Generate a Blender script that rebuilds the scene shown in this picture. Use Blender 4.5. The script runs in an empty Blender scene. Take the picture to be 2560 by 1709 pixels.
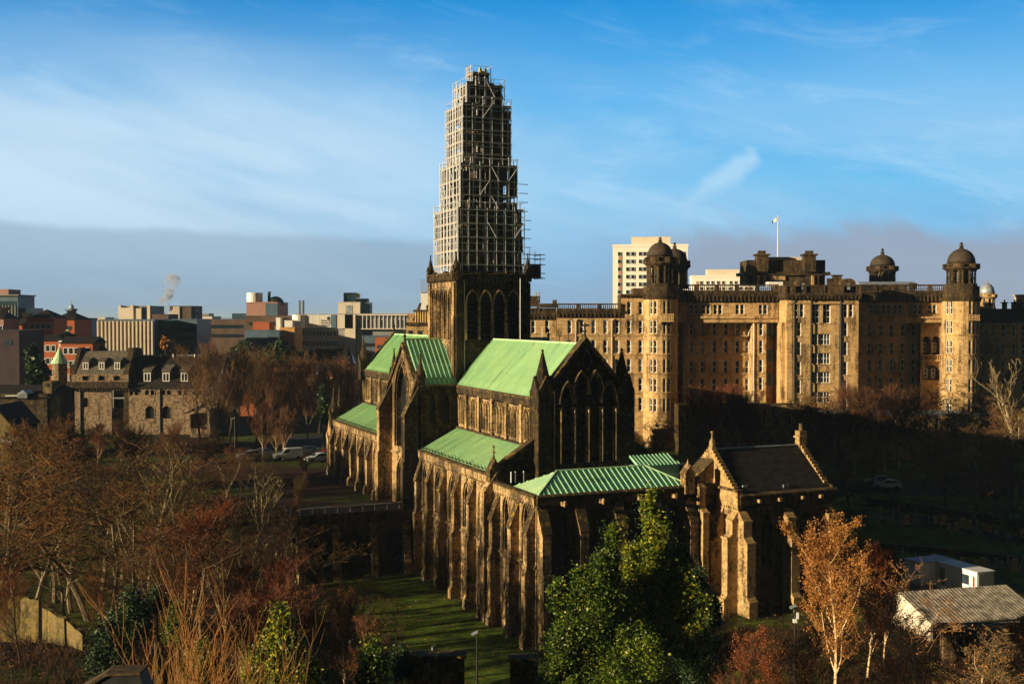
import bpy, math, random
from mathutils import Vector, Matrix
R = math.radians
random.seed(7)
sc = bpy.context.scene
C = sc.collection

# ------------------------------------------------------------------ camera
F = 2773.0; CX = 1280.0; CY = 854.5; HY = 790.0          # calibrated on the photograph (2560 x 1709)
PITCH = math.atan((CY - HY) / F)
cam = bpy.data.cameras.new('camera'); camo = bpy.data.objects.new('camera', cam); C.objects.link(camo)
cam.sensor_width = 36.0; cam.lens = F / 2560 * 36.0
camo.location = (0, 0, 0); camo.rotation_euler = (math.pi / 2 - PITCH, 0, 0)
cam.clip_start = 0.5; cam.clip_end = 60000
sc.camera = camo

# ------------------------------------------------------------------ sun and sky
SUN_AZ = R(-113.7); SUN_EL = R(10.8)                        # clockwise from +Y
sd = Vector((math.sin(SUN_AZ) * math.cos(SUN_EL), math.cos(SUN_AZ) * math.cos(SUN_EL), math.sin(SUN_EL)))
sl = bpy.data.lights.new('sun', 'SUN'); sl.energy = 5.0; sl.angle = R(0.5); sl.color = (1.0, 0.80, 0.49)
so = bpy.data.objects.new('sun', sl); C.objects.link(so); so.rotation_euler = sd.to_track_quat('Z', 'Y').to_euler()
sc.view_settings.view_transform = 'Standard'; sc.view_settings.look = 'None'
sc.view_settings.exposure = 0.85; sc.view_settings.gamma = 1.0

W = bpy.data.worlds.new('World'); sc.world = W; W.use_nodes = True

class G:
    """tiny node-graph helper"""
    def __init__(s, nt):
        s.nt = nt; nt.nodes.clear()
    def n(s, typ, ins=None, **k):
        nd = s.nt.nodes.new(typ)
        for a, b in k.items(): setattr(nd, a, b)
        for a, b in (ins or {}).items():
            if isinstance(b, bpy.types.NodeSocket): s.nt.links.new(b, nd.inputs[a])
            else: nd.inputs[a].default_value = b
        return nd
    def ramp(s, fac, stops, interp='LINEAR'):
        nd = s.nt.nodes.new('ShaderNodeValToRGB'); cr = nd.color_ramp; cr.interpolation = interp
        while len(cr.elements) < len(stops): cr.elements.new(0.5)
        for e, (p, c) in zip(cr.elements, stops):
            e.position = p; e.color = c if len(c) == 4 else (*c, 1)
        s.nt.links.new(fac, nd.inputs[0]); return nd.outputs[0]
    def math(s, op, a, b=0.0, c=0.0, clamp=False):
        nd = s.nt.nodes.new('ShaderNodeMath'); nd.operation = op; nd.use_clamp = clamp
        for i, x in enumerate((a, b, c)):
            if isinstance(x, bpy.types.NodeSocket): s.nt.links.new(x, nd.inputs[i])
            else: nd.inputs[i].default_value = x
        return nd.outputs[0]
    def mix(s, f, a, b, mode='MIX'):
        nd = s.nt.nodes.new('ShaderNodeMix'); nd.data_type = 'RGBA'; nd.blend_type = mode
        for i, x in ((0, f), (6, a), (7, b)):
            if isinstance(x, bpy.types.NodeSocket): s.nt.links.new(x, nd.inputs[i])
            else: nd.inputs[i].default_value = x if i == 0 else (x if len(x) == 4 else (*x, 1))
        return nd.outputs[2]
    def noise(s, vec, scale, detail=3.0, rough=0.5, mp=None, dist=0.0):
        if mp is not None:
            vec = s.n('ShaderNodeMapping', {'Vector': vec, 'Scale': mp}).outputs[0]
        return s.n('ShaderNodeTexNoise', {'Vector': vec, 'Scale': scale, 'Detail': detail, 'Roughness': rough, 'Distortion': dist}).outputs[0]
    def smooth(s, x, a, b):
        nd = s.nt.nodes.new('ShaderNodeMapRange'); nd.interpolation_type = 'SMOOTHSTEP'
        s.nt.links.new(x, nd.inputs[0]); nd.inputs[1].default_value = a; nd.inputs[2].default_value = b
        return nd.outputs[0]

g = G(W.node_tree)
tc = g.n('ShaderNodeTexCoord'); dirv = tc.outputs['Generated']
sky = g.n('ShaderNodeTexSky', sky_type='NISHITA', sun_disc=False, sun_elevation=SUN_EL, sun_rotation=SUN_AZ % (2 * math.pi))
sky.air_density = 1.0; sky.dust_density = 0.6; sky.ozone_density = 2.0
sep = g.n('ShaderNodeSeparateXYZ', {0: dirv}); el = sep.outputs[2]
az = g.math('ARCTAN2', sep.outputs[0], sep.outputs[1])
# graded winter sky, by elevation: hazy at the horizon, saturated above
right = g.smooth(az, -0.30, 0.12)
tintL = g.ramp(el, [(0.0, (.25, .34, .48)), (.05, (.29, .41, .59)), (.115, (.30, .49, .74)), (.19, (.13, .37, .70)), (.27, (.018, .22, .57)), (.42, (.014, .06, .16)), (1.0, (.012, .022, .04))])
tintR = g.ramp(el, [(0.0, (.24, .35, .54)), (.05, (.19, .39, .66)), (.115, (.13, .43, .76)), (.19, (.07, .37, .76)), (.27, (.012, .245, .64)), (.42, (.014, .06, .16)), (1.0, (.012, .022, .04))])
grad = g.mix(right, tintL, tintR)
skyc = g.mix(1.0, sky.outputs[0], (0.055, 0.055, 0.055), 'MULTIPLY')
base = g.mix(0.90, skyc, grad)
# thin high cloud, in sheets that lean slightly
cv = g.n('ShaderNodeCombineXYZ', {0: g.math('MULTIPLY_ADD', az, 1.0, g.math('MULTIPLY', el, 0.8)), 1: g.math('MULTIPLY_ADD', az, 0.12, el), 2: 0.0}).outputs[0]
n1 = g.noise(cv, 2.6, 6.0, 0.55, (1.0, 4.0, 1.0), 0.4)
n2 = g.noise(cv, 7.5, 7.0, 0.62, (1.0, 3.6, 1.0), 0.7)
band = g.math('MULTIPLY', g.smooth(el, 0.0, 0.11), g.math('SUBTRACT', 1.0, g.smooth(el, 0.13, 0.27)))
lw = g.math('SUBTRACT', 1.0, g.math('MULTIPLY', right, 0.62))
wisp = g.math('MULTIPLY', g.math('MULTIPLY', g.smooth(n1, 0.26, 0.58), g.math('MULTIPLY', band, lw)), 0.92)
c1 = g.mix(wisp, base, (.50, .61, .76))
wisp2 = g.math('MULTIPLY', g.smooth(n2, 0.48, 0.78), g.math('MULTIPLY', g.math('SUBTRACT', 1.0, g.smooth(el, 0.16, 0.34)), 0.42))
c2 = g.mix(wisp2, c1, (.48, .62, .82))
# low grey-blue bank: crisp sloping upper edge on the left, ragged lilac tops on the right
edge = g.math('SUBTRACT', g.math('MULTIPLY_ADD', g.noise(cv, 5.0, 5.0, .6, (1, .2, 1)), 0.026, 0.064), g.math('MULTIPLY', g.math('ADD', az, 0.45), 0.030))
bankL = g.math('MULTIPLY', g.math('SUBTRACT', 1.0, g.smooth(g.math('SUBTRACT', el, edge), -0.005, 0.006)), g.math('SUBTRACT', 1.0, g.smooth(az, -0.08, 0.06)))
edge2 = g.math('MULTIPLY_ADD', g.noise(cv, 9.0, 6.0, .6, (1, 1.2, 1)), 0.10, 0.024)
bankR = g.math('MULTIPLY', g.math('SUBTRACT', 1.0, g.smooth(g.math('SUBTRACT', el, edge2), -0.016, 0.014)), g.smooth(az, 0.05, 0.17))
c3 = g.mix(g.math('MULTIPLY', bankL, 0.60), c2, (.25, .32, .43))
c4 = g.mix(g.math('MULTIPLY', bankR, 0.80), c3, (.275, .285, .375))
# the small bright slanting cloud on the right
rx = g.math('SUBTRACT', az, 0.183); ry = g.math('SUBTRACT', el, 0.118)
al = g.math('ADD', g.math('MULTIPLY', rx, 0.84), g.math('MULTIPLY', ry, 0.54))
pe = g.math('SUBTRACT', g.math('MULTIPLY', ry, 0.84), g.math('MULTIPLY', rx, 0.54))
pe2 = g.math('ADD', pe, g.math('MULTIPLY_ADD', g.noise(cv, 40.0, 4.0, .6), 0.016, -0.008))
wid = g.math('SUBTRACT', 0.0115, g.math('MULTIPLY', g.math('ABSOLUTE', g.math('SUBTRACT', al, 0.014)), 0.14))
streak = g.math('MULTIPLY', g.smooth(g.math('SUBTRACT', wid, g.math('ABSOLUTE', pe2)), -0.006, 0.008), g.math('MULTIPLY', g.smooth(al, -0.075, 0.02), g.math('SUBTRACT', 1.0, g.smooth(al, 0.036, 0.044))))
c5 = g.mix(g.math('MULTIPLY', streak, 0.5), c4, (.50, .62, .78))
# the unseen sky behind and overhead is dimmed to deepen the shadows
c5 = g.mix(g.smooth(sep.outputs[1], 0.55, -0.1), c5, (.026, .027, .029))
c5 = g.mix(1.0, c5, (.66, .715, .685), 'MULTIPLY')
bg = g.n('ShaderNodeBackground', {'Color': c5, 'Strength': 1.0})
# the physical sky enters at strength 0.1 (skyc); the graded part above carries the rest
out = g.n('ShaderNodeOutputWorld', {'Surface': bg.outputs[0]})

# ------------------------------------------------------------------ helpers
def at(px, py, Y):
    """world point on the view ray of photograph pixel (px,py) at forward distance Y"""
    a = (px - CX) / F; b = -(py - CY) / F
    c, s = math.cos(PITCH), math.sin(PITCH)
    k = Y / (c + b * s)
    return Vector((a * k, Y, (-s + b * c) * k))

class MB:
    def __init__(s): s.v = []; s.f = []; s.m = []; s.mi = 0; s.M = None
    def add(s, vs, fs):
        o = len(s.v)
        if s.M is not None: vs = [s.M @ Vector(p) for p in vs]
        s.v.extend([tuple(p) for p in vs]); s.f.extend([tuple(i + o for i in f) for f in fs]); s.m.extend([s.mi] * len(fs))
        return s
    def box(s, x0, x1, y0, y1, z0, z1):
        return s.add([(x0, y0, z0), (x1, y0, z0), (x1, y1, z0), (x0, y1, z0), (x0, y0, z1), (x1, y0, z1), (x1, y1, z1), (x0, y1, z1)],
                     [(0, 3, 2, 1), (4, 5, 6, 7), (0, 1, 5, 4), (1, 2, 6, 5), (2, 3, 7, 6), (3, 0, 4, 7)])
    def cbox(s, x, y, z0, sx, sy, h): return s.box(x - sx / 2, x + sx / 2, y - sy / 2, y + sy / 2, z0, z0 + h)
    def loft(s, rings, cap0=True, cap1=True, closed=True):
        n = len(rings[0]); vs = [p for r in rings for p in r]; fs = []
        for i in range(len(rings) - 1):
            for j in range(n if closed else n - 1):
                k = (j + 1) % n
                fs.append((i * n + j, i * n + k, (i + 1) * n + k, (i + 1) * n + j))
        if cap0: fs.append(tuple(range(n - 1, -1, -1)))
        if cap1: fs.append(tuple((len(rings) - 1) * n + j for j in range(n)))
        return s.add(vs, fs)
    def lathe(s, x, y, prof, n=12, rot=0.0, sx=1.0, sy=1.0):
        return s.loft([[(x + sx * r * math.cos(rot + 2 * math.pi * j / n), y + sy * r * math.sin(rot + 2 * math.pi * j / n), z) for j in range(n)] for r, z in prof])
    def tube(s, p, q, r0, r1=None, n=4):
        p = Vector(p); q = Vector(q); r1 = r0 if r1 is None else r1
        d = q - p
        if d.length < 1e-6: return s
        d.normalize(); a = d.cross(Vector((0, 0, 1)) if abs(d.z) < .9 else Vector((1, 0, 0))).normalized(); b = d.cross(a)
        cs = [(math.cos(2 * math.pi * j / n), math.sin(2 * math.pi * j / n)) for j in range(n)]
        return s.loft([[p + (a * c + b * w) * r0 for c, w in cs], [q + (a * c + b * w) * r1 for c, w in cs]])
    def prism(s, pts, d):
        """closed polygon pts (3-D) extruded along vector d"""
        d = Vector(d); n = len(pts)
        vs = [Vector(p) for p in pts] + [Vector(p) + d for p in pts]
        fs = [tuple(range(n - 1, -1, -1)), tuple(range(n, 2 * n))] + [(j, (j + 1) % n, n + (j + 1) % n, n + j) for j in range(n)]
        return s.add(vs, fs)
    def path(s, pts, w, nrm, side):
        """rectangular moulding along pts: nrm = thickness vector (outwards), side(i) width handled in-plane"""
        nrm = Vector(nrm); rings = []
        for i, p in enumerate(pts):
            p = Vector(p); a = Vector(pts[max(0, i - 1)]); b = Vector(pts[min(len(pts) - 1, i + 1)])
            t = (b - a).normalized(); sd_ = t.cross(nrm).normalized() * w / 2
            rings.append([p - sd_, p + sd_, p + sd_ + nrm, p - sd_ + nrm])
        return s.loft(rings)
    def mesh(s, name, mats):
        me = bpy.data.meshes.new(name); me.from_pydata(s.v, [], s.f); me.update()
        for m in (mats if isinstance(mats, (list, tuple)) else [mats]): me.materials.append(m)
        if any(s.m): me.polygons.foreach_set('material_index', s.m)
        return me

def shade(me, on=True): me.polygons.foreach_set('use_smooth', [on] * len(me.polygons)); return me

def link(name, me, parent=None, loc=None, rz=0.0):
    o = bpy.data.objects.new(name, me); C.objects.link(o)
    if parent: o.parent = parent
    if loc is not None: o.location = loc
    if rz: o.rotation_euler = (0, 0, rz)
    return o
def tag(o, label=None, cat=None, group=None, kind=None):
    if label: o['label'] = label
    if cat: o['category'] = cat
    if group: o['group'] = group
    if kind: o['kind'] = kind
    return o
def thing(name, label, cat, loc=(0, 0, 0), rz=0.0, group=None):
    return tag(link(name, None, None, loc, rz), label, cat, group)
CNT = {}; OVER = {}
def part(parent, name, mb, mat, smooth=False, label=None):
    """one mesh part under its thing; past 100 of one kind the rest is gathered"""
    top = parent
    k = (top.name, name); CNT[k] = CNT.get(k, 0) + 1
    if CNT[k] > 98:
        o = OVER.setdefault(k, (MB(), mat, parent))
        M0 = o[0]; off = len(M0.v); M0.v.extend(mb.v); M0.f.extend([tuple(i + off for i in f) for f in mb.f]); M0.m.extend(mb.m)
        return None
    me = mb.mesh(name, mat)
    if smooth: shade(me)
    o = link(name, me, parent)
    if label: o['label'] = label
    return o
def inst(parent, name, me, M, kids=()):
    """a copy of a part (shared mesh) at local matrix M, with sub-parts"""
    k = (parent.name, name); CNT[k] = CNT.get(k, 0) + 1
    if CNT[k] > 98:
        lst = [me] + [x[1] for x in kids]
        mats = []
        for x in lst: mats += list(x.materials)
        o = OVER.setdefault(k, (MB(), mats, parent)); M0 = o[0]; base = 0
        for x in lst:
            off = len(M0.v); M0.v.extend([tuple(M @ v.co) for v in x.vertices])
            M0.f.extend([tuple(i + off for i in p.vertices) for p in x.polygons]); M0.m.extend([p.material_index + base for p in x.polygons]); base += len(x.materials)
        return None
    o = link(name, me, parent); o.matrix_local = M
    for nm, m2 in kids: link(nm, m2, o)
    return o
def flush():
    for (t, n), (mb, mat, parent) in OVER.items():
        tag(link(n, mb.mesh(n, mat), parent), kind='stuff')

# wall frame: s along the wall, t up, n outwards
class Fr:
    def __init__(s, o, sd_, nd): s.o = Vector(o); s.s = Vector(sd_).normalized(); s.n = Vector(nd).normalized()
    def p(s, a, t, n=0.0): return s.o + s.s * a + s.n * n + Vector((0, 0, t))
    def mat(s, a, t, n=0.0):
        """local matrix: x along wall, -y outwards, z up"""
        p = s.p(a, t, n); return Matrix(((s.s.x, -s.n.x, 0, p.x), (s.s.y, -s.n.y, 0, p.y), (0, 0, 1, p.z), (0, 0, 0, 1)))
def arch(c, w, spring, rise, k=6):
    """outline from left springing over the top to the right one (pointed; flat if rise == 0; round if rise<0)"""
    if rise == 0: return [(c - w, spring), (c + w, spring)]
    pts = []
    if rise < 0:
        for i in range(2 * k + 1):
            a = math.pi * (1 - i / (2 * k)); pts.append((c + w * math.cos(a), spring - rise * math.sin(a)))
        return pts
    for i in range(k + 1):                                  # left arc, centre at right springing
        a = math.pi - (math.pi / 3) * i / k
        pts.append((c + w + 2 * w * math.cos(a), spring + 2 * w * math.sin(a) * rise / (1.732 * w)))
    pts += [(2 * c - x, z) for x, z in reversed(pts[:-1])]
    return pts
def wall(mb, fr, s0, s1, z0, top, ops, depth=0.35):
    """front face with real openings and reveals. top: number or function of s (then give breaks with kinks inside)"""
    tf = top if callable(top) else (lambda s_: top)
    cur = s0
    def quad(a, b, za0, zb0, za1, zb1): mb.add([fr.p(a, za0), fr.p(b, zb0), fr.p(b, zb1), fr.p(a, za1)], [(0, 1, 2, 3)])
    def panel(a, b):
        if b - a < 1e-4: return
        n = max(1, int((b - a) / 0.6)) if callable(top) else 1
        for i in range(n):
            x, y = a + (b - a) * i / n, a + (b - a) * (i + 1) / n
            quad(x, y, z0, z0, tf(x), tf(y))
    for c, w, b, sp, rise in sorted(ops, key=lambda o: o[0]):
        panel(cur, c - w)
        if b > z0: quad(c - w, c + w, z0, z0, b, b)
        pts = arch(c, w, sp, rise)
        for (x0, h0), (x1, h1) in zip(pts, pts[1:]): quad(x0, x1, h0, h1, tf(x0), tf(x1))
        loop = [(c - w, b)] + pts + [(c + w, b)]
        vs = [fr.p(x, h) for x, h in loop] + [fr.p(x, h, -depth) for x, h in loop]; n = len(loop)
        mb.add(vs, [(j, (j + 1) % n, n + (j + 1) % n, n + j) for j in range(n)])
        cur = c + w
    panel(cur, s1)
def pane(fr, c, w, b, sp, rise, depth, mb=None):
    mb = mb or MB(); loop = [(c - w, b)] + arch(c, w, sp, rise) + [(c + w, b)]
    mb.add([fr.p(x, h, -depth) for x, h in loop], [tuple(range(len(loop)))]); return mb
def hood(mb, fr, c, w, b, sp, rise, wd=0.16, th=0.14, foot=None, n0=0.0):
    foot = b if foot is None else foot
    pts = [(c - w, foot)] + arch(c, w, sp, rise) + [(c + w, foot)]
    for p in (pts,):
        mb.path([fr.p(x, h, n0) for x, h in p], wd, fr.n * th, None)
def fbox(mb, fr, s0, s1, z0, z1, n0, n1):
    return mb.prism([fr.p(s0, z0, n0), fr.p(s1, z0, n0), fr.p(s1, z0, n1), fr.p(s0, z0, n1)], (0, 0, z1 - z0))
def fprof(mb, fr, s0, s1, prof):
    """(n,z) profile extruded from s0 to s1 along the wall"""
    return mb.prism([fr.p(s0, z, n) for n, z in prof], fr.s * (s1 - s0))
def roof(mb, A, B, Cc, D, step, rw=0.07, rh=0.07, th=0.12):
    """pitched sheet A-B eave, C-D ridge, standing seams every step"""
    A, B, Cc, D = (Vector(x) for x in (A, B, Cc, D))
    s = (B - A).normalized(); nrm = s.cross(D - A).normalized()
    if nrm.z < 0: nrm = -nrm
    t = nrm.cross(s)
    if t.z < 0: t = -t
    P2 = [((p - A).dot(s), (p - A).dot(t)) for p in (A, B, Cc, D)]
    q = [A, B, Cc, D] if (Cc - D).length > 1e-4 else [A, B, Cc]
    mb.prism([p - nrm * th for p in q], nrm * th)
    L = P2[1][0]; n = max(1, int(L / step)); 
    def tmax(x):
        best = 1e9
        for (x0, y0), (x1, y1) in ((P2[0], P2[3]), (P2[3], P2[2]), (P2[2], P2[1])):
            lo, hi = min(x0, x1), max(x0, x1)
            if hi - lo > 1e-3 and lo - 1e-6 <= x <= hi + 1e-6: best = min(best, y0 + (y1 - y0) * (x - x0) / (x1 - x0))
        return 0 if best > 1e8 else best
    for i in range(n + 1):
        x = L * i / n; x = min(max(x, rw), L - rw); m = tmax(x)
        if m < 0.25: continue
        p = A + s * (x - rw / 2)
        mb.prism([p, p + s * rw, p + s * rw + nrm * rh, p + nrm * rh], t * m)

# ------------------------------------------------------------------ materials
MAT = {}
def newmat(name): m = bpy.data.materials.new(name); m.use_nodes = True; MAT[name] = m; return m, G(m.node_tree)
def bsdf(gr, col, rough=0.8, metal=0.0, spec=0.3, bump=None, bs=0.3, bd=0.05, **k):
    ins = {'Base Color': col if isinstance(col, bpy.types.NodeSocket) else (*col, 1), 'Roughness': rough, 'Metallic': metal, 'Specular IOR Level': spec}
    if bump is not None: ins['Normal'] = gr.n('ShaderNodeBump', {'Height': bump, 'Strength': bs, 'Distance': bd}).outputs[0]
    ins.update(k)
    b = gr.n('ShaderNodeBsdfPrincipled', ins); gr.n('ShaderNodeOutputMaterial', {'Surface': b.outputs[0]}); return b
def stone(name, ca, cb, soot, amount, bw=0.75, bh=0.34, mortar=None, yellow=0.0, msize=0.02, speck=0.0, spsc=1.6):
    m, gr = newmat(name); tc = gr.n('ShaderNodeTexCoord').outputs['Object']
    xyz = gr.n('ShaderNodeSeparateXYZ', {0: tc})
    hv = gr.n('ShaderNodeCombineXYZ', {0: gr.math('ADD', xyz.outputs[0], xyz.outputs[1]), 1: xyz.outputs[2], 2: 0.0}).outputs[0]
    br = gr.n('ShaderNodeTexBrick', {'Vector': hv, 'Color1': (*ca, 1), 'Color2': (*cb, 1), 'Mortar': (*(mortar or tuple(x * .55 for x in ca)), 1), 'Scale': 1.0, 'Mortar Size': msize, 'Mortar Smooth': .3, 'Bias': 0.0, 'Brick Width': bw, 'Row Height': bh})
    nb = gr.noise(tc, 0.22, 5.0, 0.62); ns = gr.noise(tc, 1.0, 5.0, 0.65, (1.1, 1.1, 0.16)); nf = gr.noise(tc, 3.2, 4.0, .6)
    f = gr.math('MULTIPLY_ADD', nb, 0.60, gr.math('MULTIPLY_ADD', ns, 0.75, gr.math('MULTIPLY', nf, 0.45)))
    sf = gr.math('MULTIPLY', gr.smooth(f, 1.10 - amount * 0.52, 1.22 - amount * 0.42), 0.90)
    col = gr.mix(gr.math('MULTIPLY', gr.noise(tc, 0.9, 4.0, .6), 0.75), br.outputs[0], tuple(x * .62 for x in ca))
    if speck: col = gr.mix(gr.math('MULTIPLY', gr.smooth(gr.noise(tc, spsc, 3.0, .7), .47, .56), speck), col, tuple(x * 1.5 for x in soot))
    col = gr.mix(sf, col, soot)
    if yellow:
        col = gr.mix(gr.math('MULTIPLY', gr.smooth(gr.noise(tc, 1.7, 5.0, .65), .52, .62), yellow), col, (.24, .16, .02))
    hb = gr.math('ADD', gr.math('MULTIPLY', br.outputs[1], -0.6), gr.noise(tc, 6.0, 5.0, .7))
    bsdf(gr, col, 0.9, 0, .15, hb, 0.55, 0.06)
    return m
def plain(name, col, rough=.7, metal=0.0, spec=.3, var=0.25, sc_=1.5, mp=None, bumpy=0.15):
    m, gr = newmat(name); tc = gr.n('ShaderNodeTexCoord').outputs['Object']
    n = gr.noise(tc, sc_, 5.0, .6, mp); c = gr.mix(gr.smooth(n, .3, .7), tuple(x * (1 - var) for x in col), tuple(min(1, x * (1 + var)) for x in col))
    bsdf(gr, c, rough, metal, spec, n, bumpy, .04); return m
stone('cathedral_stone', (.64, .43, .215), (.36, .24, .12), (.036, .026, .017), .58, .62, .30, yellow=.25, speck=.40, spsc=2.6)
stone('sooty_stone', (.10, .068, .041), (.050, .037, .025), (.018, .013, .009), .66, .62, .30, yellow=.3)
stone('coping_stone', (.085, .060, .036), (.05, .036, .024), (.018, .013, .009), .35, .8, .4, yellow=1.0)
stone('chapter_stone', (.58, .39, .17), (.36, .23, .10), (.045, .028, .016), .42, .75, .36, mortar=(.52, .38, .22), yellow=.35, msize=.03, speck=.35, spsc=2.2)
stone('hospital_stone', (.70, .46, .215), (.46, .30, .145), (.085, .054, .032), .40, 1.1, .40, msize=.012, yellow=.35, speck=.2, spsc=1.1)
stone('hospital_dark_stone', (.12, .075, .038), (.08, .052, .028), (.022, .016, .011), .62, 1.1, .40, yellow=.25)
stone('rubble_stone', (.40, .27, .16), (.16, .10, .06), (.05, .036, .026), .34, .42, .2, mortar=(.34, .25, .16), msize=.05, speck=.75, spsc=1.5)
stone('ruin_stone', (.36, .20, .08), (.14, .09, .05), (.03, .022, .015), .55, .5, .28, mortar=(.12, .09, .06), yellow=.2, msize=.04, speck=.7, spsc=2.2)
stone('yellow_stone', (.26, .185, .07), (.15, .105, .045), (.05, .045, .02), .42, .6, .35, mortar=(.2, .15, .08), yellow=.5, msize=.03, speck=.45, spsc=1.4)
stone('red_brick', (.52, .150, .060), (.42, .120, .052), (.08, .035, .022), .12, .6, .22, msize=.01)
def copper(name, a, b, c, d):
    m, gr = newmat(name); tc = gr.n('ShaderNodeTexCoord').outputs['Object']
    n1 = gr.noise(tc, .35, 5., .6); n2 = gr.noise(tc, 2.2, 5., .7); n3 = gr.noise(tc, 1.0, 5., .65, (.22, 2.6, .22)); n4 = gr.noise(tc, 1.0, 5., .6, (.12, .9, .12))
    col = gr.mix(gr.smooth(n1, .35, .65), a, b); col = gr.mix(gr.math('MULTIPLY', gr.smooth(n2, .5, .75), .5), col, c)
    col = gr.mix(gr.math('MULTIPLY', gr.smooth(n3, .52, .70), .55), col, d); col = gr.mix(gr.math('MULTIPLY', gr.smooth(n4, .54, .70), .55), col, tuple(x * .42 for x in c)); col = gr.mix(gr.math('MULTIPLY', gr.smooth(gr.noise(tc, 4.5, 4., .7), .62, .72), .5), col, (.10, .08, .04))
    xyz = gr.n('ShaderNodeSeparateXYZ', {0: tc}); pv_ = gr.n('ShaderNodeCombineXYZ', {0: xyz.outputs[0], 1: xyz.outputs[1], 2: 0.0}).outputs[0]
    bk = gr.n('ShaderNodeTexBrick', {'Vector': pv_, 'Color1': (1, 1, 1, 1), 'Color2': (.76, .83, .80, 1), 'Mortar': (.55, .58, .5, 1), 'Scale': 1.0, 'Mortar Size': .02, 'Bias': .0, 'Brick Width': 1.7, 'Row Height': .52})
    col = gr.mix(.75, col, bk.outputs[0], 'MULTIPLY'); bsdf(gr, col, .62, 0, .3, n2, .2, .03); return m
copper('copper_roof', (.47, .71, .45), (.54, .74, .45), (.42, .68, .48), (.55, .66, .28))
copper('copper_roof_shaded', (.31, .60, .42), (.36, .64, .42), (.27, .56, .41), (.38, .55, .26))  # for slopes turned from the sun: their weaker light is put into the colour
plain('slate', (.022, .018, .016), .85, 0, .12, .4, 1.2, (1, 1, 3))
plain('slate_grey', (.12, .10, .078), .85, 0, .12, .4, 1.2, (1, 1, 3))
plain('lead_sheet', (.30, .34, .38), .45, 0.3, .4, .2)
plain('dark_metal', (.03, .03, .03), .5, .3)
plain('steel_tube', (.60, .61, .64), .55, .1, .5, .15, 3)
plain('white_paint', (.74, .72, .68), .5, 0, .4, .06)
plain('scaffold_board', (.24, .20, .15), .85, 0, .1, .4, 2)
plain('debris_net', (.070, .060, .050), .9, 0, .1, .5, .6)
plain('yellow_plastic', (.85, .55, .02), .5)
plain('red_paint', (.50, .02, .015), .3, 0, .5, .1)
plain('concrete_pale', (.62, .54, .44), .85, 0, .2, .08, .2)
plain('concrete_white', (.78, .74, .66), .85, 0, .2, .05, .2)
plain('concrete_grey', (.25, .25, .26), .85, 0, .2, .12, .2)
plain('cladding_brown', (.10, .065, .045), .8, 0, .2, .25, .2)
plain('cladding_blue', (.07, .12, .17), .5, 0, .4, .2, .2)
plain('cladding_pink', (.36, .20, .16), .8, 0, .2, .1, .2)
plain('metal_cladding', (.66, .63, .57), .5, .1, .5, .08, .3, (4, 4, .2))
plain('orange_cladding', (.50, .27, .08), .7)
plain('asphalt', (.028, .028, .03), .9, 0, .2, .3, .8)
plain('bark_mid', (.17, .13, .08), .9, 0, .1, .5, 2.2, (2, 2, .6), .3)
plain('bark_pale', (.36, .29, .17), .9, 0, .1, .45, 2.2, (2, 2, .6), .3)
plain('bark_dark', (.075, .050, .028), .9, 0, .1, .5, 2, (2, 2, .5), .3)
plain('bark_birch', (.60, .44, .25), .8, 0, .1, .35, 4, (.6, .6, 3), .2)
def twigm(name, c1, c2):
    m, gr = newmat(name); tc = gr.n('ShaderNodeTexCoord').outputs['Object']; n = gr.noise(tc, .45, 3., .6)
    oi = gr.n('ShaderNodeObjectInfo').outputs['Random']; cc = gr.mix(gr.smooth(n, .35, .65), c1, c2)
    cc = gr.mix(gr.math('MULTIPLY', gr.smooth(oi, .45, 1.0), .6), cc, (c1[0] * 1.5, c1[1] * .95, c1[2] * .8)); cc = gr.mix(gr.math('MULTIPLY', gr.math('SUBTRACT', 1., gr.smooth(oi, 0., .35)), .5), cc, (c1[0] * .8, c1[1] * 1.05, c1[2] * .6))
    bsdf(gr, cc, .85, 0, .1); return m
twigm('twig_dark', (.070, .040, .022), (.030, .019, .012)); twigm('twig_willow', (.36, .215, .075), (.20, .12, .05)); twigm('twig_brown', (.155, .083, .038), (.062, .037, .019)); twigm('twig_red', (.17, .070, .034), (.085, .040, .022)); twigm('twig_ochre', (.135, .088, .030), (.065, .043, .018)); twigm('twig_pale', (.26, .195, .105), (.13, .095, .052)); twigm('twig_orange', (.55, .26, .07), (.34, .13, .035))
def leafm(name, cols, rough=.35, spec=.5, sc_=.6):
    m, gr = newmat(name); ob = gr.n('ShaderNodeTexCoord').outputs['Object']
    n = gr.noise(ob, sc_, 4., .65); w = gr.n('ShaderNodeTexWhiteNoise', {'Vector': gr.n('ShaderNodeMapping', {'Vector': ob, 'Scale': (4, 4, 4)}).outputs[0]}, noise_dimensions='3D').outputs[0]
    rnd = gr.n('ShaderNodeTexVoronoi', {'Vector': ob, 'Scale': 5.5}).outputs[1]
    f = gr.math('ADD', gr.math('MULTIPLY', n, .55), gr.math('MULTIPLY', gr.n('ShaderNodeSeparateXYZ', {0: rnd}).outputs[0], .45))
    k = len(cols); col = gr.ramp(f, [(.22 + .56 * i / (k - 1), c) for i, c in enumerate(cols)])
    b = bsdf(gr, col, rough, 0, spec); return m
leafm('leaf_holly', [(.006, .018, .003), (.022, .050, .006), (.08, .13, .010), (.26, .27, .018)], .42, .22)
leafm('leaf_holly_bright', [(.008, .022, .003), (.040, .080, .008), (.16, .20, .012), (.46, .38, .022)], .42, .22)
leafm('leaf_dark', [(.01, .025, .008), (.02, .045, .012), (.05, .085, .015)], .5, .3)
leafm('leaf_russet', [(.15, .060, .018), (.32, .135, .032), (.46, .225, .05)], .7, .2)
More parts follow.
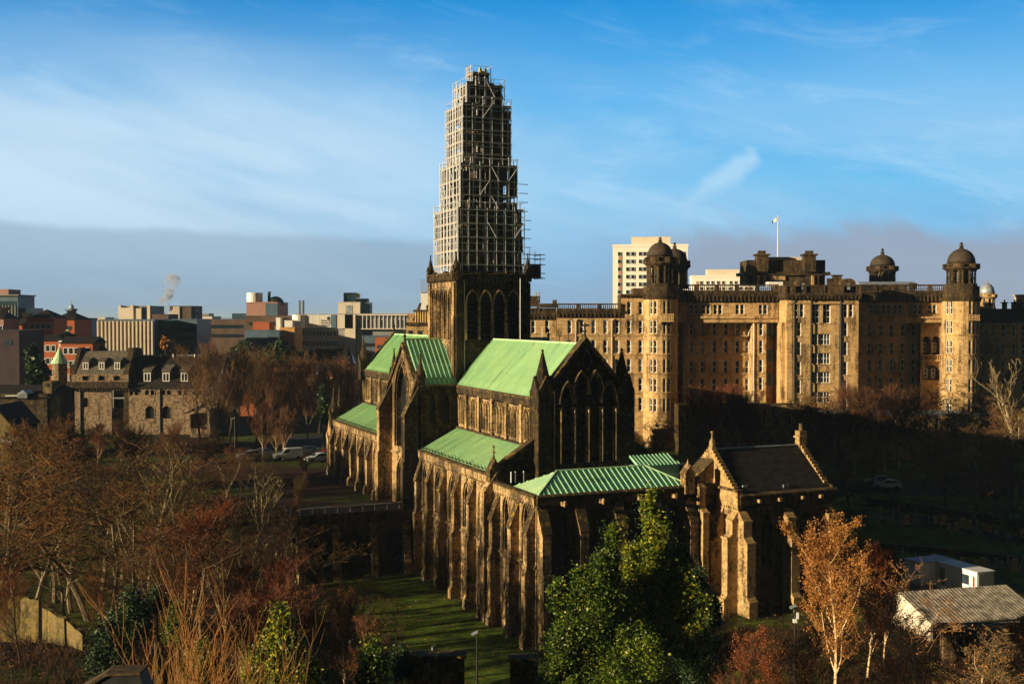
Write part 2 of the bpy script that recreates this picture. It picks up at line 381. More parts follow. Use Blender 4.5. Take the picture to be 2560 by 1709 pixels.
leafm('leaf_rust_red', [(.14, .035, .012), (.28, .07, .02), (.36, .12, .03)], .7, .2)
def glassm(name, col, rough=.08, spec=.8):
    m, gr = newmat(name); tc = gr.n('ShaderNodeTexCoord').outputs['Object']
    n = gr.noise(tc, .35, 2., .5); bsdf(gr, gr.mix(gr.smooth(n, .35, .65), tuple(x * .4 for x in col), col), rough, 0, spec); return m
glassm('leaded_glass', (.016, .017, .018), .45, .2); glassm('window_glass', (.03, .045, .06), .1, .6); glassm('far_glass', (.05, .09, .12), .15, .6)
glassm('blind_glass', (.35, .40, .45), .3, .4); glassm('glass_teal', (.02, .05, .065), .15, .4)
m, gr = newmat('grass'); tc = gr.n('ShaderNodeTexCoord').outputs['Object']
a = gr.noise(tc, .045, 5., .6); b = gr.noise(tc, .35, 6., .75); c = gr.noise(tc, 14., 3., .7)
gc = gr.mix(gr.smooth(b, .3, .7), (.012, .022, .004), (.11, .17, .015)); lc = gr.mix(gr.smooth(c, .35, .7), (.018, .011, .007), (.075, .034, .015))
xyz = gr.n('ShaderNodeSeparateXYZ', {0: tc})
leafy = gr.math('MULTIPLY', gr.math('SUBTRACT', 1., gr.smooth(xyz.outputs[0], -24., -8.)), gr.smooth(gr.math('ADD', a, gr.math('MULTIPLY', b, .4)), .52, .80))
gcol = gr.mix(leafy, gc, lc)
rt_ = gr.math('MULTIPLY', gr.smooth(xyz.outputs[0], 12., 24.), gr.smooth(gr.noise(tc, .22, 5., .7), .40, .62)); gcol = gr.mix(gr.math('MULTIPLY', rt_, gr.math('SUBTRACT', 1., gr.smooth(xyz.outputs[1], 125., 140.))), gcol, (.030, .017, .009))
far = gr.smooth(xyz.outputs[1], 230., 420.)
gcol = gr.mix(far, gcol, (.05, .045, .038))
bsdf(gr, gcol, .95, 0, .1, c, .8, .12)
M_ = MAT
# ------------------------------------------------------------------ the ground
O_C = at(1139, 790, 150.0); O_C.z = 0.0
RZ = R(23); U_ = Vector((-math.sin(RZ), math.cos(RZ), 0)); V_ = Vector((math.cos(RZ), math.sin(RZ), 0))
def sst(x, a, b):
    t = min(1, max(0, (x - a) / (b - a))); return t * t * (3 - 2 * t)
def lerp(a, b, t): return a + (b - a) * t
def ground(x, y):
    q = Vector((x, y, 0)) - O_C; u = q.dot(U_); v = q.dot(V_)
    left = lerp(-33.8 , -27.0, sst(u, 1, 12 + max(0, -v - 20) * .5))
    right = lerp(-34.8, -27.0, sst(u, -30, 12))
    z = lerp(left, right, sst(v, 8, 22))
    z += 0.7 * math.sin(x * .11 + 1.3) * math.sin(y * .09) * sst(abs(v), 20, 50) * (1 - sst(y, 180, 260))
    if y < 112 and x < -20: z = lerp(z, -31.2 + (106 - y) * .15, sst(-x, 20, 34) * (1 - sst(y, 106, 111)))
    k_ = sst(x, 15, 25) * (1 - sst(y, 124, 138))
    z = lerp(z, -31.5, k_)
    hill = -2.2 - 0.45 * y
    if hill > z - 3: z = max(z, lerp(z, hill, sst(hill - z, -3, 3)) if hill < z + 3 else hill)
    return z
def axis(lst):
    out = []
    for a, b, n in lst: out += [a + (b - a) * i / n for i in range(n)]
    return out + [lst[-1][1]]
xs = axis([(-16000, -1500, 8), (-1500, -160, 12), (-160, 160, 106), (160, 1500, 12), (1500, 16000, 8)])
ys = axis([(-400, 0, 6), (0, 240, 96), (240, 400, 16), (400, 2000, 12), (2000, 24000, 10)])
gm = MB(); rng = random.Random(3)
gm.v = [(x, y, ground(x, y) + (rng.uniform(-.10, .10) if abs(x) < 160 and 0 < y < 240 else 0)) for y in ys for x in xs]
nx = len(xs); gm.f = [(j * nx + i, j * nx + i + 1, (j + 1) * nx + i + 1, (j + 1) * nx + i) for j in range(len(ys) - 1) for i in range(nx - 1)]
gm.m = [0] * len(gm.f)
tag(link('ground', shade(gm.mesh('ground', M_['grass']))), kind='structure')
def strip(name, pts, w, mat, dz=.05):
    """paved sheet following the ground along a centre line"""
    mb = MB(); rows = []
    P = []
    for (x0, y0), (x1, y1) in zip(pts, pts[1:]):
        n = max(1, int(math.hypot(x1 - x0, y1 - y0) / 2.5)); P += [(x0 + (x1 - x0) * i / n, y0 + (y1 - y0) * i / n) for i in range(n)]
    P.append(pts[-1])
    for i, (x, y) in enumerate(P):
        a = P[max(0, i - 1)]; b = P[min(len(P) - 1, i + 1)]; d = math.hypot(b[0] - a[0], b[1] - a[1]); nx_, ny_ = -(b[1] - a[1]) / d, (b[0] - a[0]) / d
        for k in range(7):
            t = (k / 6 - .5) * w; px, py = x + nx_ * t, y + ny_ * t; rows.append((px, py, ground(px, py) + dz + .12))
    mb.v = rows; mb.f = [(i * 7 + k, i * 7 + k + 1, (i + 1) * 7 + k + 1, (i + 1) * 7 + k) for i in range(len(P) - 1) for k in range(6)]; mb.m = [0] * len(mb.f)
    return tag(link(name, mb.mesh(name, mat)), kind='structure')
strip('road', [(-46, 250), (-40, 214), (-28, 204), (-24, 202)], 9, M_['asphalt'])
strip('car_park', [(-72, 330), (-20, 326)], 46, M_['asphalt'])
strip('path', [(62, 168), (110, 158)], 3.0, M_['asphalt'])
strip('service_road', [(14, 190), (34, 178), (80, 186), (150, 180)], 8, M_['asphalt'])

# ------------------------------------------------------------------ the cathedral (local x = north, y = west)
TW = 10.8; EV = -9.35; RG = -3.2; APX = TW / 2
cath = thing('cathedral', 'soot-blackened gothic cathedral with bright green copper roofs and a square central tower', 'cathedral', O_C, RZ)
ST, SO, CO, CU = M_['cathedral_stone'], M_['sooty_stone'], M_['coping_stone'], M_['copper_roof']
LG = M_['leaded_glass']
def S(x, y0): return Fr((x, y0, 0), (0, 1, 0), (-1, 0, 0))          # south-facing wall frame, s = +y
def E_(y, x0=0): return Fr((x0, y, 0), (1, 0, 0), (0, -1, 0))       # east-facing, s = +x
def N(x, y0): return Fr((x, y0, 0), (0, 1, 0), (1, 0, 0))

def window(fr, c, w, b, sp, rise, depth=.35, mull=0, trac=False, mat=None, glass=None):
    """window part: glass, with stone tracery as a sub-part"""
    mb = pane(fr, c, w, b, sp, rise, depth - .02)
    o = part(cath_cur[0], 'window', mb, glass or LG)
    if o and (mull or trac):
        t = MB()
        for i in range(mull):
            x = c - w + 2 * w * (i + 1) / (mull + 1)
            top = sp if rise == 0 else sp + rise * (1 - abs(x - c) / w) ** .7 * .55
            fbox(t, fr, x - .07, x + .07, b, top, -depth, -depth + .18)
        if trac:
            lw = w / (mull + 1) if mull else w
            for i in range(mull + 1):
                cc = c - w + 2 * w * (i + .5) / (mull + 1)
                t.path([fr.p(x, h, -depth) for x, h in arch(cc, lw * .92, sp - lw * .6, lw * 1.5, 4)], .09, fr.n * .16, None)
            rr = w * .36; cz = sp + rise * .38
            t.path([fr.p(c + rr * math.cos(a * math.pi / 8), cz + rr * math.sin(a * math.pi / 8), -depth) for a in range(17)], .10, fr.n * .16, None)
            for a in range(3): t.tube(fr.p(c, cz, -depth + .08), fr.p(c + rr * math.cos(a * 2.09 + .5), cz + rr * math.sin(a * 2.09 + .5), -depth + .08), .05)
        link('tracery', t.mesh('tracery', mat or ST), o)
    return o
cath_cur = [cath]

def buttress(fr, s, w, zt, drop, d1, zs, d2, zb, mat=ST, cap=True, foot=True):
    mb = MB()
    prof = [(0, zt), (d1, zt - drop), (d1, zs), (d2, zs - .45), (d2, zb + (2.2 if foot else 0))]
    if foot: prof += [(d2 + .22, zb + 1.7), (d2 + .22, zb)]
    else: prof += [(d2, zb)]
    prof += [(0, zb)]
    fprof(mb, fr, s - w / 2, s + w / 2, prof)
    # projecting string round the set-off
    fprof(mb, fr, s - w / 2 - .06, s + w / 2 + .06, [(0, zs + .12), (d1 + .10, zs + .12), (d1 + .10, zs - .06), (0, zs - .06)])
    o = part(cath_cur[0], 'buttress', mb, mat)
    if o and cap:
        c = MB(); fprof(c, fr, s - w / 2 - .08, s + w / 2 + .08, [(0, zt + .16), (d1 + .12, zt - drop + .16), (d1 + .12, zt - drop - .06), (0, zt - .04)])
        link('coping', c.mesh('coping', CO), o)
    return o
def pinnacle(x, y, z, w, hs, hp, mat=SO, rot=0.0, name='pinnacle', finial=True, lab=None):
    mb = MB(); mb.cbox(x, y, z, w, w, hs)
    mb.box(x - w * .58, x + w * .58, y - w * .58, y + w * .58, z + hs, z + hs + .12 * w)
    zt = z + hs + .12 * w
    mb.lathe(x, y, [(w * .56, zt), (w * .16, zt + hp * .78), (w * .07, zt + hp)], 8, math.pi / 8)
    for a in range(4):                                       # little gables round the foot of the spirelet
        ca, sa = math.cos(a * math.pi / 2), math.sin(a * math.pi / 2)
        px, py = x + ca * w * .5, y + sa * w * .5; tx, ty = -sa, ca
        mb.prism([(px - tx * w * .42, py - ty * w * .42, zt), (px + tx * w * .42, py + ty * w * .42, zt), (px, py, zt + w * .75)], (ca * .1 * w, sa * .1 * w, 0))
    if finial:
        for k, r in ((.0, .16), (.10, .22)):
            zz = zt + hp * (1 + k); mb.lathe(x, y, [(.03, zz - .1), (w * r, zz), (w * .05, zz + .12)], 6)
    o = part(cath_cur[0], name, mb, mat, label=lab); return o

def lancet_bays(fr, s0, s1, nb, z0, z1, per, b, sp, rise, ww, depth=.3, pil=.42, mat=ST, skip=()):
    """clerestory: pilasters, arcaded lancets in recessed bays"""
    ops = []; L = (s1 - s0) / nb; wl = MB()
    for i in range(nb):
        a0 = s0 + i * L + pil; a1 = s0 + (i + 1) * L - pil; pitch = (a1 - a0) / per
        for j in range(per): ops.append((a0 + pitch * (j + .5), ww, b, sp, rise))
    wall(wl, fr, s0, s1, z0, z1, ops, depth)
    for c, w, b_, sp_, ri in ops:
        wl.path([fr.p(x, h) for x, h in arch(c, w + .14, sp_, ri + .2, 4)], .13, fr.n * .16, None)
        fbox(wl, fr, c - w - .20, c - w - .08, b_, sp_, 0, .14); fbox(wl, fr, c + w + .08, c + w + .20, b_, sp_, 0, .14)
    part(cath_cur[0], 'wall', wl, mat)
    for i in range(nb + 1):
        s = s0 + i * L; a, c = max(s0, s - .34), min(s1, s + .34)
        fbox(p := MB(), fr, a, c, z0, z1, 0, .34); fprof(p, fr, a - .04, c + .04, [(0, z0), (.62, z0), (.34, z0 + .9), (0, z0 + .9)]); part(cath_cur[0], 'pilaster', p, mat)
    for o in ops: window(fr, *o, depth=depth)
def cornice(fr, s0, s1, zt, zb, mat=SO, out=.30, corb=.55, name='parapet'):
    mb = MB(); fbox(mb, fr, s0, s1, zb + .35, zt - .06, -.35, out)
    n = max(1, int((s1 - s0) / corb))
    fbox(mb, fr, s0, s1, zb + .22, zb + .36, 0, out * .8)
    for i in range(n): s = s0 + (i + .5) * (s1 - s0) / n; fbox(mb, fr, s - .12, s + .12, zb, zb + .24, 0, out * .75)
    o = part(cath_cur[0], name, mb, mat)
    mb = MB(); fprof(mb, fr, s0, s1, [(-.4, zt - .06), (-.4, zt + .18), (out * .6, zt + .18), (out + .12, zt + .06), (out + .12, zt - .06)])
    if o: link('coping', mb.mesh('coping', CO), o)

# --- choir: main vessel -------------------------------------------------
def vessel(y0, y1, nb, per=4):
    for fr in (S(0, 0), N(TW, 0)):
        lancet_bays(fr, y0, y1, nb, -16.0, EV - .9, per, -14.35, -11.9, .95, .27)
        cornice(fr, y0, y1, EV - .05, EV - 1.15)
        mb = MB(); fbox(mb, fr, y0, y1, -15.0, -14.75, 0, .4); part(cath, 'string_course', mb, SO)
    for k in (0, 1):
        x = -.1 if k == 0 else TW + .1
        mb = MB(); roof(mb, (x, y0, EV + .05), (x, y1, EV + .05), (APX, y1, RG), (APX, y0, RG), .52, .05, .13); part(cath, 'roof', mb, CU)
    mb = MB(); mb.tube((APX, y0, RG + .05), (APX, y1, RG + .05), .13, n=6)
    for i in range(int((y1 - y0) / 1.3)): mb.tube((.25, y0 + .8 + i * 1.3, EV + .35), (.12, y0 + .8 + i * 1.3 + .12, EV + .8), .05)
    part(cath, 'ridge_roll', mb, M_['copper_roof'])
vessel(-27.2, -.1, 6); vessel(TW + .1, 46.0, 7)

# --- aisles ---------------------------------------------------------------
AV = -5.6; AZ = -17.75
def aisle(side, y0, y1, nb, zg, crypt=True, zs=-25.5, bot=-24.9):
    fr = S(AV, 0) if side < 0 else N(TW - AV, 0); L = (y1 - y0) / nb
    up = [(y0 + (i + .5) * L, .78, bot, -21.4, 1.7) for i in range(nb)]
    wl = MB(); wall(wl, fr, y0, y1, zs + .2, AZ - .6, up, .55)
    for c, w, b, sp, ri in up:
        for dw, th in ((.22, .20), (.48, .10)): wl.path([fr.p(x, h) for x, h in arch(c, w + dw, sp, ri + dw * 1.5, 5)], .18, fr.n * th, None)
        for dx in (-1, 1):
            for k in (.2, .44): fbox(wl, fr, c + dx * (w + k) - .07, c + dx * (w + k) + .07, b, sp, 0, .16)
    part(cath, 'wall', wl, ST)
    lo = [(y0 + (i + .5) * L, .55, zs - 6.2, zs - 3.4, 1.0) for i in range(nb)] if crypt else []
    wl = MB(); wall(wl, fr, y0, y1, zg - 2, zs + .2, lo, .5)
    for c, w, b, sp, ri in lo: wl.path([fr.p(x, h) for x, h in arch(c, w + .2, sp, ri + .3, 5)], .16, fr.n * .16, None)
    part(cath, 'wall', wl, ST)
    mb = MB(); fprof(mb, fr, y0, y1, [(0, zs + .35), (.22, zs + .1), (.22, zs - .1), (0, zs - .1)]); part(cath, 'string_course', mb, ST)
    for o in up: window(fr, *o, depth=.55, mull=1, trac=True)
    for o in lo: window(fr, *o, depth=.5, mull=0)
    cornice(fr, y0, y1, AZ, AZ - 1.1, ST, .28, .5)
    for i in range(nb + 1):
        s = y0 + i * L
        s = min(max(s, y0 + .55), y1 - .55)
        buttress(fr, s, .9, AZ - 1.0, 2.9, .88, zs, 1.12, zg)
    x0, x1 = (AV + .25, 0.0) if side < 0 else (TW - AV - .25, TW)
    mb = MB(); roof(mb, (x0, y0, AZ + .12), (x0, y1, AZ + .12), (x1, y1, -14.85), (x1, y0, -14.85), .52, .05, .12)
    part(cath, 'roof', mb, CU)
    for i in range(int((y1 - y0) / 1.25)): mb = MB(); yy = y0 + .7 + i * 1.25; sg = -1 if side < 0 else 1; mb.prism([(x0 - sg * .5, yy, AZ + .3), (x0 + sg * .02, yy, AZ + .3), (x0 + sg * .12, yy, AZ + .8), (x0 - sg * .05, yy, AZ + .48)], (0, .1, 0)); part(cath, 'snow_guard', mb, M_['dark_metal'])
aisle(-1, -26.6, -1.6, 5, -34.4); aisle(1, -26.6, -1.6, 5, -35)
aisle(-1, 12.4, 45.4, 7, -27.8, False, -26.6, -25.2); aisle(1, 12.4, 45.4, 7, -28, False, -26.6, -25.2)
# plain closing walls at the vessel ends
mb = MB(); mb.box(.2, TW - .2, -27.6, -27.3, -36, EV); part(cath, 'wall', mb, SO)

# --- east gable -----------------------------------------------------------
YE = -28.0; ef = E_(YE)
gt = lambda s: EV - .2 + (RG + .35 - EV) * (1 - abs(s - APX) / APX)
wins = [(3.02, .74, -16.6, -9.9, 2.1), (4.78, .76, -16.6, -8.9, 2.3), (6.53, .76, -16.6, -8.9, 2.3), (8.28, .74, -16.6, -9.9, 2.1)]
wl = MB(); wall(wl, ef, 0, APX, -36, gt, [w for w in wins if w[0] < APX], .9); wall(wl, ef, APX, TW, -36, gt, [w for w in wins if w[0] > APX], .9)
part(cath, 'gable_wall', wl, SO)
ar = MB()
for c, w, b, sp, ri in wins:
    for dw, th in ((.10, .45), (.28, .68)): ar.path([ef.p(x, h) for x, h in arch(c, w + dw, sp, ri + dw * 1.6, 8)], .13, ef.n * th, None)
for x in (2.16, 3.9, 5.655, 7.4, 9.14):
    for k in (-.13, .0, .13): ar.lathe(x + k * 1.3, YE - (.62 if k == 0 else .3), [(.12, -16.6), (.12, -10.6)], 6)
    ar.cbox(x, YE - .2, -10.6, .5, .5, .28)
part(cath, 'archivolt', ar, ST)
for o in wins: window(ef, *o, depth=.9)
# vesica in the gable
vs = MB(); pts = [(.0, 1.15), (.3, .72), (.48, .3), (.55, 0), (.48, -.3), (.3, -.72), (0, -1.15)]; pts += [(-a, b) for a, b in reversed(pts[1:-1])]; pts.append(pts[0])
vs.path([ef.p(5.6 + a * 1.05, -5.0 + b) for a, b in pts], .16, ef.n * .28, None); part(cath, 'vesica_moulding', vs, ST)
vs = MB(); vs.add([ef.p(5.6 + a, -5.0 + b, .03) for a, b in pts[:-1]], [tuple(range(len(pts) - 1))]); part(cath, 'vesica', vs, LG)
mb = MB()
for sg in (-1, 1):
    a = Vector((APX, YE, RG + .75)); b = Vector((APX + sg * (APX - 1.0), YE, RG + .75 - (APX - 1.0) * 1.13))
    mb.prism([a + Vector((0, -.35, 0)), b + Vector((0, -.35, 0)), b + Vector((0, -.35, -.55)), a + Vector((0, -.35, -.55))], (0, 1.15, 0))
    mb.prism([a + Vector((0, -.5, .12)), b + Vector((0, -.5, .12)), b + Vector((0, -.5, -.12)), a + Vector((0, -.5, -.12))], (0, 1.35, 0))
mb.lathe(APX, YE, [(.28, RG + .6), (.12, RG + 1.3), (.3, RG + 1.45), (.1, RG + 1.7), (.1, RG + 2.0), (.26, RG + 2.15), (.03, RG + 2.5)], 6)
mb.box(APX - .6, APX + .6, YE - .08, YE + .08, RG + 2.05, RG + 2.25)
part(cath, 'gable_coping', mb, CO)
# small blind arcading between lancets and gable
mb = MB()
fbox(mb, ef, 1.6, 9.2, -6.75, -6.6, 0, .2)
for s in (1.95, 9.0): fbox(mb, ef, s - .7, s + .5, -8.3, -8.1, 0, .25); fbox(mb, ef, s - .7, s + .5, -11.8, -11.6, 0, .2)
part(cath, 'string_course', mb, SO)
# corner turrets
def corner_turret(x, y, zb, zt, w):
    mb = MB(); mb.box(x - w / 2, x + w / 2, y - w / 2, y + w / 2, zb, zt)
    for sx in (-1, 1):
        for sy in (-1, 1): mb.lathe(x + sx * (w / 2 - .06), y + sy * (w / 2 - .06), [(.17, zb), (.17, zt - .2)], 8)
    for z in (-26, -20.5, -16.2, -12.6): mb.box(x - w / 2 - .1, x + w / 2 + .1, y - w / 2 - .1, y + w / 2 + .1, z, z + .18)
    for k in (.22, -.22): mb.add([], [])
    o = part(cath, 'turret', mb, SO)
    c = MB(); h = 1.5                                        # gablets on each side
    for (ax, ay) in ((-1, 0), (1, 0), (0, -1), (0, 1)):
        px, py = x + ax * (w / 2 + .05), y + ay * (w / 2 + .05); tx, ty = -ay, ax
        c.prism([(px - tx * w * .52, py - ty * w * .52, zt - .5), (px + tx * w * .52, py + ty * w * .52, zt - .5), (px, py, zt + h)], (-ax * (w / 2), -ay * (w / 2), 0))
    c.lathe(x, y, [(w * .40, zt), (w * .36, zt + 1.5), (w * .06, zt + 4.1), (.02, zt + 4.3)], 8, math.pi / 8)
    c.lathe(x, y, [(.04, zt + 4.1), (.22, zt + 4.3), (.05, zt + 4.5)], 6)
    if o: link('spirelet', c.mesh('spirelet', SO), o)
corner_turret(.35, -27.5, -35, -8.2, 2.1); corner_turret(TW - .35, -27.5, -35, -8.2, 2.1)
# slit windows in the turrets' east faces
for x in (.95, TW + .0):
    for z in (-14.4, -18.2, -11.2): mb = MB(); mb.box(x - .02, x + .22, -28.60, -28.57, z, z + 1.5); part(cath, 'slit_window', mb, LG)
# south-facing weathered half-gable closing the south aisle, with its pinnacle
mb = MB(); mb.prism([(AV - .1, -27.4, AZ - 1), (-.6, -27.4, AZ - 1), (-.6, -27.4, -14.0), (AV - .1, -27.4, AZ + .35)], (0, .8, 0)); part(cath, 'aisle_gable', mb, SO)
mb = MB(); mb.prism([(AV - .3, -27.6, AZ + .35), (-.5, -27.6, -13.95), (-.5, -27.6, -13.65), (AV - .3, -27.6, AZ + .65)], (0, 1.2, 0)); part(cath, 'aisle_coping', mb, CO)
mb = MB(); mb.prism([(TW - AV, -27.4, AZ - 1), (TW + .6, -27.4, AZ - 1), (TW + .6, -27.4, -14.0), (TW - AV, -27.4, AZ + .35)], (0, .8, 0)); part(cath, 'aisle_gable', mb, SO)
mb = MB(); mb.box(-6.95, -5.5, -28.0, -26.7, -34.2, -19.4); mb.prism([(-7.0, -28.05, -19.4), (-5.4, -28.05, -19.4), (-5.4, -28.05, -17.2)], (0, 1.4, 0)); part(cath, 'buttress', mb, ST)
mb = MB(); mb.box(-6.2, -4.9, -27.9, -26.8, -19.0, -17.2); mb.prism([(-6.3, -27.95, -17.2), (-4.8, -27.95, -17.2), (-5.55, -27.95, -15.7)], (0, 1.2, 0))
mb.lathe(-5.55, -27.4, [(.18, -15.9), (.07, -15.2), (.22, -15.05), (.06, -14.85), (.06, -14.6), (.16, -14.45), (.02, -14.2)], 6); part(cath, 'pinnacle', mb, CO)

# --- low eastern chapels ----------------------------------------------------
CZ = -18.35; YC = -39.0; XN = 15.8
cf = E_(YC, 0); cs = S(AV, 0)
ops = [(x, .95, -25.6, -21.6, 1.9) for x in (-3.0, 1.45, 5.85, 10.3, 14.2)]
wl = MB(); wall(wl, cf, AV, XN, -25.8, CZ - .5, ops, .6)
for c, w, b, sp, ri in ops:
    for dw in (.2, .45): wl.path([cf.p(x, h) for x, h in arch(c, w + dw, sp, ri + dw * 1.5, 6)], .16, cf.n * .18, None)
part(cath, 'wall', wl, SO)
for o in ops: window(cf, *o, depth=.6, mull=2, trac=True, mat=SO)
ops2 = [(c, .6, -32.6, -29.4, 1.1) for c, *_ in ops]
wl = MB(); wall(wl, cf, AV, XN, -37, -25.8, ops2, .5); fprof(wl, cf, AV, XN, [(0, -25.5), (.22, -25.7), (.22, -25.9), (0, -25.9)]); part(cath, 'wall', wl, SO)
for o in ops2: window(cf, *o, depth=.5)
ops = [(c, .72, -25.2, -21.0, 1.6) for c in (-36.6, -31.4)]
wl = MB(); wall(wl, cs, YC, -28, -25.5, CZ - .5, ops, .6)
for c, w, b, sp, ri in ops:
    for dw, th in ((.18, .22), (.42, .14), (.64, .08)): wl.path([cs.p(x, h) for x, h in arch(c, w + dw, sp, ri + dw * 1.5, 6)], .16, cs.n * th, None)
    for k in (.18, .42):
        for dx in (-1, 1): fbox(wl, cs, c + dx * (w + k) - .06, c + dx * (w + k) + .06, b, sp, 0, .16)
part(cath, 'wall', wl, ST)
for o in ops: window(cs, *o, depth=.6, mull=1, trac=True)
ops2 = [(c, .5, -32.4, -29.6, 1.2) for c, *_ in ops]
wl = MB(); wall(wl, cs, YC, -28, -37, -25.5, ops2, .5)
for c, w, b, sp, ri in ops2: wl.path([cs.p(x, h) for x, h in arch(c, w + .2, sp, ri + .3, 6)], .16, cs.n * .2, None)
fprof(wl, cs, YC, -28, [(0, -25.3), (.22, -25.5), (.22, -25.7), (0, -25.7)]); part(cath, 'wall', wl, ST)
for o in ops2: window(cs, *o, depth=.5)
cornice(cf, AV, XN, CZ + .02, CZ - 1.1, SO, .3, .5); cornice(cs, YC, -28, CZ, CZ - 1.1, ST, .28, .5)
for s in (-38.3, -34.1, -28.9): buttress(cs, s, .95, CZ - 1.2, 2.7, .95, -25.5, 1.15, -34.6)
for s in (-5.0, -.75, 3.7, 8.1, 12.3): buttress(cf, s, .95, CZ - 1.1, 2.6, 1.3, -25.8, 1.55, -35.2, mat=ST)
for s, z in ((-2.9, 0), (1.5, 0), (6, 0), (10.2, 0)):          # gargoyle water spouts
    mb = MB(); mb.prism([cf.p(s - .14, CZ - .95, .2), cf.p(s + .14, CZ - .95, .2), cf.p(s + .14, CZ - .55, .2), cf.p(s - .14, CZ - .55, .2)], (0, -.9, .05)); mb.lathe(s, YC - 1.1, [(.1, CZ - 1.0), (.24, CZ - .8), (.2, CZ - .5), (.05, CZ - .35)], 6); part(cath, 'gargoyle', mb, ST)
# hipped copper roof over them, and the short one behind it
CR = M_['copper_roof_shaded']; ye, yw = YC + .15, -32.0; yr = -35.6; xs0, xn0 = AV + .3, 12.6; zr = -16.35; ze = CZ + .12
mb = MB(); roof(mb, (xs0, ye, ze), (xn0, ye, ze), (8.9, yr, zr), (-1.7, yr, zr), .64, .12, .12); part(cath, 'roof', mb, CR)
mb = MB(); roof(mb, (xs0, yw, ze), (xs0, ye, ze), (-1.7, yr, zr), (-1.7, yr, zr), .5, .06, .06); part(cath, 'roof', mb, CU)
mb = MB(); roof(mb, (xn0, yw, ze), (xs0, yw, ze), (-1.7, yr, zr), (8.9, yr, zr), .64, .1, .1); part(cath, 'roof', mb, CR)
mb = MB(); roof(mb, (xn0, ye, ze), (xn0, yw, ze), (8.9, yr, zr), (8.9, yr, zr), .64, .1, .1); part(cath, 'roof', mb, CR)
mb = MB()
for a, b in (((-1.7, yr), (8.9, yr)), ((xs0, ye), (-1.7, yr)), ((xn0, ye), (8.9, yr))):
    mb.tube((*a, (zr if a[1] == yr else ze) + .08), (*b, zr + .08), .11, n=6)
part(cath, 'ridge_roll', mb, CU)
mb = MB(); mb.box(AV + .2, XN - .2, YC + .2, -28.1, CZ - .6, CZ - .4); part(cath, 'gutter_floor', mb, M_['lead_sheet'])
mb = MB(); mb.box(AV + .2, .4, -31.9, -28.5, CZ - .6, -18.6); part(cath, 'lean_to_wall', mb, SO)
mb = MB(); roof(mb, (10.8, -30.8, -17.1), (16.4, -30.8, -17.1), (16.0, -28.6, -16.1), (10.8, -28.6, -16.1), .5, .1, .1); mb.box(10.9, 16.3, -30.7, -28.4, -19.5, -17.15); part(cath, 'roof', mb, CR)
for x in (-4.4, -3.9, -2.9): mb = MB(); mb.tube((x, -29.6, -18.2), (x, -29.6, -17.0), .06); part(cath, 'vent_pipe', mb, M_['white_paint'])

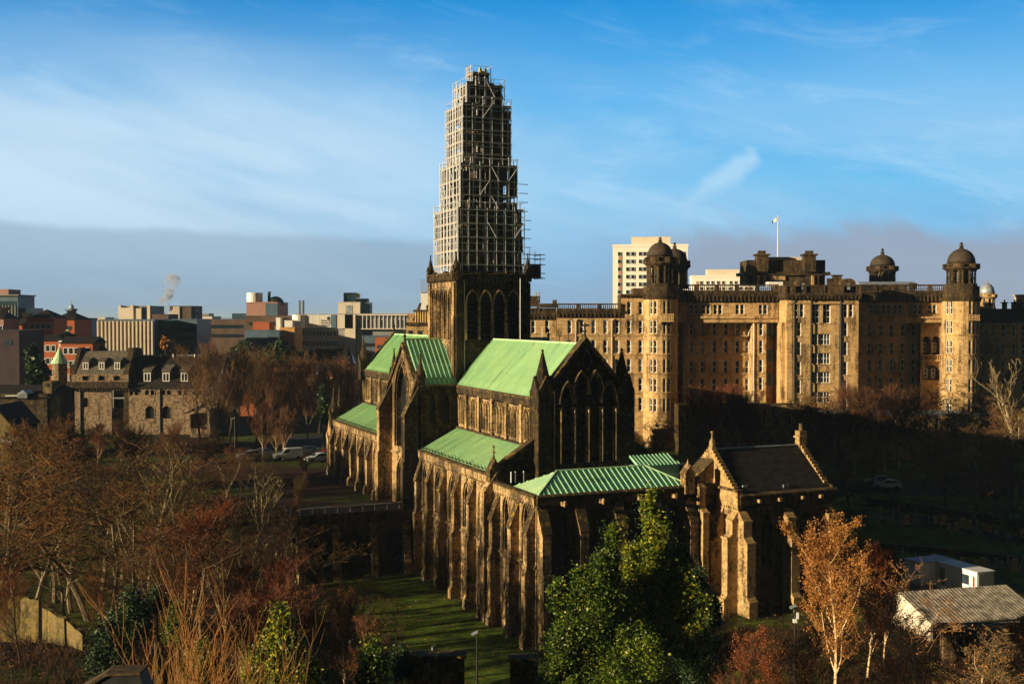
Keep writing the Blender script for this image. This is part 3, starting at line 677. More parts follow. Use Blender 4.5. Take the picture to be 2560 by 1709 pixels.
# --- transept ----------------------------------------------------------------
T0, T1, TX = -.9, 11.7, -5.7; TC = 5.35
for sgn, xg in ((-1, TX), (1, TW - TX)):
    fr = Fr((xg, 0, 0), (0, 1, 0), (sgn, 0, 0))
    tt = lambda s: (EV + .4) + (-3.9 - EV - .4) * (1 - abs(s - TC) / (TC - T0))
    big = (TC + .55, 2.75, -18.2, -11.6, 5.0); 
    wl = MB(); wall(wl, fr, T0, T1, -19.2, tt, [big], .7)
    for dw, th in ((.2, .28), (.5, .18)): wl.path([fr.p(x, h) for x, h in [(big[0] - big[1] - dw, -18.2)] + arch(big[0], big[1] + dw, -11.6, 5.0 + dw * 1.5, 8) + [(big[0] + big[1] + dw, -18.2)]], .18, fr.n * th, None)
    part(cath, 'gable_wall', wl, ST)
    low = (TC + .55, 1.9, -25.9, -22.3, 2.6)
    wl = MB(); wall(wl, fr, T0, T1, -34, -19.2, [low], .6); wl.path([fr.p(x, h) for x, h in [(low[0] - 2.1, -25.9)] + arch(low[0], 2.1, -22.3, 2.9, 8) + [(low[0] + 2.1, -25.9)]], .18, fr.n * .25, None)
    fprof(wl, fr, T0, T1, [(0, -18.9), (.25, -19.1), (.25, -19.3), (0, -19.3)]); part(cath, 'wall', wl, ST)
    window(fr, *big, depth=.7, mull=4, trac=True); window(fr, *low, depth=.6, mull=2, trac=True)
    for y in (T0 + .35, T1 - .35):
        mb = MB(); w = 1.25                                      # great raking buttress
        prof = [(0, EV - .3), (1.9, -13.3), (1.9, -19.0), (2.15, -19.4), (2.15, -34.0), (0, -34.0)]
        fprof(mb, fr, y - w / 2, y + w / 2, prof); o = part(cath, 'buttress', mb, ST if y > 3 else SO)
        c = MB(); fprof(c, fr, y - w / 2 - .1, y + w / 2 + .1, [(0, EV + .0), (2.0, -13.05), (2.0, -13.35), (0, EV - .35)]); link('coping', c.mesh('coping', CO), o)
        # low roof-like raking cheek beside it
        mb = MB(); fprof(mb, fr, y - w * .32, y + w * .32, [(0, EV + 1.6), (.9, EV - 1.6), (.9, EV - 2.4), (0, EV - 2.4)]); part(cath, 'buttress', mb, SO)
        pinnacle(xg - sgn * .5, y, EV - .6, 1.05, 1.8, 3.0, SO)
    mb = MB()
    for k in (-1, 1):
        a = fr.p(TC, -3.55, 0); b = fr.p(TC + k * (TC - T0 - .5), -3.55 - (TC - T0 - .5) * .90, 0)
        mb.prism([a + fr.n * .3, b + fr.n * .3, b + fr.n * .3 - Vector((0, 0, .5)), a + fr.n * .3 - Vector((0, 0, .5))], -fr.n * 1.0)
    p = fr.p(TC, 0, -.2); mb.lathe(p.x, p.y, [(.3, -3.9), (.14, -2.9), (.3, -2.75), (.1, -2.5), (.1, -2.2), (.24, -2.05), (.03, -1.8)], 6); part(cath, 'gable_coping', mb, CO)
    # roof east and west slopes, side walls
    xa, xb = (xg - sgn * .4, 0 if sgn < 0 else TW)
    for yy, lab in ((T0, 'e'), (T1, 'w')):
        mb = MB(); A, B = (xa, yy, EV + .05), (xb, yy, EV + .05)
        roof(mb, A, B, (xb, TC, RG), (xa, TC, RG), .62, .09, .10)
        part(cath, 'roof', mb, M_['copper_roof_shaded'])
        f2 = Fr((min(xa, xb), yy, 0), (1, 0, 0), (0, -1 if yy == T0 else 1, 0)); L = abs(xb - xa)
        wl = MB(); wall(wl, f2, 0, L, -36, EV, [(L * .3, .4, -14.3, -11.6, 1.2), (L * .68, .4, -14.3, -11.6, 1.2)], .4); part(cath, 'wall', wl, SO)
        for c in (L * .3, L * .68): window(f2, c, .4, -14.3, -11.6, 1.2, depth=.4)
        cornice(f2, 0, L, EV + .05, EV - .75, SO, .2)
    mb = MB(); mb.tube((xa, TC, RG + .05), (xb, TC, RG + .05), .12, n=6); part(cath, 'ridge_roll', mb, CU)

# --- west front -----------------------------------------------------------------
wf = Fr((0, 46.2, 0), (1, 0, 0), (0, 1, 0))
wl = MB(); wall(wl, wf, AV, TW - AV, -29, lambda s: AZ if not 0 <= s <= TW else max(AZ, EV + (RG + .5 - EV) * (1 - abs(s - APX) / APX)), [], .5); wl.box(0, TW, 45.6, 46.1, -20, EV); part(cath, 'gable_wall', wl, SO)
mb = MB()
for sg in (-1, 1):
    a = Vector((APX, 45.7, RG + .65)); b = Vector((APX + sg * APX, 45.7, EV + .45)); mb.prism([a, b, b - Vector((0, 0, .5)), a - Vector((0, 0, .5))], (0, .9, 0))
mb.lathe(APX, 46.1, [(.28, RG + .4), (.1, RG + 1.3), (.28, RG + 1.45), (.09, RG + 1.7), (.02, RG + 2.1)], 6); part(cath, 'gable_coping', mb, CO)
pinnacle(-.2, 45.8, -11.0, 1.5, 3.2, 3.6, SO); pinnacle(TW + .2, 45.8, -11.0, 1.5, 3.2, 3.6, SO)
pinnacle(AV + .2, 45.9, -19.2, 1.5, 2.4, 4.4, SO); pinnacle(AV - .2, 46.9, -28, 1.2, 7.2, 4.6, ST); pinnacle(AV + 1.6, 47.8, -22, 1.0, 5.2, 4.4, SO)
mb = MB(); mb.box(AV - .6, AV + .8, 45.2, 46.6, -28.5, -19.0); part(cath, 'buttress', mb, ST)

# --- tower ------------------------------------------------------------------------
tz0, tz1 = -16.0, 4.7
tow = [(S(0, 0), [2.05, 3.75, 5.55, 7.25, 8.9][:5], .42), (E_(0, 0), [2.35, 4.3, 6.3, 8.35], .74), (N(TW, 0), [2.35, 4.3, 6.3, 8.35], .74), (Fr((0, TW, 0), (1, 0, 0), (0, 1, 0)), [2.35, 4.3, 6.3, 8.35], .74)]
for i, (fr, cs_, w) in enumerate(tow):
    sp = 2.0 if i else 2.2
    ops = [(c, w, -3.2, sp, 1.35 if i else 1.2) for c in cs_]
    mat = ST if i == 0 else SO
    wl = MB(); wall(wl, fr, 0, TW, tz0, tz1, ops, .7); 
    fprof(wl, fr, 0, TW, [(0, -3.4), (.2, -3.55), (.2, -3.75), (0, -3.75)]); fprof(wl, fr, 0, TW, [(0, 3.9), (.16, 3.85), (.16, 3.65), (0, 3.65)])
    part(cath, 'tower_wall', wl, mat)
    ar = MB()
    for c, w_, b, s_, ri in ops: ar.path([fr.p(x, h) for x, h in arch(c, w_ + .12, s_, ri + .2, 6)], .15, fr.n * (.44 if i == 1 else .24), None)
    xs_ = sorted({round(c - w - .17, 2) for c in cs_} | {round(c + w + .17, 2) for c in cs_})
    for x in xs_: fbox(ar, fr, x - .08, x + .08, -3.2, sp, -.1, .42 if i == 1 else .22)
    part(cath, 'archivolt', ar, ST if i != 1 else ST)
    for o in ops: window(fr, *o, depth=.7)
    lou = MB()
    for c, w_, b, s_, ri in ops:
        for k in range(8): z = b + .2 + k * .62; fprof(lou, fr, c - w_, c + w_, [(-.62, z + .3), (-.3, z), (-.3, z - .06), (-.62, z + .24)])
    part(cath, 'louvre', lou, M_['slate'])
    cornice(fr, -.15, TW + .15, 5.75, 4.7, SO, .4, .6)
    pp = MB()
    for s in (0.4, TW / 2 - 2.2, TW / 2 + 2.2, TW - .4): fbox(pp, fr, s - .35, s + .35, 4.9, 6.15, .1, .5)
    part(cath, 'parapet', pp, SO)
    cb = MB(); 
    for s in (.0, TW): fbox(cb, fr, max(0, s - .9), min(TW, s + .9), tz0, 4.6, 0, .28)
    part(cath, 'clasping_buttress', cb, mat)
for x in (.1, TW - .1):
    for y in (.1, TW - .1): pinnacle(x, y, 4.8, .85, 1.5, 2.0, SO)
mb = MB(); mb.box(.1, TW - .1, .1, TW - .1, 4.6, 4.9); part(cath, 'tower_roof', mb, M_['lead_sheet'])
cf_ = MB(); cf_.tube((1.2, -.18, -8.5), (1.2, -.18, 5), .05); part(cath, 'lightning_conductor', cf_, M_['steel_tube']); cf_ = MB(); cf_.tube((9.3, -.5, -3.6), (9.3, -.5, 5.2), .05); part(cath, 'lightning_conductor', cf_, M_['steel_tube'])
# octagonal stone spire inside the scaffold
mb = MB(); cx_ = APX
mb.lathe(cx_, cx_, [(4.3, 4.9), (3.65, 10.5), (3.85, 10.6), (3.85, 11.4), (3.5, 11.5), (2.75, 19), (2.95, 19.1), (2.95, 20), (2.6, 20.1), (1.5, 28.5), (1.65, 28.6), (1.65, 29.2), (1.3, 29.3), (.35, 32.6), (.5, 32.9), (.1, 33.6)], 8, math.pi / 8)
part(cath, 'spire', mb, SO)
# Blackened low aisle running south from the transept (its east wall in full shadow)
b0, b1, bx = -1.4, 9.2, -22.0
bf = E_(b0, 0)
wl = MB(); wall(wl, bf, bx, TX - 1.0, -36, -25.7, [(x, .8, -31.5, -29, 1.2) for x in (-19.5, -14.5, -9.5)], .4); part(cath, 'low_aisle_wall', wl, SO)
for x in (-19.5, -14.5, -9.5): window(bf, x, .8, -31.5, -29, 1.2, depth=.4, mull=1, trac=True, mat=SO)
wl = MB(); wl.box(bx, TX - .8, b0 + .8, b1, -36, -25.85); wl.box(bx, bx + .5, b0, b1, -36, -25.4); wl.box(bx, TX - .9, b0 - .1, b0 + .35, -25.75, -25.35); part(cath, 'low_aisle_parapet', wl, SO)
for s in (-21.6, -17, -12, -7.6): buttress(bf, s, .9, -27, 1.6, .9, -31, 1.1, -34)
rl = MB(); rl.tube((bx + .3, b0 + .2, -24.5), (-8.0, b0 + .2, -24.5), .05); 
for i in range(9): x = bx + .4 + i * 1.65; rl.tube((x, b0 + .2, -25.3), (x, b0 + .2, -24.5), .035)
tag(link('handrail', rl.mesh('handrail', M_['steel_tube']), None, O_C, RZ), 'thin grey steel handrail along the flat roof edge south of the cathedral transept', 'handrail')

# --- chapter house ------------------------------------------------------------------
chap = thing('chapter_house', 'tall square chapter house with steep slate roof, crow-stepped gable and big stepped buttresses', 'chapter house', O_C, RZ); cath_cur[0] = chap
CS = M_['chapter_stone']; hx0, hx1, hy0, hy1 = 16.0, 28.3, -43.0, -32.2; hz = -18.95; ha = -14.55; hg = -36.5; hc = (hy0 + hy1) / 2
hf = Fr((hx0, 0, 0), (0, 1, 0), (-1, 0, 0))
top = lambda s: hz + .5 + (ha - hz - .5) * max(0, 1 - abs(s - hc) / (hc - hy0 - .9))
wl = MB(); wall(wl, hf, hy0, hy1, hg, top, [(hc - .2, .45, -27.5, -21.5, .9)], .6); part(chap, 'gable_wall', wl, CS); window(hf, hc - .2, .45, -27.5, -21.5, .9, depth=.6)
st_ = MB(); n = 13
for k in (-1, 1):
    for i in range(n):
        s = hc + k * (hc - hy0 - .8) * (i + .5) / n; z = ha - (ha - hz - .35) * i / n; hw = (hc - hy0) / n * .46
        fbox(st_, hf, s - hw, s + hw, z - .6, z + .18, -.55, .06)
st_.lathe(hx0 + .25, hc, [(.45, ha), (.32, ha + .9), (.12, ha + 1.1), (.10, ha + 1.7), (.22, ha + 1.75), (.22, ha + 1.9)], 6); part(chap, 'crow_steps', st_, CS)
st_ = MB(); nf = Fr((hx1, 0, 0), (0, 1, 0), (1, 0, 0))
for k in (-1, 1):
    for i in range(n):
        s = hc + k * (hc - hy0 - .8) * (i + .5) / n; z = ha - (ha - hz - .35) * i / n; hw = (hc - hy0) / n * .46
        fbox(st_, nf, s - hw, s + hw, z - .6, z + .18, -.55, .06)
st_.box(hx1 - .6, hx1 + .3, hc - .45, hc + .45, ha - .5, ha + 1.5); st_.box(hx1 - .75, hx1 + .4, hc - .55, hc + .55, ha + .7, ha + .9); st_.lathe(hx1 - .15, hc, [(.2, ha + 1.4), (.18, ha + 2.3)], 8); part(chap, 'crow_steps', st_, CS)
wl = MB(); wall(wl, nf, hy0, hy1, hg, top, [], .5); part(chap, 'gable_wall', wl, SO)
hef = Fr((0, hy0, 0), (1, 0, 0), (0, -1, 0)); hwf = Fr((0, hy1, 0), (1, 0, 0), (0, 1, 0))
eo = [(19.6, .7, -26.5, -22.5, 1.5), (24.6, .7, -26.5, -22.5, 1.5)]
wl = MB(); wall(wl, hef, hx0, hx1, hg, hz - .6, eo, .5); part(chap, 'wall', wl, SO); [window(hef, *o, depth=.5, mull=1, trac=True, mat=SO) for o in eo]
wl = MB(); wall(wl, hwf, hx0, hx1, hg, hz - .6, [], .5); part(chap, 'wall', wl, SO)
cornice(hef, hx0, hx1 + .3, hz, hz - 1.3, SO, .45, .5); cornice(hwf, hx0, hx1, hz, hz - 1.3, SO, .3, .5)
cornice(hf, hy0 - .3, hy0 + 3.6, hz + .45, hz - 1.5, CS, .3, .42)
for y0_, y1_ in ((hy0 + .25, hc), (hy1 - .25, hc)):
    mb = MB(); mb.prism([(hx0 + .2, y0_, hz + .1), (hx0 + .2, y1_, ha - .15), (hx0 + .2, y1_, ha - .35), (hx0 + .2, y0_, hz - .1)], (hx1 - hx0 - .4, 0, 0)); part(chap, 'roof', mb, M_['slate'])
mb = MB(); mb.tube((hx0 + .3, hc, ha - .1), (hx1 - .4, hc, ha - .1), .14, n=6); part(chap, 'ridge_flashing', mb, M_['lead_sheet'])
def stepped(fr, s, w, z1, zb, steps, mat):
    """deep medieval buttress with weathered set-offs"""
    mb = MB(); prof = [(0, z1)]; 
    for (n_, zt, zz) in steps: prof += [(n_, zt), (n_, zz)]
    prof[-1] = (prof[-1][0], zb); prof.append((0, zb)); fprof(mb, fr, s - w / 2, s + w / 2, prof)
    for (n_, zt, zz) in steps: fprof(mb, fr, s - w / 2 - .07, s + w / 2 + .07, [(n_ - .5, zt + .18), (n_ + .1, zt + .12), (n_ + .1, zt - .10), (n_ - .5, zt - .05)])
    part(chap, 'buttress', mb, mat)
for s in (16.55, 22.2, 27.6): stepped(hef, s, 1.05, -20.6, -36, [(.9, -21.6, -23.2), (1.6, -23.8, -29.4), (2.0, -29.9, -36)], CS)
stepped(hf, hy0 + .6, 1.05, -20.6, -36, [(.7, -21.6, -23.0), (1.3, -23.4, -29.4), (1.7, -29.9, -36)], CS)
stepped(hf, hy0 + 3.1, 1.1, -20.3, -36, [(1.0, -22.3, -23.6), (1.7, -24.2, -29.4), (2.1, -30.0, -36)], CS)
# stair turret at the south-west corner with its lean-to head
cath_cur[0] = chap; stepped(cf, 13.5, .75, -17.2, -36, [(1.0, -18.4, -20.4), (1.7, -21.0, -36)], CS); stepped(cf, 15.2, .55, -21.5, -36, [(1.2, -22.6, -29), (1.5, -29.6, -36)], CS)
for z in (-21.4, -25.4, -28.6): mb = MB(); mb.box(14.2, 14.7, -39.06, -39.03, z, z + 2.0); part(chap, 'slit_window', mb, LG)
mb = MB(); mb.box(14.3, 16.0, -38.2, -36.0, -36, -17.3); mb.prism([(14.3, -38.2, -17.3), (16.0, -38.2, -17.3), (16.0, -38.2, -15.9)], (0, 2.2, 0)); part(chap, 'stair_turret', mb, CS)
mb = MB(); mb.prism([(14.1, -38.35, -17.4), (16.1, -38.35, -15.75), (16.1, -38.35, -15.55), (14.1, -38.35, -17.2)], (0, 2.5, 0)); part(chap, 'lean_to_cap', mb, CO)
mb = MB(); mb.box(11.6, 12.8, -39.6, -38.6, -19, -16.9); mb.prism([(11.5, -39.65, -16.9), (12.9, -39.65, -16.9), (12.2, -39.65, -15.9)], (0, 1.1, 0)); mb.lathe(12.2, -39.1, [(.25, -16.2), (.03, -15.3)], 6); part(chap, 'pinnacle', mb, CS)
mb = MB(); mb.box(hx0 + 1.2, hx0 + 1.8, hy0 + .9, hy0 + 1.1, hz + .55, hz + .9); mb.box(22.2, 22.9, hy0 + .55, hy0 + .75, hz + .35, hz + .75); part(chap, 'skylight', mb, M_['blind_glass'])
for x in (18.2, 20.8, 23.8, 26.2): mb = MB(); mb.prism([(x - .16, hy0 - .2, hz - .75), (x + .16, hy0 - .2, hz - .75), (x + .16, hy0 - .2, hz - .4), (x - .16, hy0 - .2, hz - .4)], (0, -.7, 0)); part(chap, 'gargoyle', mb, CS)
cath_cur[0] = cath

# ------------------------------------------------------------------ scaffold round the spire
scaf = thing('scaffold', 'galvanised tube scaffold stepping up round the cathedral spire in five tiers', 'scaffold', O_C + V_ * 0 , RZ)
SB = M_['steel_tube']; r2 = random.Random(5)
tiers = [(4.9, 5.2, 14.6, 7), (4.25, 14.6, 20.7, 6), (3.6, 20.7, 29.0, 5), (2.75, 29.0, 31.9, 4), (1.3, 31.9, 33.9, 3)]
poles = []
for hwid, z0, z1, nb in tiers:
    cx0 = APX; offs = [(-hwid + 2 * hwid * i / nb) for i in range(nb + 1)]
    lv = max(1, math.ceil((z1 - z0) / 2.05)); zs_ = [z0 + (z1 - z0) * i / lv for i in range(lv + 1)]
    per = [(o, -hwid, 0) for o in offs] + [(-hwid, o, 1) for o in offs[1:]] + [(o, hwid, 2) for o in offs[1:]] + [(hwid, o, 3) for o in offs[1:-1]]
    for x, y, k in per:
        j = r2.uniform(-.12, .12); ext = r2.choice([.2, .5, 1.0, 1.1, 1.2]); poles.append((k, cx0 + x + j * (k % 2 == 0), cx0 + y + j * (k % 2 == 1), z0 - r2.uniform(0, .6), z1 + ext))
    inn = hwid - 1.1
    if hwid > 2:
        for o in offs[1:-1]:
            for (x, y, k) in ((o, -inn, 0), (-inn, o, 1)): 
                za = z0 + r2.uniform(0, 2); poles.append((4, cx0 + x + r2.uniform(-.2, .2), cx0 + y, za, min(z1, za + r2.choice([4., 6., 9.]))))
    for li, z in enumerate(zs_):
        dk = MB()
        a, b = cx0 - hwid + .06, cx0 + hwid - .06; w_ = 1.15 if hwid > 2 else hwid
        if li: 
            dk.box(a, b, a, a + w_, z - .06, z); dk.box(a, b, b - w_, b, z - .06, z); dk.box(a, a + w_, a + w_, b - w_, z - .06, z); dk.box(b - w_, b, a + w_, b - w_, z - .06, z)
            for zz in (.12,): dk.box(a, b, a - .02, a, z - .05, z + .18); dk.box(a - .02, a, a, b, z - .05, z + .18)
            part(scaf, 'deck', dk, M_['scaffold_board'])
        for dz_ in (-.10, 1.0):
            if z + dz_ > z1 + 1.1: continue
            if dz_ > 0 and z < z1 - .5 and r2.random() < .35: continue
            for k, (p, q) in enumerate((((a - .1, a - .1), (b + .1, a - .1)), ((a - .1, a - .1), (a - .1, b + .1)), ((a - .1, b + .1), (b + .1, b + .1)), ((b + .1, a - .1), (b + .1, b + .1)))):
                lg = MB(); e = r2.uniform(0, .25) ** 1.0 * (2 if r2.random() < .15 else .5); lg.tube((p[0] - (e if k % 2 == 0 else 0), p[1] - (e if k % 2 else 0), z + dz_), (*q, z + dz_), .040 if dz_ < 0 else .028); part(scaf, 'ledger', lg, SB)
        if li < lv:
            for k in range(nb // 2 + 1):
                o = offs[min(nb - 1, 2 * k)]; o2 = offs[min(nb, 2 * k + 1)]
                if r2.random() < .25 and k: br_ = MB(); br_.tube((cx0 + o, cx0 - hwid - .06, z), (cx0 + o2, cx0 - hwid - .06, z + 2.0) if k % 2 else (cx0 + o - 1.2, cx0 - hwid - .06, z + 2.0), .03); part(scaf, 'brace', br_, SB)
                if r2.random() < .35: br_ = MB(); br_.tube((cx0 - hwid - .06, cx0 + o, z), (cx0 - hwid - .06, cx0 + o2, z + 2.0), .03); part(scaf, 'brace', br_, SB)
    # debris netting hung in patches behind the outer tubes, and boarded corners
    if hwid > 1:
        for li in range(lv):
            z = zs_[li]
            for k in range(nb):
                for side in (0, 1, 2, 3):
                    if r2.random() < (.74, .38, .75, .80)[side]:
                        nt_ = MB(); h = r2.choice([1.2, 1.7, 1.95, 1.95, 1.95]); o, o2 = offs[k] + .05, offs[k + 1] - .05
                        y = cx0 - hwid + (.30 if side == 0 else .5)
                        if side >= 2: h = 1.95; y = cx0 + hwid - .4
                        if side in (0, 2): nt_.box(cx0 + o, cx0 + o2, y - .02, y + .02, z + .05, z + h)
                        else: nt_.box(y - .02, y + .02, cx0 + o, cx0 + o2, z + .05, z + h)
                        part(scaf, 'debris_net', nt_, M_['debris_net'])
for hw_, za, zb, n_ in ((4.9, 4.9, 15.4, 8), (4.25, 14.2, 21.6, 7), (3.6, 20.2, 29.8, 6), (2.75, 28.6, 32.6, 5)):
    for i in range(n_):
        o = -hw_ + 2 * hw_ * (i + .5) / n_
        poles.append((0, APX + o + r2.uniform(-.3, .3), APX - hw_ + .02, za, zb + r2.uniform(-.8, .3))); poles.append((1, APX - hw_ + .02, APX + o + r2.uniform(-.3, .3), za, zb + r2.uniform(-.8, .3)))
        i % 2 and poles.append((0, APX + o + .45, APX - hw_ + .6, za + r2.uniform(0, 2), zb - r2.uniform(0, 3)))
poles.sort(key=lambda p: (p[0] > 1, -(p[4] - p[3])))
for k, x, y, z0, z1 in poles:
    mb = MB(); mb.tube((x, y, z0), (x, y, z1), .066 if k < 2 else .05, n=6); part(scaf, 'pole', mb, SB)
# cantilevered loading bay on the north-east
for dx in (0, 1.0, 2.0): mb = MB(); mb.tube((TW + .6 + dx * .8, 1.0, 5.2), (TW + .6 + dx * .8, 1.0, 9.4 - dx * .3), .05); part(scaf, 'pole', mb, SB)
for z in (5.3, 6.0, 7.2, 8.0, 8.6): mb = MB(); mb.tube((TW - .5, 1.0, z), (TW + 3.0, 1.0, z), .055); mb.tube((TW + 2.6, .5, z), (TW + 2.6, 4.0, z), .05); part(scaf, 'ledger', mb, SB)
for z in (5.4, 7.2): mb = MB(); mb.box(TW + .2, TW + 2.5, .9, 3.6, z, z + .1); part(scaf, 'deck', mb, M_['scaffold_board'])
mb = MB(); mb.box(TW + .7, TW + 2.3, .95, 1.0, 5.5, 7.1); part(scaf, 'debris_net', mb, M_['debris_net'])
for z in range(8): mb = MB(); zz = 9.6 + z * 1.25; mb.tube((TW - .4 - (z > 3) * .6, 1.2, zz), (TW + .9 - (z > 3) * .5, 1.2, zz), .05); part(scaf, 'ledger', mb, SB)
mb = MB(); yc_ = Vector((APX + .15, APX - 1.4, 34.1)); mb.prism([yc_ + Vector(p) for p in ((-.5, 0, .55), (-.35, 0, -.1), (.35, 0, -.25), (.6, 0, .0), (.6, 0, .5), (.45, 0, .5), (.3, 0, .05), (-.05, 0, .1), (-.3, 0, .6))], (0, .25, 0))
tag(link('debris_chute', mb.mesh('debris_chute', M_['yellow_plastic']), None, O_C, RZ), 'small bright yellow plastic chute at the very top of the spire scaffold', 'chute')
# ------------------------------------------------------------------ the hospital (local y = 0 is the main facade plane)
YH = 231.0
hosp = thing('hospital', 'huge golden stone hospital with round corner towers, dark balustrades and domed lanterns, several storeys high', 'hospital', (0, YH, 0))
cath_cur[0] = hosp
HS, HD, GL, WP = M_['hospital_stone'], M_['hospital_dark_stone'], M_['window_glass'], M_['white_paint']
def hx(px, dy=0.0): return at(px, 790, YH + dy).x
def hzz(py, dy=0.0): return at(1280, py, YH + dy).z
def hfr(dy): return Fr((0, dy, 0), (1, 0, 0), (0, -1, 0))
def sash(w, h, cols=1, rows=2, fr_=.10):
    """window meshes: glass (origin bottom centre) and frame"""
    gl = MB(); gl.add([(-w, 0, 0), (w, 0, 0), (w, 0, h), (-w, 0, h)], [(0, 1, 2, 3)])
    f = MB()
    for x in [-w + 2 * w * i / cols for i in range(cols + 1)]: 
        xx = min(max(x, -w + fr_ / 2), w - fr_ / 2); f.box(xx - fr_ / 2, xx + fr_ / 2, -.12, 0, 0, h)
    for z in [h * i / rows for i in range(rows + 1)]:
        zz = min(max(z, fr_ / 2), h - fr_ / 2); f.box(-w, w, -.10, -.005, zz - fr_ / 2, zz + fr_ / 2)
    return gl.mesh('window', GL), f.mesh('frame', WP)
SW = sash(.46, 2.75, 1, 2, .16); SN = sash(.30, 2.75, 1, 2, .10); SB_ = sash(.42, 2.0, 1, 2, .11); SWIDE = sash(1.85, 2.2, 6, 2, .08); STALL = sash(.78, 3.9, 2, 3, .09)
SBL = (sash(.46, 2.75, 1, 2, .12)[0].copy(), SW[1]); SBL[0].materials[0] = M_['blind_glass']
def hwall(fr, s0, s1, z0, z1, wins, depth=.35, mat=HS, sills=True, name='wall', mix=True, seed=1):
    """wins: (centre, bottom z, meshes, half width, height)"""
    rows = {}
    for c, b, ms, w, h in wins: rows.setdefault(round(b, 2), []).append((c, b, ms, w, h))
    cur = z0; wl = MB(); rr = random.Random(seed)
    for k in sorted(rows):
        r = rows[k]; hmax = max(x[4] for x in r); zt = min(z1, k + hmax + .25)
        wall(wl, fr, s0, s1, cur, zt, [(c, w, b, b + h, 0) for c, b, ms, w, h in r], depth); cur = zt
    if cur < z1: wall(wl, fr, s0, s1, cur, z1, [], depth)
    if sills:
        for c, b, ms, w, h in wins: fbox(wl, fr, c - w - .12, c + w + .12, b - .16, b, 0, .14)
    part(cath_cur[0], name, wl, mat)
    for c, b, ms, w, h in wins:
        m_ = SBL[0] if (mix and ms is SW and rr.random() < .22) else ms[0]
        inst(cath_cur[0], 'window', m_, fr.mat(c, b, -depth + .02), [('frame', ms[1])])
def string(fr, s0, s1, z, th=.2, h=.28, mat=HS): mb = MB(); fprof(mb, fr, s0, s1, [(0, z), (th, z - .05), (th, z - h), (0, z - h)]); part(cath_cur[0], 'string_course', mb, mat)
def hcornice(fr, s0, s1, zb, zt, out=.7, bal=True, zbal=None, solid=False):
    """dark bracketed cornice, then balustrade up to zbal"""
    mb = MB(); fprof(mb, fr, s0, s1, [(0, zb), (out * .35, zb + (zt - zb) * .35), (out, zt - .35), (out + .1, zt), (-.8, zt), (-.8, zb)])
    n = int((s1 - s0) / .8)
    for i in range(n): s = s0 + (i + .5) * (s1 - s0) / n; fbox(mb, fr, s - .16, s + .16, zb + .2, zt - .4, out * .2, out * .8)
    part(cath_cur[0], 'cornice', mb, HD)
    if zbal:
        mb = MB(); fbox(mb, fr, s0, s1, zt, zt + .35, -.1, .35); fbox(mb, fr, s0, s1, zbal - .28, zbal, -.15, .4)
        L = s1 - s0; bays = max(1, round(L / 4.2))
        for i in range(bays + 1):
            s = s0 + L * i / bays; fbox(mb, fr, max(s0, s - .35), min(s1, s + .35), zt, zbal + .02, -.18, .43)
        if solid: fbox(mb, fr, s0, s1, zt, zbal - .1, 0, .2)
        else:
            n = int(L / .42)
            for i in range(n): s = s0 + (i + .5) * L / n; p = fr.p(s, 0, .12); mb.lathe(p.x, p.y, [(.07, zt + .3), (.15, zt + .3 + (zbal - zt) * .25), (.06, zbal - .55), (.12, zbal - .25)], 5)
        part(cath_cur[0], 'balustrade', mb, HD)
ROW = [hzz(y) for y in (817, 866, 913, 961, 1010)]          # window centre heights
B_ = [z - 1.375 for z in ROW]
GZ = -29.0
# A: left wing
fa = hfr(0); xa0, xa1 = hx(1392), hx(1612)
cols = [hx(c) for c in (1424, 1454, 1484, 1513.5, 1543, 1572.6, 1601.5)]
wins = [(c, b, SW, .46, 2.75) for b in B_ for c in cols]
wins = [w for w in wins if w[1] > -22]
hwall(fa, xa0, xa1, GZ, hzz(795), wins, seed=2)
for y in (836, 884, 932, 980): string(fa, xa0, xa1, hzz(y))
xt = hx(1552)
hwall(fa, xt, xa1, hzz(795), hzz(745), [(hx(c), hzz(787), SW, .46, 2.75) for c in (1572.6, 1601.5)], seed=3)
hcornice(fa, xa0, xt, hzz(795), hzz(775), .6, True, hzz(758.5)); hcornice(fa, xt, xa1, hzz(745), hzz(735), .7, False)
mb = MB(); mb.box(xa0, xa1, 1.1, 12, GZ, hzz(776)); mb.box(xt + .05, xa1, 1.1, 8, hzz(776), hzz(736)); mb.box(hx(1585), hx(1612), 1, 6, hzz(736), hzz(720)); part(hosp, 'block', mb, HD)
# far-left return, dark and lower, with two small gabled tops
fl = hfr(3.5); xl0 = hx(1300, 3.5)
hwall(fl, xl0, xa0, GZ, hzz(800), [(hx(c, 3.5), b, SW, .46, 2.75) for c in (1333, 1368) for b in B_], seed=4)
hcornice(fl, xl0, xa0, hzz(800), hzz(782), .6, True, hzz(758))
mb = MB(); mb.box(xl0, xa0, 4.6, 14, GZ, hzz(770)); mb.cbox(hx(1333), 6, hzz(765), 2.4, 2, 2.2); mb.cbox(hx(1389), 5, hzz(768), .9, 1.2, 1.6); mb.cbox(hx(1370), 6, hzz(768), 3.0, 2, .8); part(hosp, 'block', mb, HD)
mb = MB(); mb.cbox(hx(1343), 7, hzz(756), 1.5, 1.2, .6)
for k in range(4): mb.lathe(hx(1338) + k * .35, 7, [(.13, hzz(750)), (.13, hzz(728))], 8); mb.lathe(hx(1338) + k * .35, 7, [(.2, hzz(740)), (.2, hzz(738))], 8)
mb.box(hx(1334), hx(1350), 6.6, 7.4, hzz(742), hzz(740)); part(hosp, 'flue_stack', mb, M_['lead_sheet'])
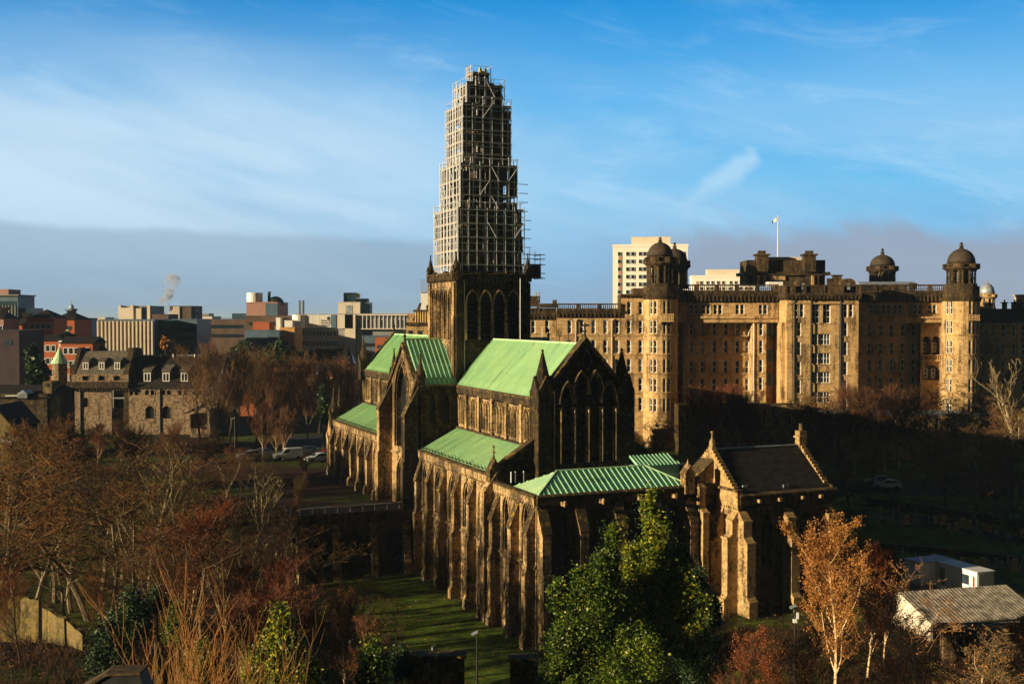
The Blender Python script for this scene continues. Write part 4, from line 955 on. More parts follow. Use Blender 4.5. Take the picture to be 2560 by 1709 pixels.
for px in (1439, 1529): mb = MB(); mb.tube((hx(px), -.2, hzz(797)), (hx(px), -.2, -25), .10, n=6); mb.box(hx(px) - .35, hx(px) + .35, -.45, -.05, hzz(801), hzz(797)); part(hosp, 'downpipe', mb, M_['concrete_pale'])
# round towers
def rtower(pcx, dy, rad, ztop, zdark, rows, wincols, lantern, name='tower'):
    cx = hx(pcx, dy); n = 24
    f_ = [Fr((cx + rad * math.cos(2 * math.pi * i / n), dy + rad * math.sin(2 * math.pi * i / n), 0), (math.cos(2 * math.pi * (i + .5) / n + math.pi / 2), math.sin(2 * math.pi * (i + .5) / n + math.pi / 2), 0), (math.cos(2 * math.pi * (i + .5) / n), math.sin(2 * math.pi * (i + .5) / n), 0)) for i in range(n)]
    fw = 2 * rad * math.sin(math.pi / n); wl = MB()
    for i, fr in enumerate(f_):
        if i in wincols:
            cur = GZ
            for b in sorted(rows): wall(wl, fr, 0, fw, cur, b + 3.0, [(fw / 2, .33, b, b + 2.75, 0)], .3); cur = b + 3.0
            wall(wl, fr, 0, fw, cur, ztop, [], .3)
            for b in rows: inst(hosp, 'window', SN[0], fr.mat(fw / 2, b, -.28), [('frame', SN[1])])
        else: wall(wl, fr, 0, fw, GZ, ztop, [], .3)
    part(hosp, 'round_tower', wl, HS)
    for y in (836, 884, 932, 980): mb = MB(); z = hzz(y, dy - rad); mb.lathe(cx, dy, [(rad, z), (rad + .2, z - .05), (rad + .2, z - .3), (rad, z - .3)], n); part(hosp, 'string_course', mb, HS)
    mb = MB(); mb.lathe(cx, dy, [(rad, ztop - .1), (rad + .35, ztop + .5), (rad + .5, ztop + .8), (rad - .1, ztop + .9), (rad - .15, zdark)], n)
    part(hosp, 'cornice', mb, HD)
    cupola(cx, dy, zdark, *lantern)
def cupola(cx, cy, z0, r, z1, zd, zf, mat=HD, dome=None):
    """octagonal lantern with columns, dome and finial: z1 lantern top, zd dome top, zf finial tip"""
    mb = MB(); h = z1 - z0
    mb.lathe(cx, cy, [(r * 1.05, z0), (r * 1.05, z0 + h * .16), (r * .62, z0 + h * .17), (r * .62, z1)], 8, math.pi / 8)
    for i in range(8):
        a = 2 * math.pi * i / 8 + math.pi / 8
        for da in (-.13, .13): x, y = cx + r * .9 * math.cos(a + da), cy + r * .9 * math.sin(a + da); mb.lathe(x, y, [(r * .085, z0 + h * .16), (r * .075, z1 - h * .08), (r * .12, z1 - h * .05), (r * .12, z1)], 6)
        mb.tube((cx + r * .62 * math.cos(a), cy + r * .62 * math.sin(a), z0 + h * .5), (cx + r * .9 * math.cos(a), cy + r * .9 * math.sin(a), z0 + h * .5), r * .06)
    mb.lathe(cx, cy, [(r * 1.0, z1 - .02), (r * 1.22, z1 + h * .10), (r * 1.22, z1 + h * .14), (r * .98, z1 + h * .2), (r * .92, z1 + h * .42), (r * 1.0, z1 + h * .46), (r * .8, z1 + h * .5)], 16)
    for i in range(8): a = 2 * math.pi * i / 8 + math.pi / 8; mb.cbox(cx + r * 1.02 * math.cos(a), cy + r * 1.02 * math.sin(a), z1 + h * .12, r * .3, r * .3, h * .28)
    o = part(hosp, 'lantern', mb, mat)
    for i in range(8):
        a = 2 * math.pi * i / 8; d = MB(); w = r * .2
        fr = Fr((cx + r * .60 * math.cos(a), cy + r * .60 * math.sin(a), 0), (-math.sin(a), math.cos(a), 0), (math.cos(a), math.sin(a), 0)); pane(fr, 0, w, z0 + h * .25, z0 + h * .72, -w, -.02, d); 
        if o: link('opening', d.mesh('opening', M_['leaded_glass']), o)
    d = MB(); zb = z1 + h * .46; R_ = r * .92; hh = zd - zb
    d.lathe(cx, cy, [(R_, zb)] + [(R_ * math.cos(t * math.pi / 2 / 9) * (1 if t < 9 else 0) + .03, zb + hh * math.sin(t * math.pi / 2 / 9)) for t in range(1, 10)], 20)
    me = d.mesh('dome', dome or M_['dome_stone']); shade(me); do = link('dome', me, hosp)
    d = MB(); H = zf - zd; d.lathe(cx, cy, [(.22 * r, zd - .15), (.10 * r, zd + H * .25), (.20 * r, zd + H * .38), (.06 * r, zd + H * .5), (.06 * r, zd + H * .6), (.14 * r, zd + H * .72), (.02, zf)], 8); link('finial', d.mesh('finial', mat), do)
plain('dome_stone', (.050, .036, .026), .75, 0, .2, .3, 1.0)
B3 = [hzz(y) - 1.375 for y in (769, 817, 866, 913, 961, 1010)]
r1 = 3.7
rtower(1650, 1.0, r1, hzz(747, -3), hzz(716, -3), B3, (15, 16, 18, 19), (2.9, hzz(664), hzz(605), hzz(591)))
mb = MB(); cxb = hx(1667, -3); mb.box(cxb - 1.35, cxb + 1.35, -4.0, -2.2, hzz(804), hzz(801)); 
for i in range(8): mb.lathe(cxb - 1.2 + i * .34, -3.9, [(.09, hzz(801)), (.13, hzz(796)), (.07, hzz(787))], 5)
mb.box(cxb - 1.35, cxb + 1.35, -4.05, -3.75, hzz(787), hzz(784)); mb.prism([(cxb - 1.2, -2.6, hzz(804)), (cxb - 1.2, -3.8, hzz(804)), (cxb - 1.2, -2.6, hzz(812))], (.3, 0, 0)); mb.prism([(cxb + .9, -2.6, hzz(804)), (cxb + .9, -3.8, hzz(804)), (cxb + .9, -2.6, hzz(812))], (.3, 0, 0)); part(hosp, 'balcony', mb, HS)
cupola(hx(1686, 9), 9, hzz(722, 9), 2.9, hzz(672, 9), hzz(622, 9), hzz(605, 9))
mb = MB(); mb.box(hx(1664), hx(1712), 2.5, 14, GZ, hzz(722)); part(hosp, 'block', mb, HD)
# D: recessed range with the attic storey carried forward
def recess(p0, p1, cols, rows_y, attic_cols, yatt0=790, yatt1=806, apair=True, ribs=None):
    fr_ = hfr(5.0); x0, x1 = hx(p0, 5), hx(p1, 5)
    k = (YH + 5) / YH
    w = [(hx(c, 5), hzz(y, 5) - 1.375, SW, .46, 2.75) for c in cols for y in rows_y]
    hwall(fr_, x0, x1, GZ, hzz(800, 5), w, seed=int(p0))
    for y in (838, 884, 932): string(fr_, x0, x1, hzz(y, 5))
    f2 = hfr(1.0); x0, x1 = hx(p0, 1), hx(p1, 1)
    w2 = []
    for c in attic_cols: w2 += [(hx(c - 6, 1), hzz(785, 1), SB_, .42, 2.0), (hx(c + 6, 1), hzz(785, 1), SB_, .42, 2.0)]
    hwall(f2, x0, x1, hzz(yatt1, 1), hzz(756, 1), w2, seed=int(p1))
    mb = MB(); mb.box(x0, x1, 1.02, 5.2, hzz(yatt1, 1) - .02, hzz(yatt1, 1) + .2); part(hosp, 'soffit', mb, HD)
    string(f2, x0, x1, hzz(yatt0, 1), .35, .5)
    hcornice(f2, x0, x1, hzz(756, 1), hzz(730, 1), .9, True, hzz(711, 1))
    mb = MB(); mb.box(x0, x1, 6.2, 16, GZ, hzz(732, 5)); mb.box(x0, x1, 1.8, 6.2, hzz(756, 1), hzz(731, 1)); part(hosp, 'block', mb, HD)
recess(1688, 1945, (1728, 1756, 1785.6, 1814, 1843, 1868), (823, 867, 917, 949 + 12), (1735, 1765, 1795, 1850, 1908))
# forward bay and deep slot next to the central block
fb_ = hfr(1.6); x0, x1 = hx(1881, 1.6), hx(1916, 1.6)
hwall(fb_, x0, x1, GZ, hzz(806, 1), [(hx(1903, 1.6), hzz(y) - 1.3, SW, .46, 2.75) for y in (823, 868, 916, 961)], seed=9)
mb = MB(); mb.box(x0 + .02, x1, 2.4, 5.1, GZ, hzz(806, 1)); mb.box(x0 + .02, x0 + .4, 1.62, 2.4, GZ, hzz(806, 1)); mb.box(x1 - .4, x1, 1.62, 2.4, GZ, hzz(806, 1)); part(hosp, 'block', mb, HS)
for yy in (840, 905, 965): mb = MB(); mb.box(x1, hx(1942), 3.2, 3.5, hzz(yy), hzz(yy - 30)); part(hosp, 'stair_window', mb, M_['glass_teal'])
mb = MB(); mb.tube((hx(1884, 1.4), 1.35, hzz(806)), (hx(1884, 1.4), 1.35, -25), .1, n=6); part(hosp, 'downpipe', mb, WP)
# E: central block, standing forward
yc = -6.0; fc = hfr(yc); X = lambda p: hx(p, yc); Zc = lambda y: hzz(y, yc); x0, x1 = X(1968), X(2146)
rowsE = (823, 871, 920, 966, 1013)
w = [(X(c), Zc(y) - 1.375, SW, .46, 2.75) for c in (1998, 2114) for y in rowsE]
w += [(X(2054.5), Zc(y) - 1.1, SWIDE, 1.85, 2.2) for y in (848, 896, 943, 993, 1040)]
# split vertically into three so each has its own rows
sidew = lambda c: [(X(c), Zc(y) - 1.375, SW, .46, 2.75) for y in rowsE]
t2 = lambda c: [(X(c - 7), Zc(793), SW, .46, 2.75), (X(c + 7), Zc(793), SW, .46, 2.75)]
hwall(fc, x0, X(2026), GZ, Zc(750), sidew(1998) + t2(1998), seed=11)
hwall(fc, X(2100), x1, GZ, Zc(750), sidew(2114) + t2(2121), seed=12)
fm = hfr(yc + .3)
hwall(fm, X(2026), X(2100), GZ, Zc(750), [w_ for w_ in w if w_[2] is SWIDE] + [(X(2041), Zc(808), STALL, .78, 3.9), (X(2068), Zc(808), STALL, .78, 3.9)], .5, seed=13)
mb = MB(); 
for p in (1985, 2027.5, 2101): mb.tube((X(p), yc - .22, Zc(750)), (X(p), yc - .22, -25), .13, n=6)
part(hosp, 'downpipe', mb, M_['dark_metal'])
for z in range(26): mb = MB()
for xa_, xb_ in ((x0 - .02, x0 + 1.0), (x1 - 1.0, x1 + .02)):
    mb = MB(); fbox(mb, fc, xa_, xb_, GZ + 2, Zc(752), 0, .04)
    for i in range(40): zz = GZ + 2 + i * .75; fbox(mb, fc, xa_, xb_, zz, zz + .45, 0, .10) if zz < Zc(760) else None
    part(hosp, 'quoins', mb, HS)
sf = Fr((x0, 0, 0), (0, 1, 0), (-1, 0, 0)); hwall(sf, yc, 6.2, GZ, Zc(750), [], seed=14)
sf2 = Fr((x1, 0, 0), (0, 1, 0), (1, 0, 0)); hwall(sf2, yc, 6.2, GZ, Zc(750), [], seed=15)
mb = MB(); mb.box(x0 - .7, x0, yc + 1.6, yc + 5.0, GZ, Zc(806)); part(hosp, 'pilaster', mb, HS)
for y in (756,): string(fc, x0, x1, Zc(y))
hcornice(fc, x0 - .4, x1 + .4, Zc(750), Zc(736), .9, True, Zc(712), True); hcornice(sf, yc, 6, Zc(750), Zc(736), .7, True, Zc(712), True)
mb = MB(); mb.box(x0 + .1, x1 - .1, yc + 1.4, 14, GZ + 1, Zc(740))
for p in (2007, 2120):                                       # humped dormer heads on the parapet
    c = X(p); r = 1.45; pts = [(c - r, yc - .2, Zc(735))] + [(c - r * math.cos(a * math.pi / 10), yc - .2, Zc(709) + .9 * math.sin(a * math.pi / 10) * 1.2) for a in range(11)] + [(c + r, yc - .2, Zc(735))]
    mb.prism(pts, (0, 2.4, 0)); 
part(hosp, 'block', mb, HD)
for p in (2007, 2120): mb = MB(); mb.box(X(p) - .3, X(p) + .3, yc - .26, yc - .22, Zc(724), Zc(709)); part(hosp, 'attic_window', mb, M_['blind_glass'])
mb = MB(); mb.box(X(1952), X(1990), 5, 9, Zc(712), Zc(700)); part(hosp, 'tank', mb, WP)
# F: the temple-like crown behind it, with chimneys and flag
yf = 10.0; X2 = lambda p: hx(p, yf); Z2 = lambda y: hzz(y, yf)
mb = MB()
mb.box(X2(1868), X2(2062), yf, yf + 8, Z2(712), Z2(688)); mb.box(X2(1858), X2(2073), yf - .8, yf + 8, Z2(688), Z2(680)); mb.box(X2(1868), X2(2062), yf - .1, yf + 8, Z2(680), Z2(650))
for p in (1886, 1900, 1919, 2020, 2040): mb.cbox(X2(p), yf - .3, Z2(715), .9, .6, 2.4)
for p, t in ((1902, 640), (2020, 640)): mb.cbox(X2(p), yf - .5, Z2(680), 2.4, 2.4, Z2(t) - Z2(680)); mb.cbox(X2(p), yf - .5, Z2(t), 3.1, 3.1, .4); mb.cbox(X2(p), yf - .5, Z2(t) + .4, 1.5, 1.5, .7)
mb.cbox(X2(1876), yf - .2, Z2(680), 1.6, 1.2, 2.3); mb.cbox(X2(2092), yf, Z2(712), 1.6, 1.6, 1.9); mb.cbox(X2(2075), yf, Z2(712), 1.2, 1.2, 1.4); mb.cbox(X2(2092), yf, Z2(690), 2.1, 2.1, .25)
part(hosp, 'attic_block', mb, HD)
for p in (1893, 1909, 2029): mb = MB(); mb.cbox(X2(p), yf - .7, Z2(713), .55, .5, 2.1); part(hosp, 'attic_pilaster', mb, HS)
mb = MB(); mb.box(X2(1922), X2(1962), yf - .4, yf - .1, Z2(700), Z2(690)); part(hosp, 'attic_panel', mb, HS)
mb = MB(); mb.box(X2(1924), X2(2008), yf + 2, yf + 6, Z2(650), Z2(641)); part(hosp, 'rooftop_cabin', mb, M_['concrete_pale'])
fp = thing('flagpole', 'tall white flagpole with small drooping flag on the hospital roof', 'flagpole', (hx(1943.5, 14), YH + 14, hzz(642, 14)))
mb = MB(); H = hzz(541, 14) - hzz(642, 14); mb.tube((0, 0, -.5), (0, 0, H), .13, .07, 8); mb.lathe(0, 0, [(.12, H), (.16, H + .12), (.02, H + .25)], 8); link('pole', mb.mesh('pole', WP), fp)
mb = MB(); fx = [(-.05, H - .1), (-.35, H - .25), (-.7, H - .55), (-1.0, H - .7), (-1.3, H - 1.1)]
mb.loft([[Vector((x, .12 * math.sin(x * 5), z)), Vector((x, .12 * math.sin(x * 5) + .02, z)), Vector((x, .12 * math.sin(x * 5) + .02, z - .85 + abs(x) * .25)), Vector((x, .12 * math.sin(x * 5), z - .85 + abs(x) * .25))] for x, z in fx]); link('flag', mb.mesh('flag', [WP]), fp)
# G: second recess, loggia and the right round tower
recess(2140, 2370, (2174, 2201.6, 2229, 2256.7, 2285), (827, 871, 913, 958), (2185, 2215, 2245, 2294, 2331))
fg = hfr(2.6); x0, x1 = hx(2302, 2.6), hx(2356, 2.6); cG = (x0 + x1) / 2; ZG = lambda y: hzz(y, 2.6)
wl = MB(); wall(wl, fg, x0, x1, GZ, ZG(958), [], .4); wall(wl, fg, x0, x1, ZG(958), ZG(903), [(cG, 1.85, ZG(950), ZG(930), -1.5)], 1.2)
wall(wl, fg, x0, x1, ZG(903), ZG(804), [(cG - 1.0, .82, ZG(888), ZG(850), -.82), (cG + 1.0, .82, ZG(888), ZG(850), -.82)], 1.2)
wl.lathe(cG, 2.5, [(.16, ZG(888)), (.13, ZG(852)), (.24, ZG(848))], 8); part(hosp, 'loggia', wl, HS)
mb = MB(); mb.box(x0, x1, 2.2, 2.65, ZG(903), ZG(898)); mb.box(x0, x1, 2.2, 2.5, ZG(889), ZG(886))
for i in range(9): mb.lathe(x0 + .3 + i * .46, 2.35, [(.07, ZG(898)), (.12, ZG(894)), (.06, ZG(888))], 5)
part(hosp, 'balcony', mb, HS)
mb = MB(); mb.add([fg.p(x0 + .1, ZG(955), -1.2), fg.p(x1 - .1, ZG(955), -1.2), fg.p(x1 - .1, ZG(808), -1.2), fg.p(x0 + .1, ZG(808), -1.2)], [(0, 1, 2, 3)]); part(hosp, 'loggia_back_wall', mb, HD)
for c, y in ((cG - 1.0, 880), (cG + 1.0, 880), (cG - .8, 945), (cG + .8, 945)): inst(hosp, 'window', SB_[0], fg.mat(c, ZG(y), -1.15), [('frame', SB_[1])])
mb = MB(); mb.prism([(hx(2150, 8), 8, hzz(712, 8)), (hx(2300, 8), 8, hzz(712, 8)), (hx(2290, 8), 10, hzz(704, 10)), (hx(2150, 8), 10, hzz(704, 10))], (0, 1.5, .0)); part(hosp, 'glazed_roof', mb, M_['lead_sheet'])
rtower(2402, -.5, 3.75, hzz(752, -4), hzz(715, -4), B3[:1] + B3[1:], (13, 14, 18, 19), (3.0, hzz(676), hzz(622), hzz(605)))
mb = MB(); cxb = hx(2431, -4); mb.box(cxb - 1.3, cxb + 1.3, -4.6, -2.6, hzz(801), hzz(798))
for i in range(8): mb.lathe(cxb - 1.15 + i * .33, -4.5, [(.09, hzz(798)), (.13, hzz(794)), (.07, hzz(788))], 5)
mb.box(cxb - 1.3, cxb + 1.3, -4.65, -4.35, hzz(789), hzz(787)); part(hosp, 'balcony', mb, HS)
cupola(hx(2205, 22), 22, hzz(716, 22), 2.95, hzz(680, 22), hzz(637, 22), hzz(620, 22))
mb = MB(); mb.box(hx(2165, 22), hx(2245, 22), 16, 30, GZ, hzz(712, 22)); mb.cbox(hx(2307), 6, hzz(722), 1.4, 1, 1.4); mb.cbox(hx(2307), 6, hzz(716), .9, .8, .9); part(hosp, 'block', mb, HD)
# I: right wing under a slate roof, and the pale dome behind it
fi = hfr(2.5); x0, x1 = hx(2440, 2.5), hx(2660, 2.5)
hwall(fi, x0, x1, GZ, hzz(806, 2.5), [(hx(c, 2.5), hzz(y, 2.5) - 1.375, SW, .46, 2.75) for c in (2453, 2482, 2509, 2536, 2561, 2588, 2614) for y in (827, 873, 917, 962)], seed=21)
for y in (844, 892, 938): string(fi, x0, x1, hzz(y, 2.5))
mb = MB(); mb.prism([(x0, 2.2, hzz(806)), (x1, 2.2, hzz(806)), (x1, 6, hzz(771)), (x0, 6, hzz(771))], (0, 8, 0)); part(hosp, 'roof', mb, M_['slate'])
mb = MB(); mb.box(x0, x1, 3.6, 14, GZ, hzz(806)); part(hosp, 'block', mb, HD)
for p in (2511, 2536, 2549): mb = MB(); mb.cbox(hx(p, 7), 7, hzz(772), 1.0 if p > 2511 else .7, 1, 1.3); mb.cbox(hx(p, 7), 7, hzz(772) + 1.3, 1.3, 1.2, .2); mb.lathe(hx(p, 7), 7, [(.2, hzz(772) + 1.4), (.18, hzz(772) + 2.0)], 8); part(hosp, 'chimney', mb, HD)
mb = MB(); mb.tube((hx(2549, 2.3), 2.3, hzz(806)), (hx(2549, 2.3), 2.3, hzz(906)), .08); part(hosp, 'downpipe', mb, WP)
mb = MB(); mb.cbox(hx(2558, 9), 9, hzz(772), 2.5, 3, 3.0); mb.cbox(hx(2558, 9), 9, hzz(772) + 2.8, 3.1, 3.5, .35); part(hosp, 'chimney', mb, HS)
cupola(hx(2467, 16), 16, hzz(772, 16), 1.75, hzz(746, 16), hzz(708, 16), hzz(704, 16), HS, M_['lead_sheet'])
# J: low service building and dark plinth wall in front
low = thing('service_building', 'low stone outbuilding with a row of white sash windows below the hospital, behind bare trees', 'outbuilding', (0, YH - 22, 0)); cath_cur[0] = low
YJ = YH - 22
lf = Fr((0, 0, 0), (1, 0, 0), (0, -1, 0)); jx = lambda p: at(p, 790, YJ).x; jz = lambda y: at(1280, y, YJ).z
hwall(lf, jx(2085), jx(2450), -30, jz(1036), [(jx(2100 + i * 27.3), jz(1076), SW, .46, 2.2) for i in range(13)], seed=31)
mb = MB(); mb.box(jx(2085), jx(2450), 1.05, 9, -30, jz(1038)); part(low, 'block', mb, HD)
mb = MB(); mb.box(jx(2080), jx(2455), -.3, 9.3, jz(1038), jz(1034)); part(low, 'flat_roof', mb, M_['lead_sheet'])
ret = thing('terrace_building', 'plain stone terrace block with flat top in front of the central hospital wing', 'outbuilding', (0, YH - 14, 0)); cath_cur[0] = ret
YR = YH - 14; rx = lambda p: at(p, 790, YR).x; rz_ = lambda y: at(1280, y, YR).z
hwall(Fr((0, 0, 0), (1, 0, 0), (0, -1, 0)), rx(1700), rx(2012), -30, rz_(1012), [(rx(1720 + i * 32), rz_(1062), SB_, .42, 2.0) for i in range(9)], seed=32)
mb = MB(); mb.box(rx(1700), rx(2012), 1.05, 7, -30, rz_(1014)); part(ret, 'block', mb, HD)
mb = MB(); mb.box(rx(1934), rx(1955), -.12, -.02, rz_(1040), rz_(1024)); part(ret, 'notice_board', mb, M_['blind_glass'])
cath_cur[0] = cath

# ------------------------------------------------------------------ tower blocks behind the hospital
def flats(name, label, p0, p1, ptop, Y, dep, rows, cols, side=20):
    x0, x1 = at(p0, 790, Y).x, at(p1, 790, Y).x; zt = at(1280, ptop, Y).z; h = 2.95
    t = thing(name, label, 'tower block', ((x0 + x1) / 2, Y, -30), R(-6)); hw = (x1 - x0) / 2; H = zt + 30
    mb = MB(); mb.box(-hw, hw, 0, dep, 0, H); mb.box(-hw - .2, hw + .2, -.2, dep, H, H + 1.0); part(t, 'wall', mb, M_['concrete_white'])
    mb = MB(); mb.box(-hw + 2.2, -hw + 3.6, -.12, -.02, 4, H - 2); mb.box(hw - 3.2, hw - 1.8, -.12, -.02, 4, H - 2); part(t, 'cladding_strip', mb, M_['cladding_pink'])
    mb = MB(); mb.box(-hw * .5, hw * .55, dep * .3, dep * .7, H + 1, H + 4.2); part(t, 'plant_room', mb, M_['concrete_pale'])
    gl = MB(); gl.box(-.62, .62, -.04, .04, 0, 1.45); gl = gl.mesh('window', GL); f = MB(); f.box(-.7, -.62, -.1, .04, -.08, 1.53); f.box(.62, .7, -.1, .04, -.08, 1.53); f.box(-.7, .7, -.1, .04, -.1, 0); f.box(-.7, .7, -.1, .04, 1.45, 1.53); f = f.mesh('frame', WP)
    for r in range(rows):
        for c in cols: inst(t, 'window', gl, Matrix.Translation((-hw + 2 * hw * c, -.17, H - 3.4 - r * h)), [('frame', f)])
    return t
flats('tower_block', 'cream high-rise tower block behind the hospital dome, tallest building on the skyline', 1532, 1718, 617, 430, 16, 15, (.09, .20, .27, .37, .43, .55, .62, .70, .78, .86, .94))
flats('tower_block', 'distant low-looking cream tower block whose top just clears the hospital balustrade', 1730, 1885, 693, 560, 18, 5, (.15, .25, .33, .42, .5, .62, .7, .78, .86, .94))
# ------------------------------------------------------------------ the rubble-stone museum on the left
YM = 253.0; mx = lambda p, d=0: at(p, 790, YM + d).x; mz = lambda y, d=0: at(1280, y, YM + d).z
RB, SL, SG = M_['rubble_stone'], M_['slate'], M_['slate_grey']
mus = thing('museum', 'rubble-stone baronial museum with slate roofs, dormers, corbelled balcony and two dark pointed arches', 'museum', (0, YM, 0)); cath_cur[0] = mus
x0, x1, x2, x3 = mx(178), mx(277), mx(320), mx(548)
f0 = Fr((0, 0, 0), (1, 0, 0), (0, -1, 0)); f1 = Fr((0, 1.2, 0), (1, 0, 0), (0, -1, 0)); ff = Fr((0, -.9, 0), (1, 0, 0), (0, -1, 0)); zg = -27.5
DG = M_['leaded_glass']
small = sash(.55, 1.5, 1, 1, .10); 
def mwall(fr, s0, s1, z0, z1, ops, depth=.4, mat=RB, glass=DG):
    rows = {}; wl = MB(); cur = z0
    for o in ops: rows.setdefault(o[2], []).append(o)
    for k in sorted(rows):
        zt = max(o[3] + o[4] for o in rows[k]) + .15; wall(wl, fr, s0, s1, cur, zt, rows[k], depth); cur = zt
    wall(wl, fr, s0, s1, cur, z1, [], depth)
    for c, w, b, sp, ri in ops: wl.path([fr.p(x, h) for x, h in [(c - w - .1, b)] + arch(c, w + .1, sp, ri + (.12 if ri else .1), 5) + [(c + w + .1, b)]], .2, fr.n * .06, None)
    part(cath_cur[0], 'wall', wl, mat)
    for o in ops: part(cath_cur[0], 'window', pane(fr, *o, depth - .02), glass)
mwall(f0, x0, x1, zg, mz(975), [(mx(211), .62, mz(1017), mz(994), 0), (mx(204), .35, mz(1052), mz(1038), 0)])
mwall(f1, x1, x2, zg, mz(975), [((x1 + x2) / 2 - .6, 1.15, mz(1020), mz(985), 0)])
mb = MB(); mb.box(x1 + .1, x2 - .8, -.2, 1.0, mz(996), mz(993)); part(mus, 'balcony_slab', mb, M_['concrete_grey'])
mwall(f0, x0, x2, mz(975) + .01, mz(935), [(mx(p), .75, mz(950.5), mz(939), 0) for p in (213, 253, 291)])
mb = MB(); mb.prism([(x0 - .7, -.05, mz(974)), (x0 - .7, -1.1, mz(969)), (x0 - .7, -1.1, mz(953)), (x0 - .7, -.85, mz(953)), (x0 - .7, -.85, mz(966)), (x0 - .7, -.05, mz(966))], (x2 - x0 + .9, 0, 0))
for i in range(22): x = x0 + i * .66; mb.box(x - .14, x + .14, -.8, 0, mz(976), mz(971))
part(mus, 'balcony', mb, M_['sooty_stone'])
mb = MB(); mb.prism([(x0 + .6, 0, mz(935) + .0), (x0 + .6, 4.2, mz(879)), (x0 + .6, 8.5, mz(879)), (x0 + .6, 12, mz(935))], (x2 - x0 - 1.8, 0, 0)); part(mus, 'roof', mb, SG)
for a, b in ((x0 - .1, x0 + .7), (x2 - 1.2, x2)): mb = MB(); mb.prism([(a, -.1, mz(935)), (a, 4.0, mz(872)), (a, 9, mz(872)), (a, 12.2, mz(935)), (a, 12.2, zg), (a, -.1 + .12, zg), (a, .02, mz(935) - .1)], (b - a, 0, 0)); mb.box(a - .05, b + .08, 3.5, 6.2, mz(900), mz(870)); part(mus, 'gable', mb, M_['hospital_dark_stone'])
def dormer(px, y0, y1, wpx, yb, hood_=True):
    c = mx(px, yb); w = (mx(px + wpx / 2, yb) - c); z0, z1 = mz(y1, yb), mz(y0, yb)
    mb = MB(); mb.box(c - w, c + w, yb + .1, yb + 3.0, z0 - 1.0, z1 - .5); mb.prism([(c - w - .1, yb - .05, z1 - .5), (c - w - .1, yb + 3.6, z1 + .6), (c - w - .1, yb + 3.6, z1 + .3), (c - w - .1, yb - .05, z1 - .7)], (2 * w + .2, 0, 0)); part(mus, 'dormer', mb, SG)
    fr = Fr((0, yb + .08, 0), (1, 0, 0), (0, -1, 0)); s = sash(w * .82, (z1 - z0) * .62, 2, 1, .16); inst(mus, 'window', s[0], fr.mat(c, z0, .02), [('frame', s[1])])
for p in (213, 253, 292): dormer(p, 895, 923, 17, .9)
# right-hand block
mwall(f0, x2, x3, zg, mz(970), [(mx(p) + d, .42, mz(987), mz(975), 0) for p in (333, 373, 414, 455, 495) for d in (-.62, .62)] + [(mx(p), 1.0, mz(1046), mz(1024), mz(1014) - mz(1024)) for p in (373, 414)])
mb = MB(); mb.prism([(x2, -.35, mz(970) - .1), (x2, 7.2, mz(892)), (x2, 14.5, mz(970)), (x2, 14.5, mz(970) - .3)], (x3 - x2 - .9, 0, 0)); part(mus, 'roof', mb, SL)
mb = MB(); mb.tube((x2, 7.2, mz(892) + .1), (x3 - 1, 7.2, mz(892) + .1), .16, n=6); part(mus, 'ridge_flashing', mb, M_['lead_sheet'])
mb = MB(); mb.prism([(x3 - 1.1, -.4, mz(968)), (x3 - 1.1, 7.2, mz(888)), (x3 - 1.1, 14.6, mz(968)), (x3 - 1.1, 14.6, zg), (x3 - 1.1, .03, zg), (x3 - 1.1, .03, mz(968))], (1.1, 0, 0)); mb.box(x3 - 4.3, x3 - 2.6, 6.2, 8.4, mz(915), mz(883)); part(mus, 'chimney_gable', mb, M_['hospital_dark_stone'])
for p in (367, 414, 460): dormer(p, 919, 953, 21, 1.3)
for p in (401, 433, 487, 261): mb = MB(); mb.lathe(mx(p, 7), 7.0, [(.22, mz(895, 7)), (.2, mz(884, 7))], 8); part(mus, 'chimney_pot', mb, M_['concrete_pale'])
mb = MB(); mb.lathe(x3 + .6, .8, [(1.0, -24.5), (1.75, mz(985)), (1.75, mz(970)), (2.0, mz(968)), (1.4, mz(952)), (.75, mz(940)), (.1, mz(921))], 16); part(mus, 'corner_turret', mb, SG)
mb = MB(); mb.tube((mx(399), -.12, mz(970)), (mx(399), -.12, zg), .16, n=6); mb.tube((mx(200), -.12, mz(975)), (mx(200), -.12, zg), .22, n=6); part(mus, 'downpipe', mb, M_['dark_metal'])
px0, px1 = mx(462, -6), mx(523, -6); mb = MB(); mb.prism([(px0, -6.5, mz(1034, -6)), (px1, -6.5, mz(1014, -6)), (px1 - .0, -1, mz(995)), (px0 + 3.0, -1, mz(1008))], (0, 0, .25)); part(mus, 'porch_roof', mb, SG)
mb = MB(); mb.box(px1 - .4, px1 + .2, -6.5, -.05, zg, mz(1012, -6)); mb.box(px0 + 1, px1 - .4, -5.8, -.05, zg, mz(1036, -6)); part(mus, 'porch_wall', mb, RB)
cath_cur[0] = cath
